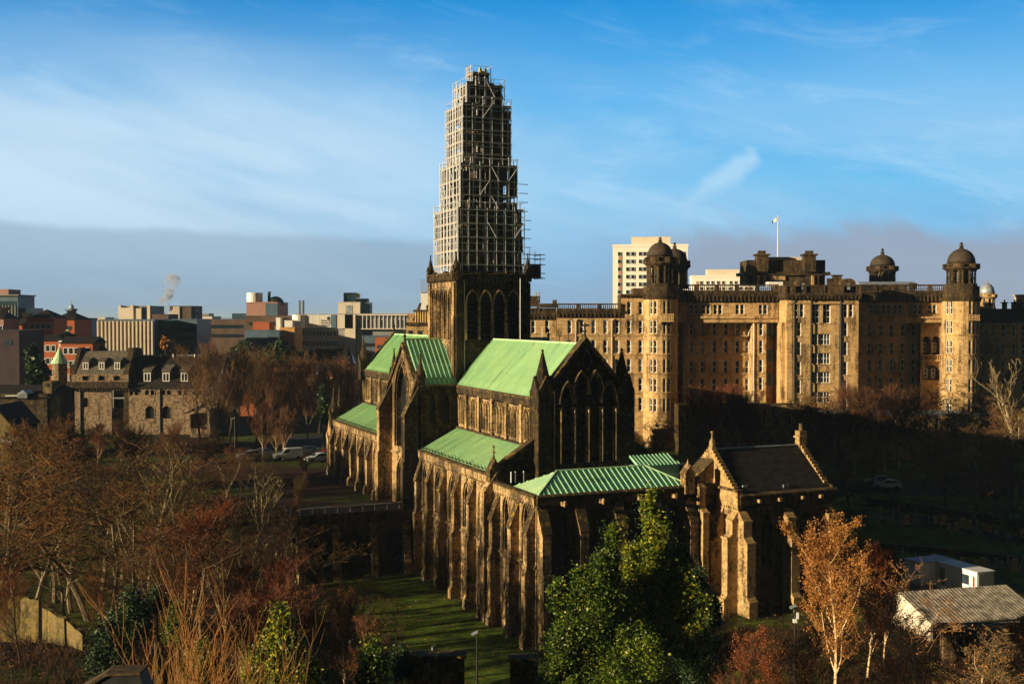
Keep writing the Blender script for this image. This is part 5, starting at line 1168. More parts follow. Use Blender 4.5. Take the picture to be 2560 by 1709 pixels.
# green conical turret and the dark house to its left
tw = thing('turret_house', 'slim round stone turret with pale green cone roof and small white-gabled roof behind it', 'house', (at(148, 790, 262).x, 262, -27))
mb = MB(); mb.lathe(0, 0, [(1.7, 0), (1.7, 27 + at(148, 908, 262).z)], 14); part(tw, 'round_wall', mb, M_['rubble_stone'])
mb = MB(); z = 27 + at(148, 908, 262).z; mb.lathe(0, 0, [(2.0, z), (1.0, z + 1.8), (.05, z + 27 * 0 + 3.9)], 14); mb.lathe(0, 0, [(.06, z + 3.8), (.03, z + 4.8)], 5); part(tw, 'cone_roof', mb, M_['copper_roof'])
mb = MB(); mb.prism([(1.5, 3, z - .3), (4.6, 3, z - .3), (5.6, 3, z + 2.0), (2.8, 3, z + 1.6)], (0, 5, 0)); part(tw, 'roof', mb, M_['lead_sheet']); mb = MB(); mb.box(1.2, 5.5, 3, 8, 0, z - .3); part(tw, 'wall', mb, M_['sooty_stone'])

# ------------------------------------------------------------------ generic city building
def gbox(name, label, cat, p0, p1, pt, Y, dep, mat, rows=0, cols=0, ww=.8, wh=1.6, rz=0.0, floor=3.2, top_off=2.0, glass='far_glass', roofm=None, roofh=0.0, base=-28.5, extra=None, frame=False, hip=False, marg=.08):
    a, b = at(p0, 790, Y), at(p1, 790, Y); zt = at(1280, pt, Y).z; cx_ = (a.x + b.x) / 2; hw = (b.x - a.x) / 2
    t = thing(name, label, cat, (cx_, Y, base), rz); H = zt - base
    mb = MB(); mb.box(-hw, hw, 0, dep, 0, H); part(t, 'wall', mb, mat)
    if roofm:
        mb = MB(); o = .4
        if hip: mb.loft([[Vector((-hw - o, -o, H)), Vector((hw + o, -o, H)), Vector((hw + o, dep + o, H)), Vector((-hw - o, dep + o, H))], [Vector((-hw + dep * .4, dep * .45, H + roofh)), Vector((hw - dep * .4, dep * .45, H + roofh)), Vector((hw - dep * .4, dep * .55, H + roofh)), Vector((-hw + dep * .4, dep * .55, H + roofh))]])
        else: mb.prism([(-hw - o, -o, H), (-hw - o, dep / 2, H + roofh), (-hw - o, dep + o, H)], (2 * hw + 2 * o, 0, 0))
        part(t, 'roof', mb, roofm)
    elif H > 3: mb = MB(); mb.box(-hw - .1, hw + .1, -.12, dep + .1, H, H + .35); part(t, 'parapet', mb, mat)
    if rows and cols:
        gl = MB(); gl.box(-ww, ww, -.03, .05, 0, wh); gl = gl.mesh('window', M_[glass]); kids = []
        if frame: f = MB(); f.box(-ww - .12, ww + .12, -.08, .02, -.16, 0); f.box(-ww - .12, ww + .12, -.08, .02, wh, wh + .14); f.box(-ww - .12, -ww, -.08, .02, 0, wh); f.box(ww, ww + .12, -.08, .02, 0, wh); kids = [('frame', f.mesh('frame', WP))]
        for r in range(rows):
            for c in range(cols):
                x = -hw + 2 * hw * (marg + (1 - 2 * marg) * (c + .5) / cols); inst(t, 'window', gl, Matrix.Translation((x, -.04, H - top_off - wh - r * floor)), kids)
    if extra: extra(t, hw, dep, H)
    return t
def fins(n, x0, x1, z0, z1, w, d, mat, y=0.0, name='fin'):
    def f(t, hw, dep, H):
        for i in range(n): x = lerp(x0 * hw, x1 * hw, i / (n - 1)); mb = MB(); mb.box(x - w / 2, x + w / 2, y - d, y, H * z0, H * z1); part(t, name, mb, mat)
    return f
RBK = M_['red_brick']; CP, CG, CB, BL = M_['concrete_pale'], M_['concrete_grey'], M_['cladding_brown'], M_['cladding_blue']
def e1(t, hw, dep, H):
    mb = MB(); mb.box(-hw - 3, 0, 2, dep - 2, H, H + 2.4); part(t, 'lift_tower', mb, M_['cladding_pink'])
    mb = MB(); mb.box(-hw, hw + .7, -1, dep, H, H + .4); part(t, 'roof_slab', mb, CG)
    for i in range(7): mb = MB(); x = -hw + .6 + i * 2 * hw / 7.5; mb.box(x, x + .3, -.25, 0, H - 16, H - 3.4); part(t, 'fin', mb, CG if i > 1 else CP)
    mb = MB(); mb.box(hw, hw + 3.2, 1, dep, 0, H - 4.4); part(t, 'stair_wing', mb, M_['glass_teal'])
gbox('office_block', 'dark glass office block with brown lift tower at the left edge of the skyline', 'office', -14, 45, 739, 400, 14, BL, 3, 5, .9, 2.2, extra=e1)
gbox('sandstone_block', 'red sandstone four-storey block with dark hipped roof and rows of windows', 'tenement', 68, 134, 795, 330, 10, RBK, 3, 4, .75, 1.5, roofm=SL, roofh=2.6, hip=True, floor=3.9, top_off=1.6, frame=True)
gbox('sandstone_block', 'lower red sandstone range joined left of the four-storey block', 'tenement', 30, 69, 812, 334, 10, RBK, 2, 3, .6, 1.4, roofm=SL, roofh=3.6, hip=True, frame=True, floor=3.6)
gbox('sandstone_block', 'red sandstone end house with dark roof cut by the left picture edge', 'tenement', -30, 9, 797, 322, 10, M_['cladding_pink'], 3, 3, .6, 1.4, roofm=SL, roofh=3.4, hip=True, frame=True)
def e2(t, hw, dep, H):
    mb = MB(); mb.lathe(0, dep / 2, [(1.6, H + 3.0), (1.7, H + 3.4), (.8, H + 3.7), (.6, H + 4.5), (.15, H + 5.1), (.06, H + 6.2), (.02, H + 6.6)], 10); part(t, 'cupola', mb, M_['lead_sheet'])
gbox('sandstone_block', 'dark hipped-roof block topped by a small grey cupola', 'tenement', 128, 186, 799, 350, 14, RBK, 1, 3, .7, 1.3, roofm=SL, roofh=3.4, hip=True, extra=e2)
gbox('flats', 'long low red brick flats with black roof behind the museum, left half', 'flats', 48, 148, 852, 296, 9, RBK, 3, 6, .5, 1.5, roofm=SL, roofh=1.6, glass='window_glass', floor=3.4, top_off=1.2, frame=True)
gbox('flats', 'red brick flats with black roof between the chimney and the fin-fronted hall', 'flats', 150, 231, 858, 286, 9, RBK, 3, 5, .5, 1.5, roofm=SL, roofh=1.7, glass='window_glass', floor=3.4, top_off=1.2, frame=True)
def e2b(t, hw, dep, H): mb = MB(); mb.box(-.4, .4, -1.4, -1.2, 2, H + .3); part(t, 'white_corner_post', mb, WP)
gbox('stair_tower', 'narrow grey stair tower with white edge between two red brick flats', 'stair tower', 148, 163, 854, 288, 5, CG, 0, 0, extra=e2b)
gbox('dark_block', 'plain dark purple-brown block at the left edge behind the conifer', 'block', -40, 47, 829, 262, 14, plain('dark_wall', (.055, .036, .042), .85, 0, .2, .2, .3), 1, 2, .8, 1.2)
gbox('grey_box_building', 'small flat dark grey box roof right of the cupola', 'block', 196, 219, 797, 420, 10, BL)
# fin-fronted hall
gbox('fin_hall', 'long dark hall faced with tall pale vertical concrete fins', 'hall', 247, 386, 801, 330, 22, BL, extra=fins(15, -.97, .97, .0, .995, .45, 1.7, CP))
gbox('dark_annexe', 'dark blue-grey annexe joined right of the fin-fronted hall', 'block', 386, 432, 803, 334, 20, M_['glass_teal'], 2, 3, 1.0, .7, glass='window_glass')
gbox('blue_glass_block', 'blue-grey glazed block with pale vertical edge behind the museum', 'office', 430, 492, 800, 338, 16, BL, 5, 7, .8, 1.6, floor=2.9, glass='window_glass', extra=lambda t, hw, dep, H: part(t, 'white_corner_post', MB().box(-hw - .3, -hw + .8, -.5, 0, 0, H), M_['lead_sheet']))
def e3(t, hw, dep, H):
    for a, b, h, m in ((-1, -.84, 1.0, CP), (-.24, -.06, 1.0, CP), (-.84, -.24, -.1, CP), (.12, .44, -.4, CP), (.82, 1.0, .9, CP)):
        mb = MB(); mb.box(a * hw, b * hw, -1.2, 1, 0, H + h - .4); part(t, 'pier', mb, m)
    mb = MB(); mb.box(.44 * hw, .82 * hw, -.3, -.05, 0, H - .2); part(t, 'glass_wall', mb, M_['glass_teal'])
gbox('white_slab_block', 'cream concrete block with thick vertical piers on the far skyline', 'office', 298, 377, 766, 520, 20, CG, extra=e3)
gbox('far_white_building', 'small white block left of the fin-fronted hall on the far skyline', 'office', 237, 263, 794, 900, 20, CP, 2, 3, 1.2, 2)
gbox('brown_roof_block', 'low brown block right behind the cream slab block', 'block', 380, 421, 787, 500, 15, CB)
def e4(t, hw, dep, H):
    for i in range(8): mb = MB(); x = -hw + i * hw / 8.2; mb.box(x, x + .5, -.6, 0, 0, H - (7 - i) * .35 if i < 3 else H); part(t, 'fin', mb, CP)
    mb = MB(); mb.box(hw, hw + 1.5, 2, 6, H - 6, H - 1); mb.box(hw + .5, hw + 3, 2, 5, H - 4, H - 3); part(t, 'rooftop_plant', mb, M_['dark_metal'])
gbox('finned_tower', 'brown block with pale fins on its left half beside the steam plume', 'office', 424, 478, 766, 560, 20, CB, extra=e4)
gbox('long_brown_block', 'long flat brown block across the middle distance', 'block', 470, 618, 800, 480, 20, CB, 2, 16, 1.0, 1.5, glass='window_glass', floor=4)
gbox('pale_roof_block', 'low white-roofed block right of the finned tower', 'block', 458, 530, 792, 640, 20, CP)
gbox('far_office', 'hazy grey office block on the skyline right of the finned tower', 'office', 503, 522, 784, 1200, 20, CG, 2, 3, 2, 2)
gbox('far_office', 'hazy pale glass block on the far skyline left of the hall with the round tank', 'office', 580, 612, 784, 1000, 20, M_['far_glass'], 2, 4, 2, 2)
def e5(t, hw, dep, H):
    mb = MB(); mb.lathe(-hw * .1 - 3.6, 6, [(3.1, H), (3.1, H + 4.0)], 20); part(t, 'round_tank', mb, M_['metal_cladding'])
    mb = MB(); mb.lathe(hw * .25, 6, [(.6, H - 1), (.6, H + 4.2), (.75, H + 4.2), (.75, H + 4.5)], 10); part(t, 'flue', mb, M_['dark_metal'])
    mb = MB(); mb.lathe(hw * .60, 8, [(3.4, H - 1), (3.3, H + .3), (2.7, H + 1.5), (1.5, H + 2.4), (.2, H + 2.7)], 16); part(t, 'dome', mb, M_['dark_metal'])
    mb = MB(); mb.box(hw * .25, hw + .1, -.5, 0, 0, H - .2); part(t, 'shaded_wing', mb, BL)
gbox('power_hall', 'pale block with round metal tank, flue and dark dome on its roof', 'plant building', 616, 694, 757, 430, 20, M_['cladding_pink'], extra=e5)
gbox('brown_low_block', 'brown flat-roofed block below the building with the round tank', 'block', 614, 735, 791, 400, 18, CB, 1, 8, 1, 1.2, glass='window_glass')
gbox('orange_block', 'low block with bright orange panels and white base', 'block', 699, 736, 821, 372, 14, M_['orange_cladding'])
gbox('glazed_block', 'low blue-grey glazed block beside the orange panelled block', 'block', 612, 698, 828, 366, 14, BL, 2, 9, 1, 1.4, glass='window_glass')
gbox('white_shed', 'small white rooftop building left of the metal-clad block', 'shed', 690, 700, 796, 395, 8, WP)
gbox('white_shed', 'second small white building between brown block and metal-clad block', 'shed', 711, 731, 803, 393, 8, WP)
gbox('brick_block', 'small red brick block between the brown and blue low buildings', 'block', 632, 673, 807, 380, 8, RBK)
fl_ = thing('twin_chimney', 'pair of dark lattice-striped flue chimneys standing above the metal-clad block', 'chimney', (at(754, 790, 470).x, 470, -28)); H = 28 + at(754, 751, 470).z
for dx in (-.75, .75):
    mb = MB(); mb.lathe(dx, 0, [(.42, 0), (.42, H)], 10); o = part(fl_, 'flue', mb, M_['dark_metal'])
for i in range(9): mb = MB(); mb.box(-.9, .9, -.5, -.42, H - 1 - i * 1.0, H - .6 - i * 1.0); part(fl_, 'ladder_ring', mb, M_['lead_sheet'])
# metal-clad building with writing
def e6(t, hw, dep, H):
    mb = MB(); h0 = H - 4.6
    for a, b, m in ((-1.0, -.62, 0), (-.62, -.22, 0), (-.22, .05, 0), (.05, .52, 0)): mb.box(a * hw, b * hw - .05, -1.0, 3, h0, H)
    mb.lathe(-.80 * hw, .2, [(2.6, h0), (2.6, H + .02)], 20); part(t, 'metal_cladding', mb, M_['metal_cladding'])
    mb = MB(); mb.box(.52 * hw, .72 * hw, -1.2, 3, h0, H); part(t, 'glass_corner', mb, M_['cladding_blue'])
    for k in range(3):
        mb = MB(); z = h0 - 2.8 - k * 3.6; mb.box(-.98 * hw, .98 * hw, -.15, .02, z, z + 1.5); o = part(t, 'window_band', mb, M_['glass_teal'])
        [link('mullion', MB().box(-hw + i * 2 * hw / 14, -hw + i * 2 * hw / 14 + .15, -.2, -.14, z, z + 1.5).mesh('mullion', CP), o) for i in range(1, 14)]
    for i, w in enumerate(('University of', 'Strathclyde', 'Glasgow')):
        cu = bpy.data.curves.new('lettering', 'FONT'); cu.body = w; cu.size = .95; cu.extrude = .02; tmp = bpy.data.objects.new('lettering', cu); C.objects.link(tmp)
        dg = bpy.context.evaluated_depsgraph_get(); me = bpy.data.meshes.new_from_object(tmp.evaluated_get(dg)); bpy.data.objects.remove(tmp); me.materials.clear(); me.materials.append(M_['dark_metal'])
        o = link('lettering', me, t, (.10 * hw, -1.04, H - 2.3 - i * .85)); o.rotation_euler = (math.pi / 2, 0, 0)
    mb = MB(); mb.lathe(0, 0, [(.62, 0), (.62, .06)], 14); o = part(t, 'crest', mb, M_['dark_metal']); o.location = (.42 * hw, -1.0, H - 1.2); o.rotation_euler = (math.pi / 2, 0, 0)
gbox('metal_clad_building', 'silver metal-clad university building with dark lettering, glazed floors below', 'university building', 736, 858, 787, 400, 18, CG, extra=e6)
def e7(t, hw, dep, H):
    mb = MB(); mb.box(-.5 * hw, .5 * hw, 2, 7, H, H + 3.7); part(t, 'glass_lift_room', mb, M_['glass_teal'])
    for a in (-.55, .5): mb = MB(); mb.box(a * hw, a * hw + .35, 1.6, 2, H, H + 4.1); part(t, 'steel_post', mb, M_['dark_metal'])
    mb = MB(); mb.box(-.55 * hw, .55 * hw, 1.5, 7, H + 3.7, H + 4.1); part(t, 'roof_frame', mb, M_['dark_metal'])
    mb = MB(); mb.lathe(.72 * hw, 4, [(.7, H + 2.0), (.9, H + 3.0), (.5, H + 3.8)], 8); part(t, 'yellow_lamp', mb, M_['yellow_plastic'])
    mb = MB(); mb.box(hw, hw + 3.6, 3, 10, 0, H + .2); mb.box(.55 * hw, hw + 2.5, 4, 9, H, H + 1.8); part(t, 'dark_side', mb, BL)
    mb = MB(); mb.box(-.3 * hw, .3 * hw, -.1, 0, H - 4.2, H - 1); mb.box(-.2 * hw, .2 * hw, -.1, 0, H - 8, H - 5); part(t, 'window', mb, M_['blind_glass'])
gbox('lift_tower_block', 'pinkish concrete tower with glass lift room and yellow lamp on top', 'tower', 845, 900, 757, 440, 12, CP, extra=e7)
def e8(t, hw, dep, H):
    mb = MB(); mb.box(-hw, -.58 * hw, -2.5, 3, H - 4.8, H); mb.box(-.80 * hw, -.52 * hw, -2.5, 3, 0, H); part(t, 'concrete_wing', mb, CP)
    for i in range(15): x = lerp(-.56 * hw, 1.0 * hw, i / 14); mb = MB(); mb.box(x - .13, x + .13, -1.5, -1.2, H - 4.8, H); part(t, 'column', mb, WP)
    mb = MB(); mb.box(-.56 * hw, hw, -1.7, 0, H - .3, H + .1); mb.box(-.56 * hw, hw, -1.7, 0, H - 5.1, H - 4.8); part(t, 'slab_edge', mb, CP)
    mb = MB(); mb.box(-.5 * hw, -.34 * hw, -.8, 0, 0, H - 5.1); part(t, 'concrete_wing', mb, CP)
    for x in (-.5, -.36, -.25, .14, .42, .6, .72): mb = MB(); mb.box(x * hw, x * hw + .9, -.06, .0, H - 4.5, H - 1.9); part(t, 'window', mb, M_['window_glass'])
gbox('colonnade_building', 'pale concrete building with row of slim white columns along its top floor', 'university building', 846, 1032, 786, 385, 20, CG, extra=e8)
gbox('brick_block', 'small red brick block with grey neighbour just left of the nave gable', 'block', 938, 975, 846, 352, 10, RBK, 2, 2, .8, 1.2)
gbox('grey_block', 'grey flat block below the colonnade building', 'block', 905, 1010, 842, 362, 10, BL, 2, 7, 1, 1.2, glass='window_glass')
gbox('white_works', 'white louvred block just left of the cathedral tower, with rooftop railings', 'plant building', 1052, 1094, 732, 420, 14, WP, extra=fins(9, -.95, .95, 1.0, 1.14, .25, .3, CG, name='railing_post'))
# ornate hospital pavilion just left of the tower
pv = thing('stone_pavilion', 'ornate golden stone pavilion with columns and chimney between nave roof and cathedral tower', 'pavilion', (at(1060, 790, 262).x, 262, -28)); H = 28 + at(1060, 812, 262).z; sc2 = 262 / F
X_ = lambda p: (p - 1060) * sc2
mb = MB(); mb.box(X_(1015), X_(1095), 0, 8, 0, H); mb.box(X_(1035), X_(1095), 1, 7, H, H + (812 - 778) * sc2); mb.box(X_(1018), X_(1042), 1, 5, H, H + (812 - 783) * sc2); part(pv, 'wall', mb, HS)
mb = MB(); mb.box(X_(1012), X_(1098), -.5, 8, H - .1, H + .6); mb.box(X_(1033), X_(1096), .4, 7.5, H + (812 - 780) * sc2, H + (812 - 774) * sc2); mb.box(X_(1064), X_(1082), 2, 5, H, H + (812 - 762) * sc2); mb.prism([(X_(1030), .5, H + 1), (X_(1048), .5, H + 5.2), (X_(1052), .5, H + 5.2), (X_(1040), .5, H + 1)], (0, 2, 0)); part(pv, 'roof', mb, HD)
for i in range(9): mb = MB(); p = 1040 + i * 6; mb.lathe(X_(p), .2, [(.28, H + .6), (.22, H + 2.9), (.34, H + 3.1)], 8); part(pv, 'column', mb, HS)
for p in (1026, 1050, 1074): mb = MB(); mb.box(X_(p) - .5, X_(p) + .5, -.05, .0, H - 3.4, H - 1.3); part(pv, 'window', mb, M_['window_glass'])
# red brick terrace behind the bare trees
for i, (a, b, t_) in enumerate(((598, 640, 908), (684, 762, 908), (770, 794, 901), (800, 862, 898))):
    gbox('terrace_house', ('short red brick terrace just right of the museum behind bare trees', 'long red brick terrace with dark windows behind tall bare trees', 'narrow pink rendered house between two red brick terraces', 'red brick terrace with steep gable nearest the nave')[i], 'terrace house', a, b, t_, 300 + i, 9, RBK if i != 2 else M_['cladding_pink'], 2, max(2, (b - a) // 18), .55, 1.5, roofm=SL, roofh=3.2, glass='window_glass', frame=True)
for i, (p, y) in enumerate(((653, 884), (866, 881), (878, 881))):
    c = at(p, y, 306); t = thing('roof_spire', ('small pale green pyramid spirelet above the trees right of the museum', 'pale pyramid spirelet, left of a pair, near the nave', 'pale pyramid spirelet, right of a pair, near the nave')[i], 'spirelet', (c.x, 306, -27)); mb = MB(); mb.lathe(0, 0, [(1.6, 27 + c.z - 3), (.05, 27 + c.z)], 4, .6); part(t, 'cone_roof', mb, M_['blind_glass']); mb = MB(); mb.box(-1, 1, -1, 1, 0, 27 + c.z - 3); part(t, 'wall', mb, RBK)
# dark house at the left edge
dk = thing('glass_gabled_house', 'dark slate-roofed house with small glazed gable at the left edge below the conifer', 'house', (at(70, 790, 205).x, 205, -27)); sc3 = 205 / F; X_ = lambda p: (p - 70) * sc3; Z_ = lambda y: 27 + at(70, y, 205).z
mb = MB(); mb.box(X_(-60), X_(110), 1, 14, 0, Z_(985)); part(dk, 'wall', mb, M_['sooty_stone']); mb = MB(); mb.prism([(X_(-62), .5, Z_(995)), (X_(-62), 7, Z_(967)), (X_(-62), 14, Z_(985))], (X_(118) - X_(-62), 0, 0)); part(dk, 'roof', mb, SL)
mb = MB(); mb.prism([(X_(40), .2, Z_(995)), (X_(64), .2, Z_(995)), (X_(64), .2, Z_(983)), (X_(54), .2, Z_(975)), (X_(40), .2, Z_(983))], (0, 3, 0)); part(dk, 'glazed_gable', mb, M_['blind_glass'])
mb = MB(); mb.box(X_(94), X_(116), 2, 6, 0, Z_(955)); part(dk, 'chimney', mb, M_['yellow_stone']); mb = MB(); mb.box(X_(101), X_(109), 1.9, 2.0, Z_(968), Z_(960)); part(dk, 'vent', mb, M_['dark_metal'])
mb = MB(); mb.box(X_(10), X_(42), .1, .4, Z_(990), Z_(988)); part(dk, 'gutter', mb, WP)
yh = thing('yellow_gable_house', 'small sandstone gable with one dark window at the left picture edge', 'house', (at(5, 790, 160).x, 160, -27)); sc4 = 160 / F; X_ = lambda p: (p - 5) * sc4; Z_ = lambda y: 27 + at(5, y, 160).z
mb = MB(); wall(mb, Fr((0, 0, 0), (1, 0, 0), (0, -1, 0)), X_(-60), X_(32), 0, lambda s: Z_(1040) + min(0, -(abs(s - X_(-14)) - 0) * .75) + 1.2, [], .3); part(yh, 'wall', mb, M_['yellow_stone'])
mb = MB(); mb.prism([(X_(-60), .05, 0), (X_(31.5), .05, 0), (X_(31.5), .05, Z_(1067)), (X_(-14), .05, Z_(1040) + .9), (X_(-60), .05, Z_(1067))], (0, 8, 0)); part(yh, 'block', mb, M_['sooty_stone'])
mb = MB(); mb.prism([(X_(33), -.3, Z_(1070)), (X_(-14), -.3, Z_(1040) + 1.3), (X_(-14), -.3, Z_(1040) + 1.6), (X_(36), -.3, Z_(1070))], (0, 9, 0)); part(yh, 'roof', mb, SL); mb = MB(); mb.box(X_(9), X_(17), -.04, -.0, Z_(1091), Z_(1081)); part(yh, 'window', mb, DG); mb = MB(); mb.box(X_(-20), X_(48), -1.5, -.05, Z_(1103), Z_(1096)); part(yh, 'porch_roof', mb, M_['lead_sheet'])
# steam plume: a pocket of real vapour
sp_ = MB(); 
for i, (dx, z, r) in enumerate(((0, 0, 1.6), (-.6, 3, 2.4), (.3, 6, 3.0), (2.0, 9.5, 3.0), (3.6, 13, 3.6), (4.6, 17, 4.6))): sp_.lathe(dx, 0, [(.1, z - r), (r * .8, z - r * .6), (r, z), (r * .8, z + r * .6), (.1, z + r)], 10)
m, gr = newmat('steam'); tcs = gr.n('ShaderNodeTexCoord').outputs['Object']; zz = gr.n('ShaderNodeSeparateXYZ', {0: tcs}).outputs[2]
dens = gr.math('MULTIPLY', gr.smooth(gr.noise(tcs, .28, 4., .6), .42, .66), gr.math('MULTIPLY_ADD', zz, -.03, .9)); pvn = gr.n('ShaderNodeVolumePrincipled', {'Color': (.95, .9, .88, 1), 'Density': dens, 'Anisotropy': .2}); gr.n('ShaderNodeOutputMaterial', {'Volume': pvn.outputs[0]})
pl = at(410, 783, 590); o = tag(link('steam_plume', sp_.mesh('steam_plume', m), None, pl), 'pale plume of steam rising beside the finned brown tower', 'steam')
# ------------------------------------------------------------------ vegetation
def bare(seed, H, spread=.45, tr=.28, lv=4, up=.55, kink=.16, clear=.3, tr_m='bark_pale', tw_m='twig_brown', fine=7, dens=1.0, **_):
    """returns (trunk mesh, crown mesh) of a leafless tree of height H"""
    r = random.Random(seed); tk, cr = MB(), MB()
    def seg(p, d, L, rad, lev, n):
        step = L / n
        for i in range(n):
            k = kink * (.45 if lev == 0 else 1.0)
            d = (d + Vector((r.gauss(0, k), r.gauss(0, k), r.gauss(0, k * .5) + up * (.10 if lev else .04)))).normalized()
            q = p + d * step; r0 = rad * (1 - .62 * i / n); r1 = rad * (1 - .62 * (i + 1) / n)
            (tk if lev < 2 else cr).tube(p, q, max(r0, .013), max(r1, .010), 6 if lev == 0 else (4 if lev < 2 else 3))
            p = q; f = (i + 1) / n
            if lev < lv and (lev > 0 or f > clear):
                m = (2.0, 1.5, 1.9, 2.15)[lev] * dens; m = int(m) + (r.random() < m - int(m))
                for _ in range(m):
                    a = r.uniform(0, 6.28); side = Vector((math.cos(a), math.sin(a), r.uniform(-.1, .35)))
                    nd = (d * (1 - spread) + side * spread + Vector((0, 0, up * .22))).normalized()
                    seg(q, nd, L * r.uniform(.46, .70) * (1 - .5 * f if lev == 0 else 1 - .3 * f), r1 * r.uniform(.45, .62), lev + 1, max(2, n - 2))
    seg(Vector((0, 0, 0)), Vector((r.uniform(-.06, .06), r.uniform(-.06, .06), 1)), H * .85, tr, 0, fine)
    zmax = max(v[2] for v in cr.v); s = H / zmax
    for mb in (tk, cr): mb.v = [(x * s, y * s, z * s) for x, y, z in mb.v]
    return tk.mesh('trunk', M_[tr_m]), cr.mesh('crown', M_[tw_m])
protos = {}
def proto(key, n, **k):
    protos[key] = [bare(100 + hash_(key) + i * 17, k.pop('H_', 10) if False else 10.0, **k) for i in range(n)]
def hash_(s): return sum(ord(c) * (i + 3) for i, c in enumerate(s)) % 97
proto('brown', 4, spread=.62, tr=.14, fine=6, clear=.18, tr_m='bark_mid', dens=1.0, up=.30, kink=.2)
proto('ochre', 3, spread=.60, tr=.14, fine=6, tw_m='twig_ochre', tr_m='bark_mid', clear=.2, dens=1.1, up=.32, kink=.2)
proto('pale', 3, spread=.42, tr=.16, fine=6, tw_m='twig_pale', up=.8, clear=.12, kink=.14, dens=.8)
proto('red', 3, spread=.46, tr=.08, fine=8, tr_m='bark_birch', tw_m='twig_red', up=.8, kink=.09, clear=.15)
proto('dark', 3, spread=.46, tr=.14, fine=7, tr_m='bark_dark', kink=.18, clear=.25, up=.35, dens=1.05)
proto('poplar', 3, spread=.36, tr=.11, fine=9, tr_m='bark_mid', up=.7, kink=.08, clear=.18, dens=.66)
cnt_ = {}
def tree(kind, px, Y, ytop, label, group, wid=1.0, cat='tree', name='bare_tree', rs=None, x=None):
    c = at(px, 790, Y); X0 = c.x if x is None else x; zb = ground(X0, Y) - .2; H = at(px, ytop, Y).z - zb
    i = cnt_.get(kind, 0); cnt_[kind] = i + 1; tm, cm = protos[kind][i % len(protos[kind])]
    t = thing(name, label, cat, (X0, Y, zb), random.Random(px * 7 + ytop).uniform(0, 6.28), group)
    s = H / 10.0; sx = s * wid; t.scale = (sx, sx, s)
    link('trunk', tm, t); link('crown', cm, t); return t
rt = random.Random(42)
# left valley: a wood one can count
GL_ = 'bare trees in the wooded valley left of the cathedral'
rows_ = [  # px, depth, top y, kind, width
 (40, 118, 1085, 'brown', 1.1), (130, 132, 1075, 'brown', 1.1), (215, 124, 1080, 'ochre', 1.1), (300, 128, 1095, 'brown', 1.0), (365, 122, 1085, 'pale', 1.0), (440, 126, 1110, 'pale', .9),
 (-30, 100, 1120, 'ochre', 1.2), (80, 124, 1150, 'brown', 1.2), (170, 128, 1170, 'ochre', 1.1), (270, 100, 1215, 'brown', 1.1), (345, 108, 1200, 'brown', 1.0), (420, 104, 1260, 'brown', 1.0), (490, 118, 1215, 'brown', 1.0),
 (42, 92, 1390, 'dark', .8), (160, 120, 1290, 'brown', 1.0), (262, 96, 1400, 'dark', .8), (410, 92, 1345, 'dark', .9), (500, 96, 1330, 'brown', 1.0),
 (615, 112, 1180, 'pale', 1.15), (560, 108, 1330, 'pale', .9), (690, 118, 1300, 'pale', 1.0), (650, 98, 1390, 'red', 1.1), (710, 104, 1400, 'red', 1.0), (600, 92, 1460, 'red', .9),
 (745, 108, 1330, 'brown', 1.0), (560, 128, 1190, 'ochre', 1.0), (470, 112, 1240, 'red', 1.0), (380, 116, 1170, 'brown', 1.1), (250, 136, 1120, 'brown', 1.1), (140, 142, 1090, 'ochre', 1.1), (10, 138, 1090, 'brown', 1.2), (400, 140, 1110, 'ochre', 1.1), (600, 104, 1370, 'red', 1.0), (680, 92, 1440, 'red', 1.0), (860, 96, 1450, 'red', .8), (905, 90, 1520, 'red', .8), (800, 92, 1500, 'dark', .8), (545, 86, 1540, 'brown', .8),
 (20, 150, 1045, 'red', 1.2), (120, 160, 1035, 'red', 1.2), (200, 165, 1060, 'red', 1.1), (275, 168, 1040, 'ochre', 1.2), (350, 172, 1055, 'red', 1.2), (420, 180, 1050, 'red', 1.0), (505, 178, 1065, 'ochre', 1.1), (560, 182, 1075, 'ochre', 1.1), (460, 150, 1105, 'brown', 1.1), (330, 146, 1100, 'brown', 1.2),
 (-60, 96, 1300, 'dark', 1.0), (640, 158, 1125, 'brown', 1.1), (600, 166, 1110, 'dark', 1.1), (690, 160, 1150, 'brown', 1.0), (740, 152, 1180, 'dark', .9), (560, 156, 1120, 'brown', 1.1), (520, 140, 1160, 'brown', 1.1), (740, 128, 1225, 'brown', .9)]
desc = {'brown': 'grey bare tree', 'ochre': 'mossy ochre bare tree', 'pale': 'pale-limbed bare tree', 'red': 'slender reddish bare birch', 'dark': 'dark bare tree', 'poplar': 'tall upright bare tree'}
marks = [(60, 'at the far left edge'), (180, 'below the small sandstone gable'), (300, "below the museum's left tower"), (430, "below the museum arches"), (560, 'right of the museum'), (680, "before the dark low aisle"), (2000, 'on the choir lawn')]
used_l = {}
def where(px, Y):
    w = next(t for m, t in marks if px < m)
    d = 'nearest' if Y < 90 else ('front of the wood' if Y < 106 else ('middle of the wood' if Y < 135 else 'back of the wood'))
    return w + ', ' + d
for px, Y, yt, kd, wd in rows_:
    wd *= 1.25 if kd in ('brown', 'ochre', 'red') else 1.05; lab = desc[kd] + ' ' + where(px, Y)
    used_l[lab] = used_l.get(lab, 0) + 1
    if used_l[lab] > 1: lab += ', ' + ('', '', 'second', 'third', 'fourth', 'fifth', 'sixth')[used_l[lab]] + ' such'
    tree(kd, px, Y, yt, lab, GL_, wd)
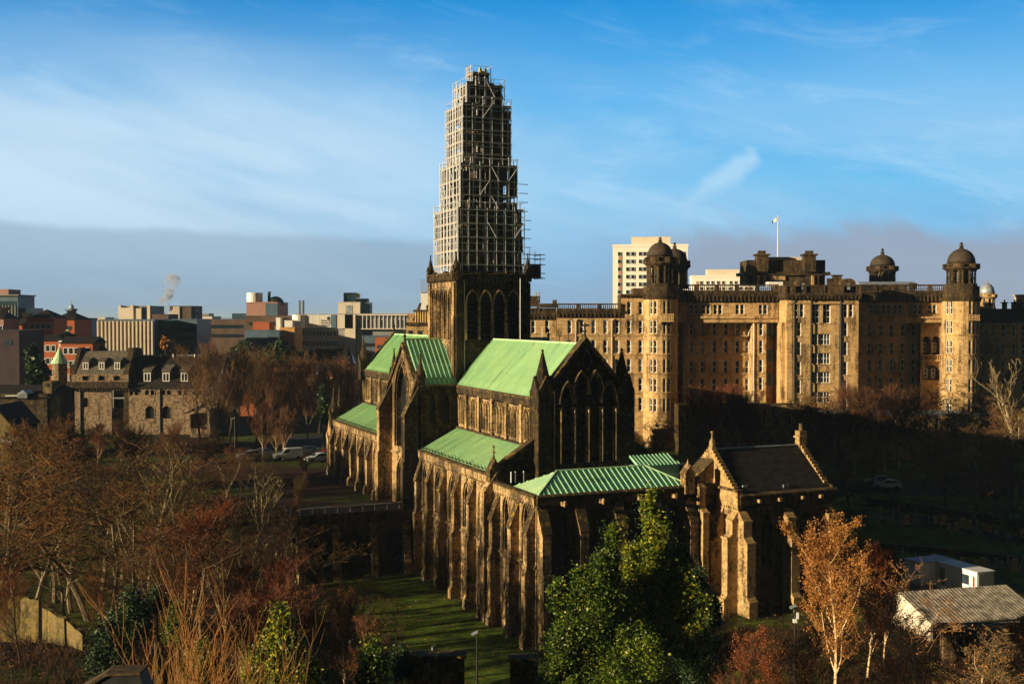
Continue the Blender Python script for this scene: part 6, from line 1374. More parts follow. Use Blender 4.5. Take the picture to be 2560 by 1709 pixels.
# filler trees deeper in the valley
# tall bare trees between museum and nave
for i, (px, Y, yt) in enumerate(((498, 232, 832), (525, 240, 850), (545, 225, 842), (572, 236, 862), (590, 228, 850), (622, 262, 872), (640, 232, 858), (668, 250, 880), (700, 236, 868), (728, 246, 875), (748, 262, 866), (768, 236, 882), (796, 256, 878), (812, 240, 895), (836, 262, 890), (857, 236, 884), (880, 250, 900), (900, 262, 905), (655, 275, 868), (780, 282, 872))):
    tree('poplar' if i % 3 else 'dark', px, Y, yt, 'tall bare street tree %s' % ('with spreading crown', 'with upright limbs', 'with thin pale stem')[i % 3] + (', ' + ('first', 'second', 'third', 'fourth', 'fifth', 'sixth', 'seventh', 'eighth', 'ninth', 'tenth', 'eleventh', 'twelfth', 'thirteenth', 'fourteenth', 'fifteenth', 'sixteenth', 'seventeenth', 'eighteenth', 'nineteenth', 'last')[i] + ' from the museum towards the nave'), 'bare trees along the street behind the cathedral', 1.0)
for i, (px, Y, yt) in enumerate(((655, 205, 985), (705, 208, 1010), (690, 212, 1020), (300, 198, 1040), (240, 195, 1050))): tree('red', px, Y, yt, ('young birch with rust-red twigs left of the white van', 'thin young birch between car and van', 'thin young birch behind the dark car', 'small reddish birch against the museum wall', 'small reddish birch by the museum corner')[i], 'young birches near the parked cars', 1.1)
# trees in front of the hospital
hk = [(1745, 200, 962, 'red'), (1775, 198, 955, 'red'), (1812, 201, 958, 'red'), (1845, 197, 960, 'red'), (1880, 199, 972, 'red'), (1925, 196, 985, 'dark'), (1985, 194, 985, 'dark'), (2030, 196, 975, 'ochre'), (2065, 192, 990, 'ochre'), (2100, 198, 965, 'ochre'), (2140, 195, 950, 'red'), (2180, 198, 955, 'red'), (2215, 195, 958, 'red'), (2250, 198, 960, 'red'), (2290, 196, 980, 'brown'), (2330, 198, 975, 'brown'), (2365, 195, 962, 'ochre'), (2395, 197, 950, 'ochre'), (2430, 195, 958, 'ochre'), (2475, 190, 1000, 'dark'), (2525, 184, 940, 'ochre'), (2552, 178, 890, 'pale'), (2530, 172, 1010, 'ochre'), (2570, 168, 1020, 'ochre')]
ords = ['first', 'second', 'third', 'fourth', 'fifth', 'sixth', 'seventh', 'eighth', 'ninth', 'tenth', 'eleventh', 'twelfth', 'thirteenth', 'fourteenth', 'fifteenth', 'sixteenth', 'seventeenth', 'eighteenth', 'nineteenth', 'twentieth', 'twenty-first', 'twenty-second', 'twenty-third', 'last']
for i, (px, Y, yt, kd) in enumerate(hk): tree(kd, px, Y, yt, desc[kd] + ' before the hospital, %s from the left' % ords[i], 'bare trees in front of the hospital', 1.35 if i < 20 else 1.2)

for i in range(16):
    px = 1640 + i * 61; tree(('dark', 'brown', 'dark')[i % 3], px, 160 + (i * 37) % 24 if px > 2080 else 172 + (i * 5) % 12, 1050 + (i * 53) % 50, 'shaded bare tree on the dark slope right of the cathedral, %s from its left' % ords[i], 'bare trees on the shaded slope below the hospital', 1.4)
# leafy crowns ------------------------------------------------------------
def leafy(seed, blobs, n, size, leaf, limbs=14, tr=.22, stray=.12, droop=.2, inner='leaf_dark'):
    """blobs: (x,y,z,rx,rz). leaves lie on clumps scattered through the blobs"""
    r = random.Random(seed); tk, cr = MB(), MB(); vols = [b[3] * b[3] * b[4] for b in blobs]; tot = sum(vols)
    zlo = min(b[2] - b[4] for b in blobs); zhi = max(b[2] + b[4] for b in blobs); core = blobs[0]
    tk.tube((0, 0, 0), (core[0] * .5, core[1] * .5, core[2]), tr, tr * .6, 7); tk.tube((core[0] * .5, core[1] * .5, core[2]), (core[0], core[1], core[2] + core[4] * .8), tr * .6, .03, 6)
    clumps = []
    for b, v in zip(blobs, vols):
        k = max(7, int(105 * (v / tot) ** .75))
        for _ in range(k):
            while True:
                p = Vector((r.uniform(-1, 1), r.uniform(-1, 1), r.uniform(-1, 1)))
                if .35 < p.length < 1: break
            p = p.normalized() * (r.uniform(.55, 1.0) if r.random() < .8 else p.length)
            t = (p.z + 1) / 2; taper = 1 - .62 * t
            c = Vector((b[0] + p.x * b[3] * taper, b[1] + p.y * b[3] * taper, b[2] + p.z * b[4])); clumps.append((c, r.uniform(.28, .72) * (b[3] ** .4)))
            if r.random() < limbs / k: m = Vector((b[0], b[1], b[2] - b[4] * .6)); tk.tube(m, c, .06, .02, 4)
    for i in range(n // 5):                                  # inner foliage that closes the crown
        b = blobs[r.randrange(len(blobs))]; p = Vector((r.gauss(0, .33), r.gauss(0, .33), r.uniform(-.8, .7))); tp = 1 - .45 * (p.z + 1) / 2
        p = Vector((b[0] + p.x * b[3] * tp, b[1] + p.y * b[3] * tp, b[2] + p.z * b[4])); s = size * r.uniform(1.3, 2.2); a = Vector((r.gauss(0, 1), r.gauss(0, 1), r.gauss(0, .7))).normalized(); b_ = a.cross(Vector((r.gauss(0, 1), r.gauss(0, 1), r.gauss(0, 1)))).normalized() * s * .6; a = a * s
        cr.add([p - a, p + b_, p + a, p - b_], [(0, 1, 2, 3)])
    for i in range(n):
        c, rad = clumps[r.randrange(len(clumps))] if r.random() > stray else (clumps[r.randrange(len(clumps))][0] * 1.0, 1.1)
        d = Vector((r.gauss(0, 1), r.gauss(0, 1), r.gauss(0, 1))).normalized() * rad * r.uniform(.35, 1.05)
        p = c + d; s = size * r.choice([.6, .8, 1.0, 1.5]); a = Vector((r.gauss(0, 1), r.gauss(0, 1), r.gauss(0, .7))).normalized(); b_ = a.cross(Vector((r.gauss(0, 1), r.gauss(0, 1), r.gauss(0, 1)))).normalized() * s * .55; a = a * s
        cr.add([p - a, p + b_, p + a, p - b_], [(0, 1, 2, 3)])
    return tk.mesh('trunk', M_['bark_dark']), cr.mesh('crown', M_[leaf])
def plant(name, label, cat, px, Y, meshes, group=None, z=None, s=1.0):
    c = at(px, 790, Y); t = thing(name, label, cat, (c.x, Y, ground(c.x, Y) - .2 if z is None else z), 0, group); link('trunk', meshes[0], t); link('crown', meshes[1], t); return t
def zof(px, py, Y, base): return at(px, py, Y).z - base
# the big holly group in front of the chapels
Yb = 72.0; gb = ground(at(1600, 790, Yb).x, Yb) - .2; q = Yb / F
def B(px, py, rpx, rpy, cx0, base, Y=Yb, dy=0): return ((px - cx0) * Y / F, dy, at(cx0, py, Y).z - base, rpx * Y / F, rpy * Y / F)
bl = [B(1640, 1500, 105, 190, 1620, gb), B(1638, 1350, 62, 110, 1620, gb), B(1630, 1262, 26, 55, 1620, gb), B(1715, 1530, 70, 130, 1620, gb, dy=-1), B(1570, 1580, 95, 140, 1620, gb, dy=-1.5), B(1712, 1400, 30, 55, 1620, gb, dy=.5), B(1580, 1420, 34, 60, 1620, gb, dy=.3)]
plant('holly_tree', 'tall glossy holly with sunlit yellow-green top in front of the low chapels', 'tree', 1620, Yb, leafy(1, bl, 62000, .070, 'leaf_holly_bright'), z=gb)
Y2_ = 69.0; g2 = ground(at(1450, 790, Y2_).x, Y2_) - .2
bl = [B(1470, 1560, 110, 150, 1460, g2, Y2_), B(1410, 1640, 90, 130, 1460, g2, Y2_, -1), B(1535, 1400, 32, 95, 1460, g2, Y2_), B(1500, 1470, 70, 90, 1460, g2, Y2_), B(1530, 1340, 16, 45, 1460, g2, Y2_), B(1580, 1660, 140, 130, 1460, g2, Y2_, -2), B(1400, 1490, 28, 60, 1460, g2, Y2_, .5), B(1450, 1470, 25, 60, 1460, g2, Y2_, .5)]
plant('holly_tree', 'broad dark green holly with several pointed leaders, left of the tallest holly', 'tree', 1460, Y2_, leafy(2, bl, 62000, .068, 'leaf_holly'), z=g2)
Y3 = 76.0; g3 = ground(at(1740, 790, Y3).x, Y3) - .2
bl = [B(1740, 1600, 75, 120, 1740, g3, Y3), B(1790, 1530, 28, 40, 1740, g3, Y3), B(1750, 1480, 45, 70, 1740, g3, Y3)]
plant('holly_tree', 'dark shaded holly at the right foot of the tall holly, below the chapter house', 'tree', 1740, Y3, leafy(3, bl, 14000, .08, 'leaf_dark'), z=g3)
Y4 = 62.0; g4 = ground(at(700, 790, Y4).x, Y4) - .2
bl = [B(700, 1650, 85, 110, 700, g4, Y4), B(700, 1570, 40, 55, 700, g4, Y4), B(760, 1690, 60, 70, 700, g4, Y4), B(640, 1690, 55, 70, 700, g4, Y4)]
plant('holly_bush', 'bright green holly bush with speckled leaves at the bottom, left of centre', 'shrub', 700, Y4, leafy(4, bl, 20000, .075, 'leaf_holly_bright'), z=g4)
for i, (px, py, rr, Y, leaf, n, lab) in enumerate(((930, 1640, 42, 70, 'leaf_holly', 5000, 'small holly in deep shade on the lawn edge at the bottom'), (1000, 1650, 30, 72, 'leaf_dark', 3000, 'low dark evergreen bush beside the ruined wall'), (325, 1520, 55, 84, 'leaf_dark', 9000, 'dark glossy evergreen under the bare trees, lower left'), (385, 1490, 22, 86, 'leaf_dark', 2500, 'narrow evergreen spike beside the dark glossy evergreen'), (440, 1545, 38, 88, 'leaf_holly', 6000, 'mid-green feathery cypress among the bare trees'), (270, 1600, 60, 80, 'leaf_dark', 8000, 'low dark evergreen thicket behind the dark shed roof'), (505, 1650, 50, 66, 'leaf_holly', 7000, 'speckled green shrub behind the orange shoots'))):
    gg = ground(at(px, 790, Y).x, Y) - .2; plant('evergreen_shrub', lab, 'shrub', px, Y, leafy(20 + i, [B(px, py, rr, rr * 1.15, px, gg, Y), B(px - rr * .4, py + rr * .9, rr * .8, rr, px, gg, Y), B(px + rr * .5, py + rr * .7, rr * .7, rr * .9, px, gg, Y)], n, .08, leaf), z=gg)
# conifer by the museum and far autumn tree, ivy tree
Y5 = 235.0; g5 = ground(at(85, 790, Y5).x, Y5); plant('conifer', 'dark broad conifer standing before the red brick flats, far left', 'tree', 85, Y5, leafy(31, [B(85, 960, 32, 55, 85, g5, Y5), B(82, 900, 22, 40, 85, g5, Y5), B(70, 890, 14, 14, 85, g5, Y5), B(100, 930, 26, 30, 85, g5, Y5)], 16000, .32, 'leaf_dark'), z=g5)
Y6 = 318.0; g6 = ground(at(413, 790, Y6).x, Y6); plant('autumn_tree', 'small golden autumn tree glowing before the dark blue-grey annexe', 'tree', 413, Y6, leafy(32, [B(413, 857, 13, 13, 413, g6, Y6)], 2500, .35, 'leaf_russet'), z=g6)
Y7 = 212.0; g7 = ground(at(808, 790, Y7).x, Y7); plant('ivy_clad_tree', 'slim ivy-clad tree beside the west front of the nave', 'tree', 808, Y7, leafy(33, [B(808, 1020, 14, 42, 808, g7, Y7), B(806, 990, 9, 25, 808, g7, Y7)], 6000, .18, 'leaf_dark'), z=g7)
for i, (px, py, Y) in enumerate(((700, 858, 300), (610, 862, 310), (240, 870, 292), (170, 838, 300), (1000, 835, 350))):
    gg = ground(at(px, 790, Y).x, Y); plant('dark_evergreen', ('rounded dark evergreen above the red brick terrace', 'dark evergreen mass right behind the museum ridge', 'low dark evergreen between flats and fin hall', 'dark evergreen below the cupola block', 'dark evergreen behind the nave gable')[i], 'tree', px, Y, leafy(50 + i, [B(px, py + 20, 38, 30, px, gg, Y), B(px - 25, py + 30, 24, 22, px, gg, Y), B(px + 28, py + 32, 24, 20, px, gg, Y)], 6000, .42, 'leaf_dark'), z=gg)
for i, (x_, y_) in enumerate(((-16, 214), (-8, 209), (0, 213), (8, 216), (-24, 218))):
    gg = ground(x_, y_); t = thing('dark_evergreen', 'dark evergreen hidden behind the choir, %s of five from the nave' % ords[i], 'tree', (x_, y_, gg)); me = leafy(70 + i, [(0, 0, 6, 4.6, 5.5), (1.5, 1, 4, 3.5, 3.5)], 5000, .4, 'leaf_dark'); link('trunk', me[0], t); link('crown', me[1], t)
# right foreground: russet tree, birch, pale spreading tree
def leaves_on(cm, n, size, mat, seed, sel=lambda p: True, rad=.5):
    r = random.Random(seed); vs = [v.co for v in cm.vertices if sel(v.co)]; mb = MB()
    for i in range(n):
        p = vs[r.randrange(len(vs))] + Vector((r.gauss(0, rad), r.gauss(0, rad), r.gauss(0, rad))) * .35; s = size * r.uniform(.6, 1.3)
        a = Vector((r.gauss(0, 1), r.gauss(0, 1), r.gauss(0, 1))).normalized() * s; b_ = a.cross(Vector((r.gauss(0, 1), r.gauss(0, 1), r.gauss(0, 1)))).normalized() * s * .6; mb.add([p - a, p + b_, p + a, p - b_], [(0, 1, 2, 3)])
    return mb.mesh('leaves', M_[mat])
def big(name, label, px, Y, ytop, seed, leaves=None, group=None, **k):
    X0 = at(px, 790, Y).x; zb = ground(X0, Y) - .2; H = at(px, ytop, Y).z - zb; t = thing(name, label, 'tree', (X0, Y, zb), 0, group); tm, cm = bare(seed, H, **k); link('trunk', tm, t); link('crown', cm, t)
    if leaves: link('leaves', leaves_on(cm, *leaves), t)
    return t
big('russet_tree', 'tree still holding orange-brown leaves right of the chapter house', 2095, 93, 1290, 61, (14000, .085, 'leaf_russet', 5), spread=.52, tr=.20, lv=4, up=.8, kink=.10, clear=.12, tr_m='bark_birch', tw_m='twig_orange')
big('birch', 'white-stemmed birch with rust-red twigs behind the orange-brown tree', 2175, 96, 1345, 62, (3000, .05, 'leaf_rust_red', 6), spread=.36, tr=.15, lv=4, up=.9, kink=.06, clear=.2, tr_m='bark_birch', tw_m='twig_red', fine=9)
big('birch', 'second thin white-stemmed birch just right of the larger birch', 2215, 98, 1360, 63, None, spread=.28, tr=.12, lv=4, up=.9, kink=.06, dens=.8, clear=.25, tr_m='bark_birch', tw_m='twig_red', fine=9)
big('spreading_tree', 'pale-branched low tree with few orange leaves before the tin-roofed shed', 2345, 78, 1440, 64, (3500, .07, 'leaf_russet', 7), spread=.62, tr=.24, lv=4, up=.30, kink=.16, clear=.1, tr_m='bark_birch', tw_m='twig_pale')
big('spreading_tree', 'lower pale-branched tree at the bottom right corner', 2440, 74, 1560, 65, (2200, .07, 'leaf_russet', 8), spread=.62, tr=.16, lv=4, up=.3, kink=.16, clear=.1, tr_m='bark_birch', tw_m='twig_pale')
big('russet_tree', 'low orange-leaved tree at the right picture edge beside the shed', 2570, 84, 1530, 66, (9000, .08, 'leaf_russet', 9), spread=.4, tr=.14, lv=4, dens=.85, up=.8, tr_m='bark_birch', tw_m='twig_orange')
big('red_shrub', 'reddish twiggy shrub at the foot of the chapter house', 1860, 84, 1560, 67, (2500, .06, 'leaf_rust_red', 10), spread=.5, tr=.10, lv=4, dens=.85, up=.6, clear=.05, tr_m='bark_dark', tw_m='twig_red')
big('red_shrub', 'reddish twiggy shrub left of the lamp post on the right', 1930, 82, 1600, 68, (2500, .06, 'leaf_rust_red', 11), spread=.5, tr=.10, lv=4, dens=.85, up=.6, clear=.05, tr_m='bark_dark', tw_m='twig_red')
big('red_shrub', 'low russet shrub right of the lamp post', 2040, 80, 1560, 69, (2500, .07, 'leaf_russet', 12), spread=.5, tr=.10, lv=4, dens=.85, up=.6, clear=.05, tr_m='bark_dark', tw_m='twig_brown')
big('pollard_bush', 'rounded pale bush between the white van and white car', 765, 190, 1128, 70, None, spread=.6, tr=.2, lv=4, up=.3, clear=.0, tr_m='bark_dark', tw_m='twig_ochre')
# orange whips close to the camera
def whips(px, Y, ytop, n, seed, label, spreadx, mat='twig_willow'):
    r = random.Random(seed); X0 = at(px, 790, Y).x; zb = ground(X0, Y) - .2; H = at(px, ytop, Y).z - zb; t = thing('willow_bush', label, 'shrub', (X0, Y, zb), 0, 'orange-stemmed willow bushes at the bottom'); st_, tw_ = MB(), MB()
    for i in range(n):
        a = r.uniform(0, 6.28); d = Vector((math.cos(a) * spreadx * r.random(), math.sin(a) * .3 * r.random(), 1)).normalized(); p = Vector((r.gauss(0, .4), r.gauss(0, .4), 0)); L = H * r.uniform(.62, 1.0); m = 9; rad = r.uniform(.014, .03)
        for j in range(m):
            d = (d + Vector((r.gauss(0, .06), r.gauss(0, .06), .05))).normalized(); q = p + d * L / m; (st_ if j < 5 else tw_).tube(p, q, rad * (1 - j / m * .8) + .006, rad * (1 - (j + 1) / m * .8) + .006, 4)
            if j > 2:
                for k in range(3):
                    e = (d + Vector((r.gauss(0, .4), r.gauss(0, .4), r.uniform(0, .3)))).normalized(); q2 = q + e * L * .12; tw_.tube(q, q2, .010, .007, 3); q3 = q2 + (e + Vector((r.gauss(0, .3), r.gauss(0, .3), .4))).normalized() * L * .09; tw_.tube(q2, q3, .008, .005, 3)
            p = q
    link('stems', st_.mesh('stems', M_['twig_pale']), t); link('twigs', tw_.mesh('twigs', M_[mat]), t)
whips(520, 50, 1500, 24, 1, 'tall orange willow shoots rising from the bottom edge, the tallest clump', .5)
whips(440, 48, 1570, 20, 2, 'orange willow shoots left of the tallest clump', .5)
whips(610, 52, 1570, 18, 3, 'orange willow shoots between the tallest clump and the bright holly bush', .45)
whips(370, 46, 1620, 12, 4, 'thin orange willow shoots near the dark shed roof', .4)
# undergrowth
ug = random.Random(9); u = MB()
for i in range(5200):
    px = ug.uniform(-60, 1000); Y = ug.uniform(76, 150); X0 = at(px, 790, Y).x
    q_ = Vector((X0, Y, 0)) - O_C
    if q_.dot(V_) > -24 and q_.dot(U_) > -4: continue
    if q_.dot(V_) > -13: continue
    z = ground(X0, Y); h = ug.uniform(.3, 1.5); p = Vector((X0, Y, z - .05))
    for k in range(3): u.tube(p, p + Vector((ug.gauss(0, .3), ug.gauss(0, .3), h * ug.uniform(.5, 1))), .025, .012, 3)
for i in range(6500):
    px = ug.uniform(1640, 2620); Y = ug.uniform(76, 112); X0 = at(px, 790, Y).x
    if 40 < X0 < 64 and Y > 103: continue
    z = ground(X0, Y); h = ug.uniform(.3, 1.3) * (1.6 if math.sin(X0 * .9) * math.sin(Y * .7) > .2 else .6); p = Vector((X0, Y, z - .05))
    for k in range(4): u.tube(p, p + Vector((ug.gauss(0, .35), ug.gauss(0, .35), h * ug.uniform(.5, 1))), .022, .010, 3)
tag(link('undergrowth', u.mesh('undergrowth', M_['twig_dark'])), 'brown brambles and dead stems covering the valley floor and the bank at the right', 'undergrowth', kind='stuff')
u = MB()
for i in range(9000):
    px = ug.uniform(-60, 2560); Y = ug.uniform(78, 140); X0 = at(px, 790, Y).x; z = ground(X0, Y) + .12; s = ug.uniform(.06, .16); a = ug.uniform(0, 6.28)
    u.add([(X0 - s * math.cos(a), Y - s * math.sin(a), z + .02), (X0 + s * .5, Y - s * .4, z + ug.uniform(0, .08)), (X0 + s * math.cos(a), Y + s * math.sin(a), z + .03), (X0 - s * .5, Y + s * .4, z + ug.uniform(0, .08))], [(0, 1, 2, 3)])
tag(link('fallen_leaves', u.mesh('fallen_leaves', M_['leaf_russet'])), 'scattered brown fallen leaves on the grass', 'fallen leaves', kind='stuff')

# ------------------------------------------------------------------ walls, ruins, sheds
def wallrun(name, label, pts, h, th, mat, cope=None, zb=None, jag=0.0):
    t = MB(); r = random.Random(len(label)); 
    for (xa, ya), (xb, yb) in zip(pts, pts[1:]):
        n = max(2, int(math.hypot(xb - xa, yb - ya) / 1.2)); d = Vector((xb - xa, yb - ya, 0)).normalized(); nn = Vector((-d.y, d.x, 0)) * th / 2; rings = []
        for i in range(n + 1):
            p = Vector((lerp(xa, xb, i / n), lerp(ya, yb, i / n), 0)); g0 = ground(p.x, p.y) - .6 if zb is None else zb; top_ = g0 + .6 + h + r.uniform(-jag, jag)
            rings.append([Vector((p.x, p.y, g0)) - nn, Vector((p.x, p.y, g0)) + nn, Vector((p.x, p.y, top_)) + nn, Vector((p.x, p.y, top_)) - nn])
        t.loft(rings)
    return tag(link(name, t.mesh(name, mat)), label, 'wall')
P2 = lambda px, Y: (at(px, 790, Y).x, Y)
def pxwall(name, label, pts, th, mat):
    mb = MB(); r = random.Random(4); rings = []
    for (p0, Y0, t0), (p1, Y1, t1) in zip(pts, pts[1:]):
        for i in range(6):
            t = i / 6; Y = lerp(Y0, Y1, t); c = at(lerp(p0, p1, t), lerp(t0, t1, t), Y); zt = c.z + r.uniform(-.1, .1); rings.append([Vector((c.x, Y, -36)), Vector((c.x, Y + th, -36)), Vector((c.x, Y + th, zt)), Vector((c.x, Y, zt))])
    mb.loft(rings); return tag(link(name, mb.mesh(name, mat)), label, 'wall')
pxwall('stone_wall', 'sunlit yellow stone retaining wall among the bare trees, lower left', [(-60, 108, 1490), (50, 108, 1493), (105, 107, 1500)], .7, M_['yellow_stone'])
pxwall('stone_wall', 'lower continuation of the yellow retaining wall stepping down to the right', [(105, 106.5, 1516), (160, 103, 1548), (215, 99, 1592)], .7, M_['yellow_stone'])
for i, (pa, pb, Y, yt, lab) in enumerate(((1015, 1160, 72, 1648, 'reddish ruined tomb wall at the bottom, in front of the lawn'), (1275, 1345, 74, 1655, 'small reddish tomb wall at the bottom, below the corner buttress'), (2360, 2570, 100, 1572, 'rough brown stone wall below the tin-roofed shed'))):
    a = at(pa, yt, Y); zb = a.z - 5; b = at(pb, yt, Y); mb = MB(); r = random.Random(i); n = 10
    for k in range(n): x0_, x1_ = lerp(a.x, b.x, k / n), lerp(a.x, b.x, (k + 1) / n); mb.box(x0_, x1_ - .001, Y + r.uniform(-.05, .05), Y + .9, zb, a.z + r.uniform(-.25, .1))
    t = thing('tomb_wall', lab, 'wall', (0, 0, 0)); link('masonry', mb.mesh('masonry', M_['ruin_stone']), t)
    mb = MB(); mb.box(a.x - .15, b.x + .15, Y - .2, Y + 1.1, a.z + .11, a.z + .3); link('coping', mb.mesh('coping', M_['coping_stone']), t)
# dark shed roof, bottom left
c = at(300, 1684, 40); sh = thing('dark_shed', 'dark felt-roofed shed peak at the bottom left corner edge', 'shed', (c.x, 40, c.z - 5))
mb = MB(); mb.prism([(-1.7, 0, 4.1), (-.45, 0, 4.9), (.7, 0, 4.96), (1.0, 0, 4.1)], (0, .9, 0)); link('roof', mb.mesh('roof', M_['dark_metal']), sh)
mb = MB(); mb.prism([(-2.3, -.1, 3.9), (-.5, -.1, 4.95), (.75, -.1, 5.0), (.75, -.1, 5.08), (-.52, -.1, 5.04), (-2.4, -.1, 3.95)], (0, 1.0, 0)); link('ridge_board', mb.mesh('ridge_board', M_['bark_dark']), sh)
mb = MB(); mb.box(-1.5, .9, .1, .85, -4, 4.1); link('wall', mb.mesh('wall', M_['dark_metal']), sh)
# white site cabins
Yc = 125.0; c = at(2443, 1432, Yc); cb = thing('site_cabin', 'white portable cabin with grey end panel, door with steps and red sign', 'cabin', (c.x, Yc, c.z - 2.6), R(22))
L1, W1, H1 = 6.1, 2.5, 2.6
mb = MB(); mb.box(0, W1, 0, L1, 0, H1); link('body', mb.mesh('body', WP), cb)
mb = MB(); mb.box(-.08, W1 + .08, -.08, L1, H1, H1 + .12); link('roof', mb.mesh('roof', WP), cb)
mb = MB(); mb.box(-.05, 0, 4.9, 5.8, .1, 2.15); link('door', mb.mesh('door', M_['concrete_grey']), cb)
mb = MB(); mb.box(-.05, 0, 1.2, 2.3, 1.0, 2.1); link('window', mb.mesh('window', M_['window_glass']), cb)
mb = MB(); mb.box(-.06, 0, .35, .6, 1.0, 2.1); link('red_sign', mb.mesh('red_sign', M_['red_paint']), cb)
mb = MB(); mb.box(.2, W1 - .2, -.05, 0, .3, H1 - .2); link('end_panel', mb.mesh('end_panel', M_['concrete_grey']), cb)
mb = MB()
for y in (4.4, 5.3, 6.2): mb.tube((-1.1, y, 0), (-1.1, y, 1.1), .05)
for z in (.55, 1.1): mb.tube((-1.1, 4.4, z), (-1.1, 6.2, z), .05)
mb.box(-1.1, 0, 4.4, 6.2, 0, .1); link('steps', mb.mesh('steps', WP), cb)
mb = MB(); mb.box(0, W1, 0, L1, -3, -.02); link('plinth', mb.mesh('plinth', M_['concrete_grey']), cb)
cb2 = thing('site_cabin', 'second pale cabin butted behind the white cabin, its near side in shade', 'cabin', cb.location, R(22))
mb = MB(); mb.box(-2.4, 2.6, L1 + .15, L1 + 2.8, 0, H1); link('body', mb.mesh('body', WP), cb2)
mb = MB(); mb.box(-2.5, 2.7, L1 + .07, L1 + 2.9, H1, H1 + .12); link('roof', mb.mesh('roof', M_['lead_sheet']), cb2)
mb = MB(); mb.box(-2.4, 2.6, L1 + .15, L1 + 2.8, -3, -.02); link('plinth', mb.mesh('plinth', M_['concrete_grey']), cb2)
# tin-roofed shed
Ys = 112; A = at(2247, 1479, Ys)
shd = thing('tin_roofed_shed', 'long low shed with mottled grey corrugated roof and pale gable, on the right', 'shed', A, R(14))
mb = MB(); Ls = 12.6; n = 60
for i in range(n):
    x = Ls * i / n; mb.prism([(x, 0, .05 * (i % 2)), (x, -5.6, -1.75 + .05 * (i % 2)), (x, -5.6, -1.85), (x, 0, -.1)], (Ls / n, 0, 0))
link('roof', mb.mesh('roof', plain('tin_roof', (.30, .26, .21), .8, 0, .2, .55, 1.3)), shd)
mb = MB(); mb.prism([(0, 0, 0), (0, 4.5, -1.5), (0, 4.5, -1.6), (0, 0, -.1)], (Ls, 0, 0)); link('rear_roof', mb.mesh('rear_roof', M_['tin_roof']), shd)
mb = MB(); [mb.box(3.0 + i * .2, 3.1 + i * .2, -5.3, -5.2, -6.6, -1.8) for i in range(48)]
mb.box(3.0, Ls - .2, -5.2, -5.15, -5.6, -1.8); link('corrugated_wall', mb.mesh('corrugated_wall', M_['metal_cladding']), shd)
mb = MB(); mb.prism([(.05, -5.3, -7), (.05, 4.3, -7), (.05, 4.3, -1.6), (.05, 0, -.15), (.05, -5.3, -1.85)], (.25, 0, 0)); link('gable_wall', mb.mesh('gable_wall', M_['concrete_pale']), shd)
mb = MB(); mb.box(6.2, 10.8, -5.36, -5.32, -4.0, -2.2); link('shutter', mb.mesh('shutter', M_['concrete_grey']), shd)
# headstones in rows on the shaded terraces
hs = []
for i, (w, h, rd) in enumerate(((.45, 1.3, 1), (.4, 1.0, 0), (.35, 1.6, 2))):
    mb = MB()
    if rd == 2: mb.box(-.4, .4, -.25, .25, 0, .5); mb.lathe(0, 0, [(.22, .5), (.14, 2.0), (.02, 2.3)], 4, .78)
    else: mb.prism([(-w, 0, 0), (w, 0, 0), (w, 0, h)] + ([(w * math.cos(a * math.pi / 6), 0, h + w * .7 * math.sin(a * math.pi / 6)) for a in range(1, 6)] if rd else []) + [(-w, 0, h)], (0, .18, 0)); mb.box(-w - .1, w + .1, -.1, .3, -.3, .08)
    hs.append(mb.mesh('headstone', M_['concrete_grey'] if i else M_['hospital_stone']))
rh = random.Random(77); nstone = 0
for row, (Y, y_) in enumerate(((166, 1322), (150, 1398))):
    for i in range(24):
        px = 2190 + i * 17 + rh.uniform(-5, 5); c = at(px, 790, Y + rh.uniform(-1, 1)); nstone += 1
        o = link('headstone', hs[rh.choice([0, 1, 1, 0, 2, 1])], None, (c.x, c.y, ground(c.x, c.y) - .05), rh.uniform(-.2, .2)); s = rh.uniform(.6, 1.15); o.scale = (s, s, s)
        tag(o, 'weathered grey headstone in the %s row of shaded graves on the right' % ('upper', 'lower')[row], 'headstone', 'headstones in the %s shaded row' % ('upper', 'lower')[row])
wallrun('terrace_wall', 'long dark terrace wall behind the graves on the right', [P2(2170, 172), P2(2700, 170)], 1.2, .5, M_['sooty_stone'])
wallrun('terrace_wall', 'dark terrace wall between the two rows of graves', [P2(2150, 156), P2(2700, 154)], .7, .4, M_['sooty_stone'])
for i, (px, Y, h) in enumerate(((1055, 96, 1.1), (1130, 92, 1.0), (1010, 104, 1.0), (880, 112, 1.2), (1085, 110, .9), (1210, 88, 1.0), (940, 100, .8))):
    c = at(px, 790, Y); o = link('headstone', hs[1], None, (c.x, Y, ground(c.x, Y) - .05), .3 * i); tag(o, 'small lone headstone on the shaded lawn south of the choir', 'headstone', 'headstones on the shaded lawn')
# lamps
def lamp(px, Y, ytop, label, two=False):
    X0 = at(px, 790, Y).x; g0 = ground(X0, Y); H = at(px, ytop, Y).z - g0; t = thing('lamp_post', label, 'lamp post', (X0, Y, g0)); mb = MB(); mb.lathe(0, 0, [(.11, -.3), (.09, H * .5), (.06, H - .2)], 8); link('pole', mb.mesh('pole', M_['dark_metal']), t)
    mb = MB(); mb.prism([(-.4, -.16, H - .3), (.08, -.16, H - .06), (.04, -.16, H + .08), (-.45, -.16, H - .16)], (0, .32, 0)); link('lamp_head', mb.mesh('lamp_head', M_['blind_glass']), t)
    if two: mb = MB(); mb.box(-.2, .1, -.3, -.05, H - 1.4, H - 1.1); mb.box(.1, .3, -.1, .1, H - 1.2, H - .6); link('camera_box', mb.mesh('camera_box', WP), t)
lamp(1992, 92, 1512, 'tall dark post with white floodlight head between chapter house and orange tree', True)
lamp(1192, 88, 1578, 'small pale lamp on thin curved post on the lawn by the choir wall')
lamp(585, 205, 1043, 'slim street lamp with white head near the museum')

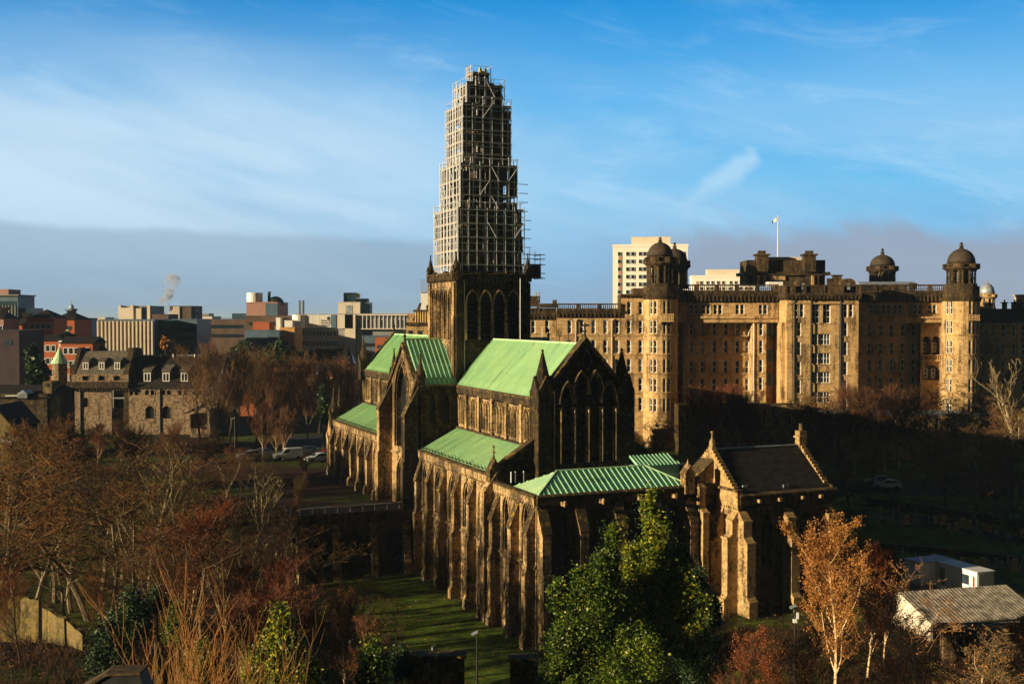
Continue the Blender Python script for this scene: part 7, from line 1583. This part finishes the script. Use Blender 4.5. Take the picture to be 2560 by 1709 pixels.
# ------------------------------------------------------------------ vehicles
def carparts(kind):
    out = []; L, Wd, H = (4.6, 1.85, 1.55) if kind != 'van' else (5.3, 1.95, 2.1)
    if kind == 'van': low = [(-L / 2, .35), (L / 2, .35), (L / 2, .8), (L / 2 - .25, 1.05), (L / 2 - 1.15, 1.2), (L / 2 - 1.9, 1.95), (L / 2 - 2.3, H), (-L / 2 + .1, H), (-L / 2, 1.0)]
    else: low = [(-L / 2, .35), (L / 2, .35), (L / 2, .7), (L / 2 - .3, .88), (L / 2 - 1.25, 1.0), (L / 2 - 2.0, 1.45), (L / 2 - 2.6, H), (-L / 2 + .9, H - .03), (-L / 2 + .15, 1.1), (-L / 2, .95)]
    mb = MB(); hw = Wd / 2; rings = []
    for y, k in ((-hw, 0), (-hw + .12, 1), (hw - .12, 1), (hw, 0)):
        rings.append([Vector((x, y * (1 if z < 1.05 else .9), z if k or z < .9 else z - .06)) for x, z in low])
    mb.loft(rings); out.append(('body', mb, None))
    g = MB()
    fx = L / 2 - 1.28; 
    if kind == 'van': g.add([(fx + .08, -.78, 1.26), (fx + .08, .78, 1.26), (fx - .58, .70, 1.92), (fx - .58, -.70, 1.92)], [(0, 1, 2, 3)]); sidew = [(fx - .2, 1.25), (fx - .75, 1.82), (fx - 1.5, 1.85), (fx - 1.5, 1.25)]
    else: g.add([(fx + .08, -.76, 1.05), (fx + .08, .76, 1.05), (fx - .66, .66, 1.46), (fx - .66, -.66, 1.46)], [(0, 1, 2, 3)]); sidew = [(fx - .15, 1.02), (fx - .8, 1.42), (-L / 2 + 1.05, 1.42), (-L / 2 + .45, 1.05)]
    for sg in (-1, 1): g.add([(x, sg * (hw * .92 + .02 if z < 1.1 else hw * .9 + .015), z) for x, z in sidew], [(0, 1, 2, 3)])
    out.append(('windows', g, 'window_glass'))
    for x in (-L / 2 + .85, L / 2 - .85):
        for sg in (-1, 1): w = MB(); pts = [(x + .33 * math.cos(a * math.pi / 8), sg * (hw - .2), .33 + .33 * math.sin(a * math.pi / 8)) for a in range(16)]; w.prism(pts, (0, sg * .22, 0)); out.append(('wheel', w, 'dark_metal'))
    for sg in (-1, 1): h = MB(); h.box(L / 2 - .12, L / 2 + .02, sg * .75 - .18, sg * .75 + .18, .66, .82); out.append(('headlight', h, 'blind_glass'))
    h = MB(); h.box(L / 2 - .02, L / 2 + .03, -.5, .5, .45, .68); out.append(('grille', h, 'dark_metal'))
    return out
CARM = {}
for kd in ('car', 'van'): CARM[kd] = [(n_, mb, mt) for n_, mb, mt in carparts(kd)]
for nm, col in (('car_white', (.72, .74, .76)), ('car_red', (.5, .02, .02)), ('car_dark', (.03, .035, .045)), ('car_grey', (.28, .33, .36))): plain(nm, col, .25, .1, .6, .05)
CM = {}
def vehicle(kd, col, px, Y, rz, label, group=None, lift=.16):
    X0 = at(px, 790, Y).x; t = thing('parked_car' if kd == 'car' else 'van', label, 'car' if kd == 'car' else 'van', (X0, Y, ground(X0, Y) + lift), rz, group)
    for i, (n_, mb, mt) in enumerate(CARM[kd]):
        k = (kd, col if mt is None else '', i)
        if k not in CM: CM[k] = mb.mesh(n_, M_[mt or col])
        link(n_, CM[k], t)
G1 = 'vehicles parked by the cathedral lawn'
vehicle('car', 'car_white', 792, 205, R(215), 'white car parked nearest the nave west front', G1)
vehicle('car', 'car_red', 806, 210, R(185), 'bright red car behind the white car by the nave', G1)
vehicle('van', 'car_white', 718, 208, R(205), 'white van parked beyond the rounded pale bush', G1)
vehicle('car', 'car_grey', 622, 209, R(215), 'grey-blue car at the left end of the lawn road', G1)
vehicle('car', 'car_dark', 762, 216, R(190), 'dark car behind the white van', G1)
vehicle('car', 'car_dark', 650, 213, R(190), 'dark car just right of the grey-blue car', G1)
r5 = random.Random(8)
for i, px in enumerate((590, 612, 636, 660, 690, 722, 748, 776, 800, 824, 846)):
    col = ('car_grey', 'car_white', 'car_dark', 'car_grey', 'car_dark', 'car_white', 'car_dark', 'car_white', 'car_white', 'car_grey', 'car_red')[i]
    vehicle('car', col, px, 318 + (i % 3) * 7, R(200 + 12 * (i % 4)), '%s car in the distant car park behind bare trees, %s from its left' % (col.split('_')[1], ords[i]), 'cars in the distant car park')
vehicle('car', 'car_white', 1700, 186, R(200), 'pale car in the dark car park right of the east chapels')
vehicle('car', 'car_white', 2222, 182, R(160), 'white car in deep shade among the dark trees right of the chapter house')
vehicle('car', 'car_grey', 2198, 184, R(170), 'grey car beside the white car in deep shade on the right')
for i, (px, y0, y1, Y) in enumerate(((1120, 832, 858, 170), (1365, 822, 862, 156), (1375, 806, 862, 157), (1418, 812, 862, 158))): pass
aer = thing('roof_aerial', 'thin television aerials standing behind the choir roof', 'aerial', at(1372, 862, 168)); mb = MB()
for dx, h in ((-1.0, 2.6), (0, 3.4), (1.6, 1.6), (3.0, 3.2)): mb.tube((dx, 0, -3), (dx, 0, h), .045)
for dx in (0, 3.0):
    mb.tube((dx - .8, 0, 1.0), (dx + .8, 0, 1.0), .05); mb.tube((dx - .7, 0, .6), (dx + .7, 0, .6), .05)
    for k in range(5): mb.tube((dx - .7 + k * .35, 0, .5), (dx - .7 + k * .35, 0, 1.1), .035)
link('mast', mb.mesh('mast', WP), aer)
flush()
# ------------------------------------------------------------------ winter haze over the city
m, gr = newmat('haze'); pv = gr.n('ShaderNodeVolumePrincipled', {'Color': (.50, .72, 1.0, 1), 'Density': .00008, 'Anisotropy': 0.0}); gr.n('ShaderNodeOutputMaterial', {'Volume': pv.outputs[0]})
mb = MB(); mb.box(-16500, 16500, -450, 24500, -200, 38)
tag(link('haze', mb.mesh('haze', m)), 'thin bluish winter haze over the city', 'haze', kind='stuff')
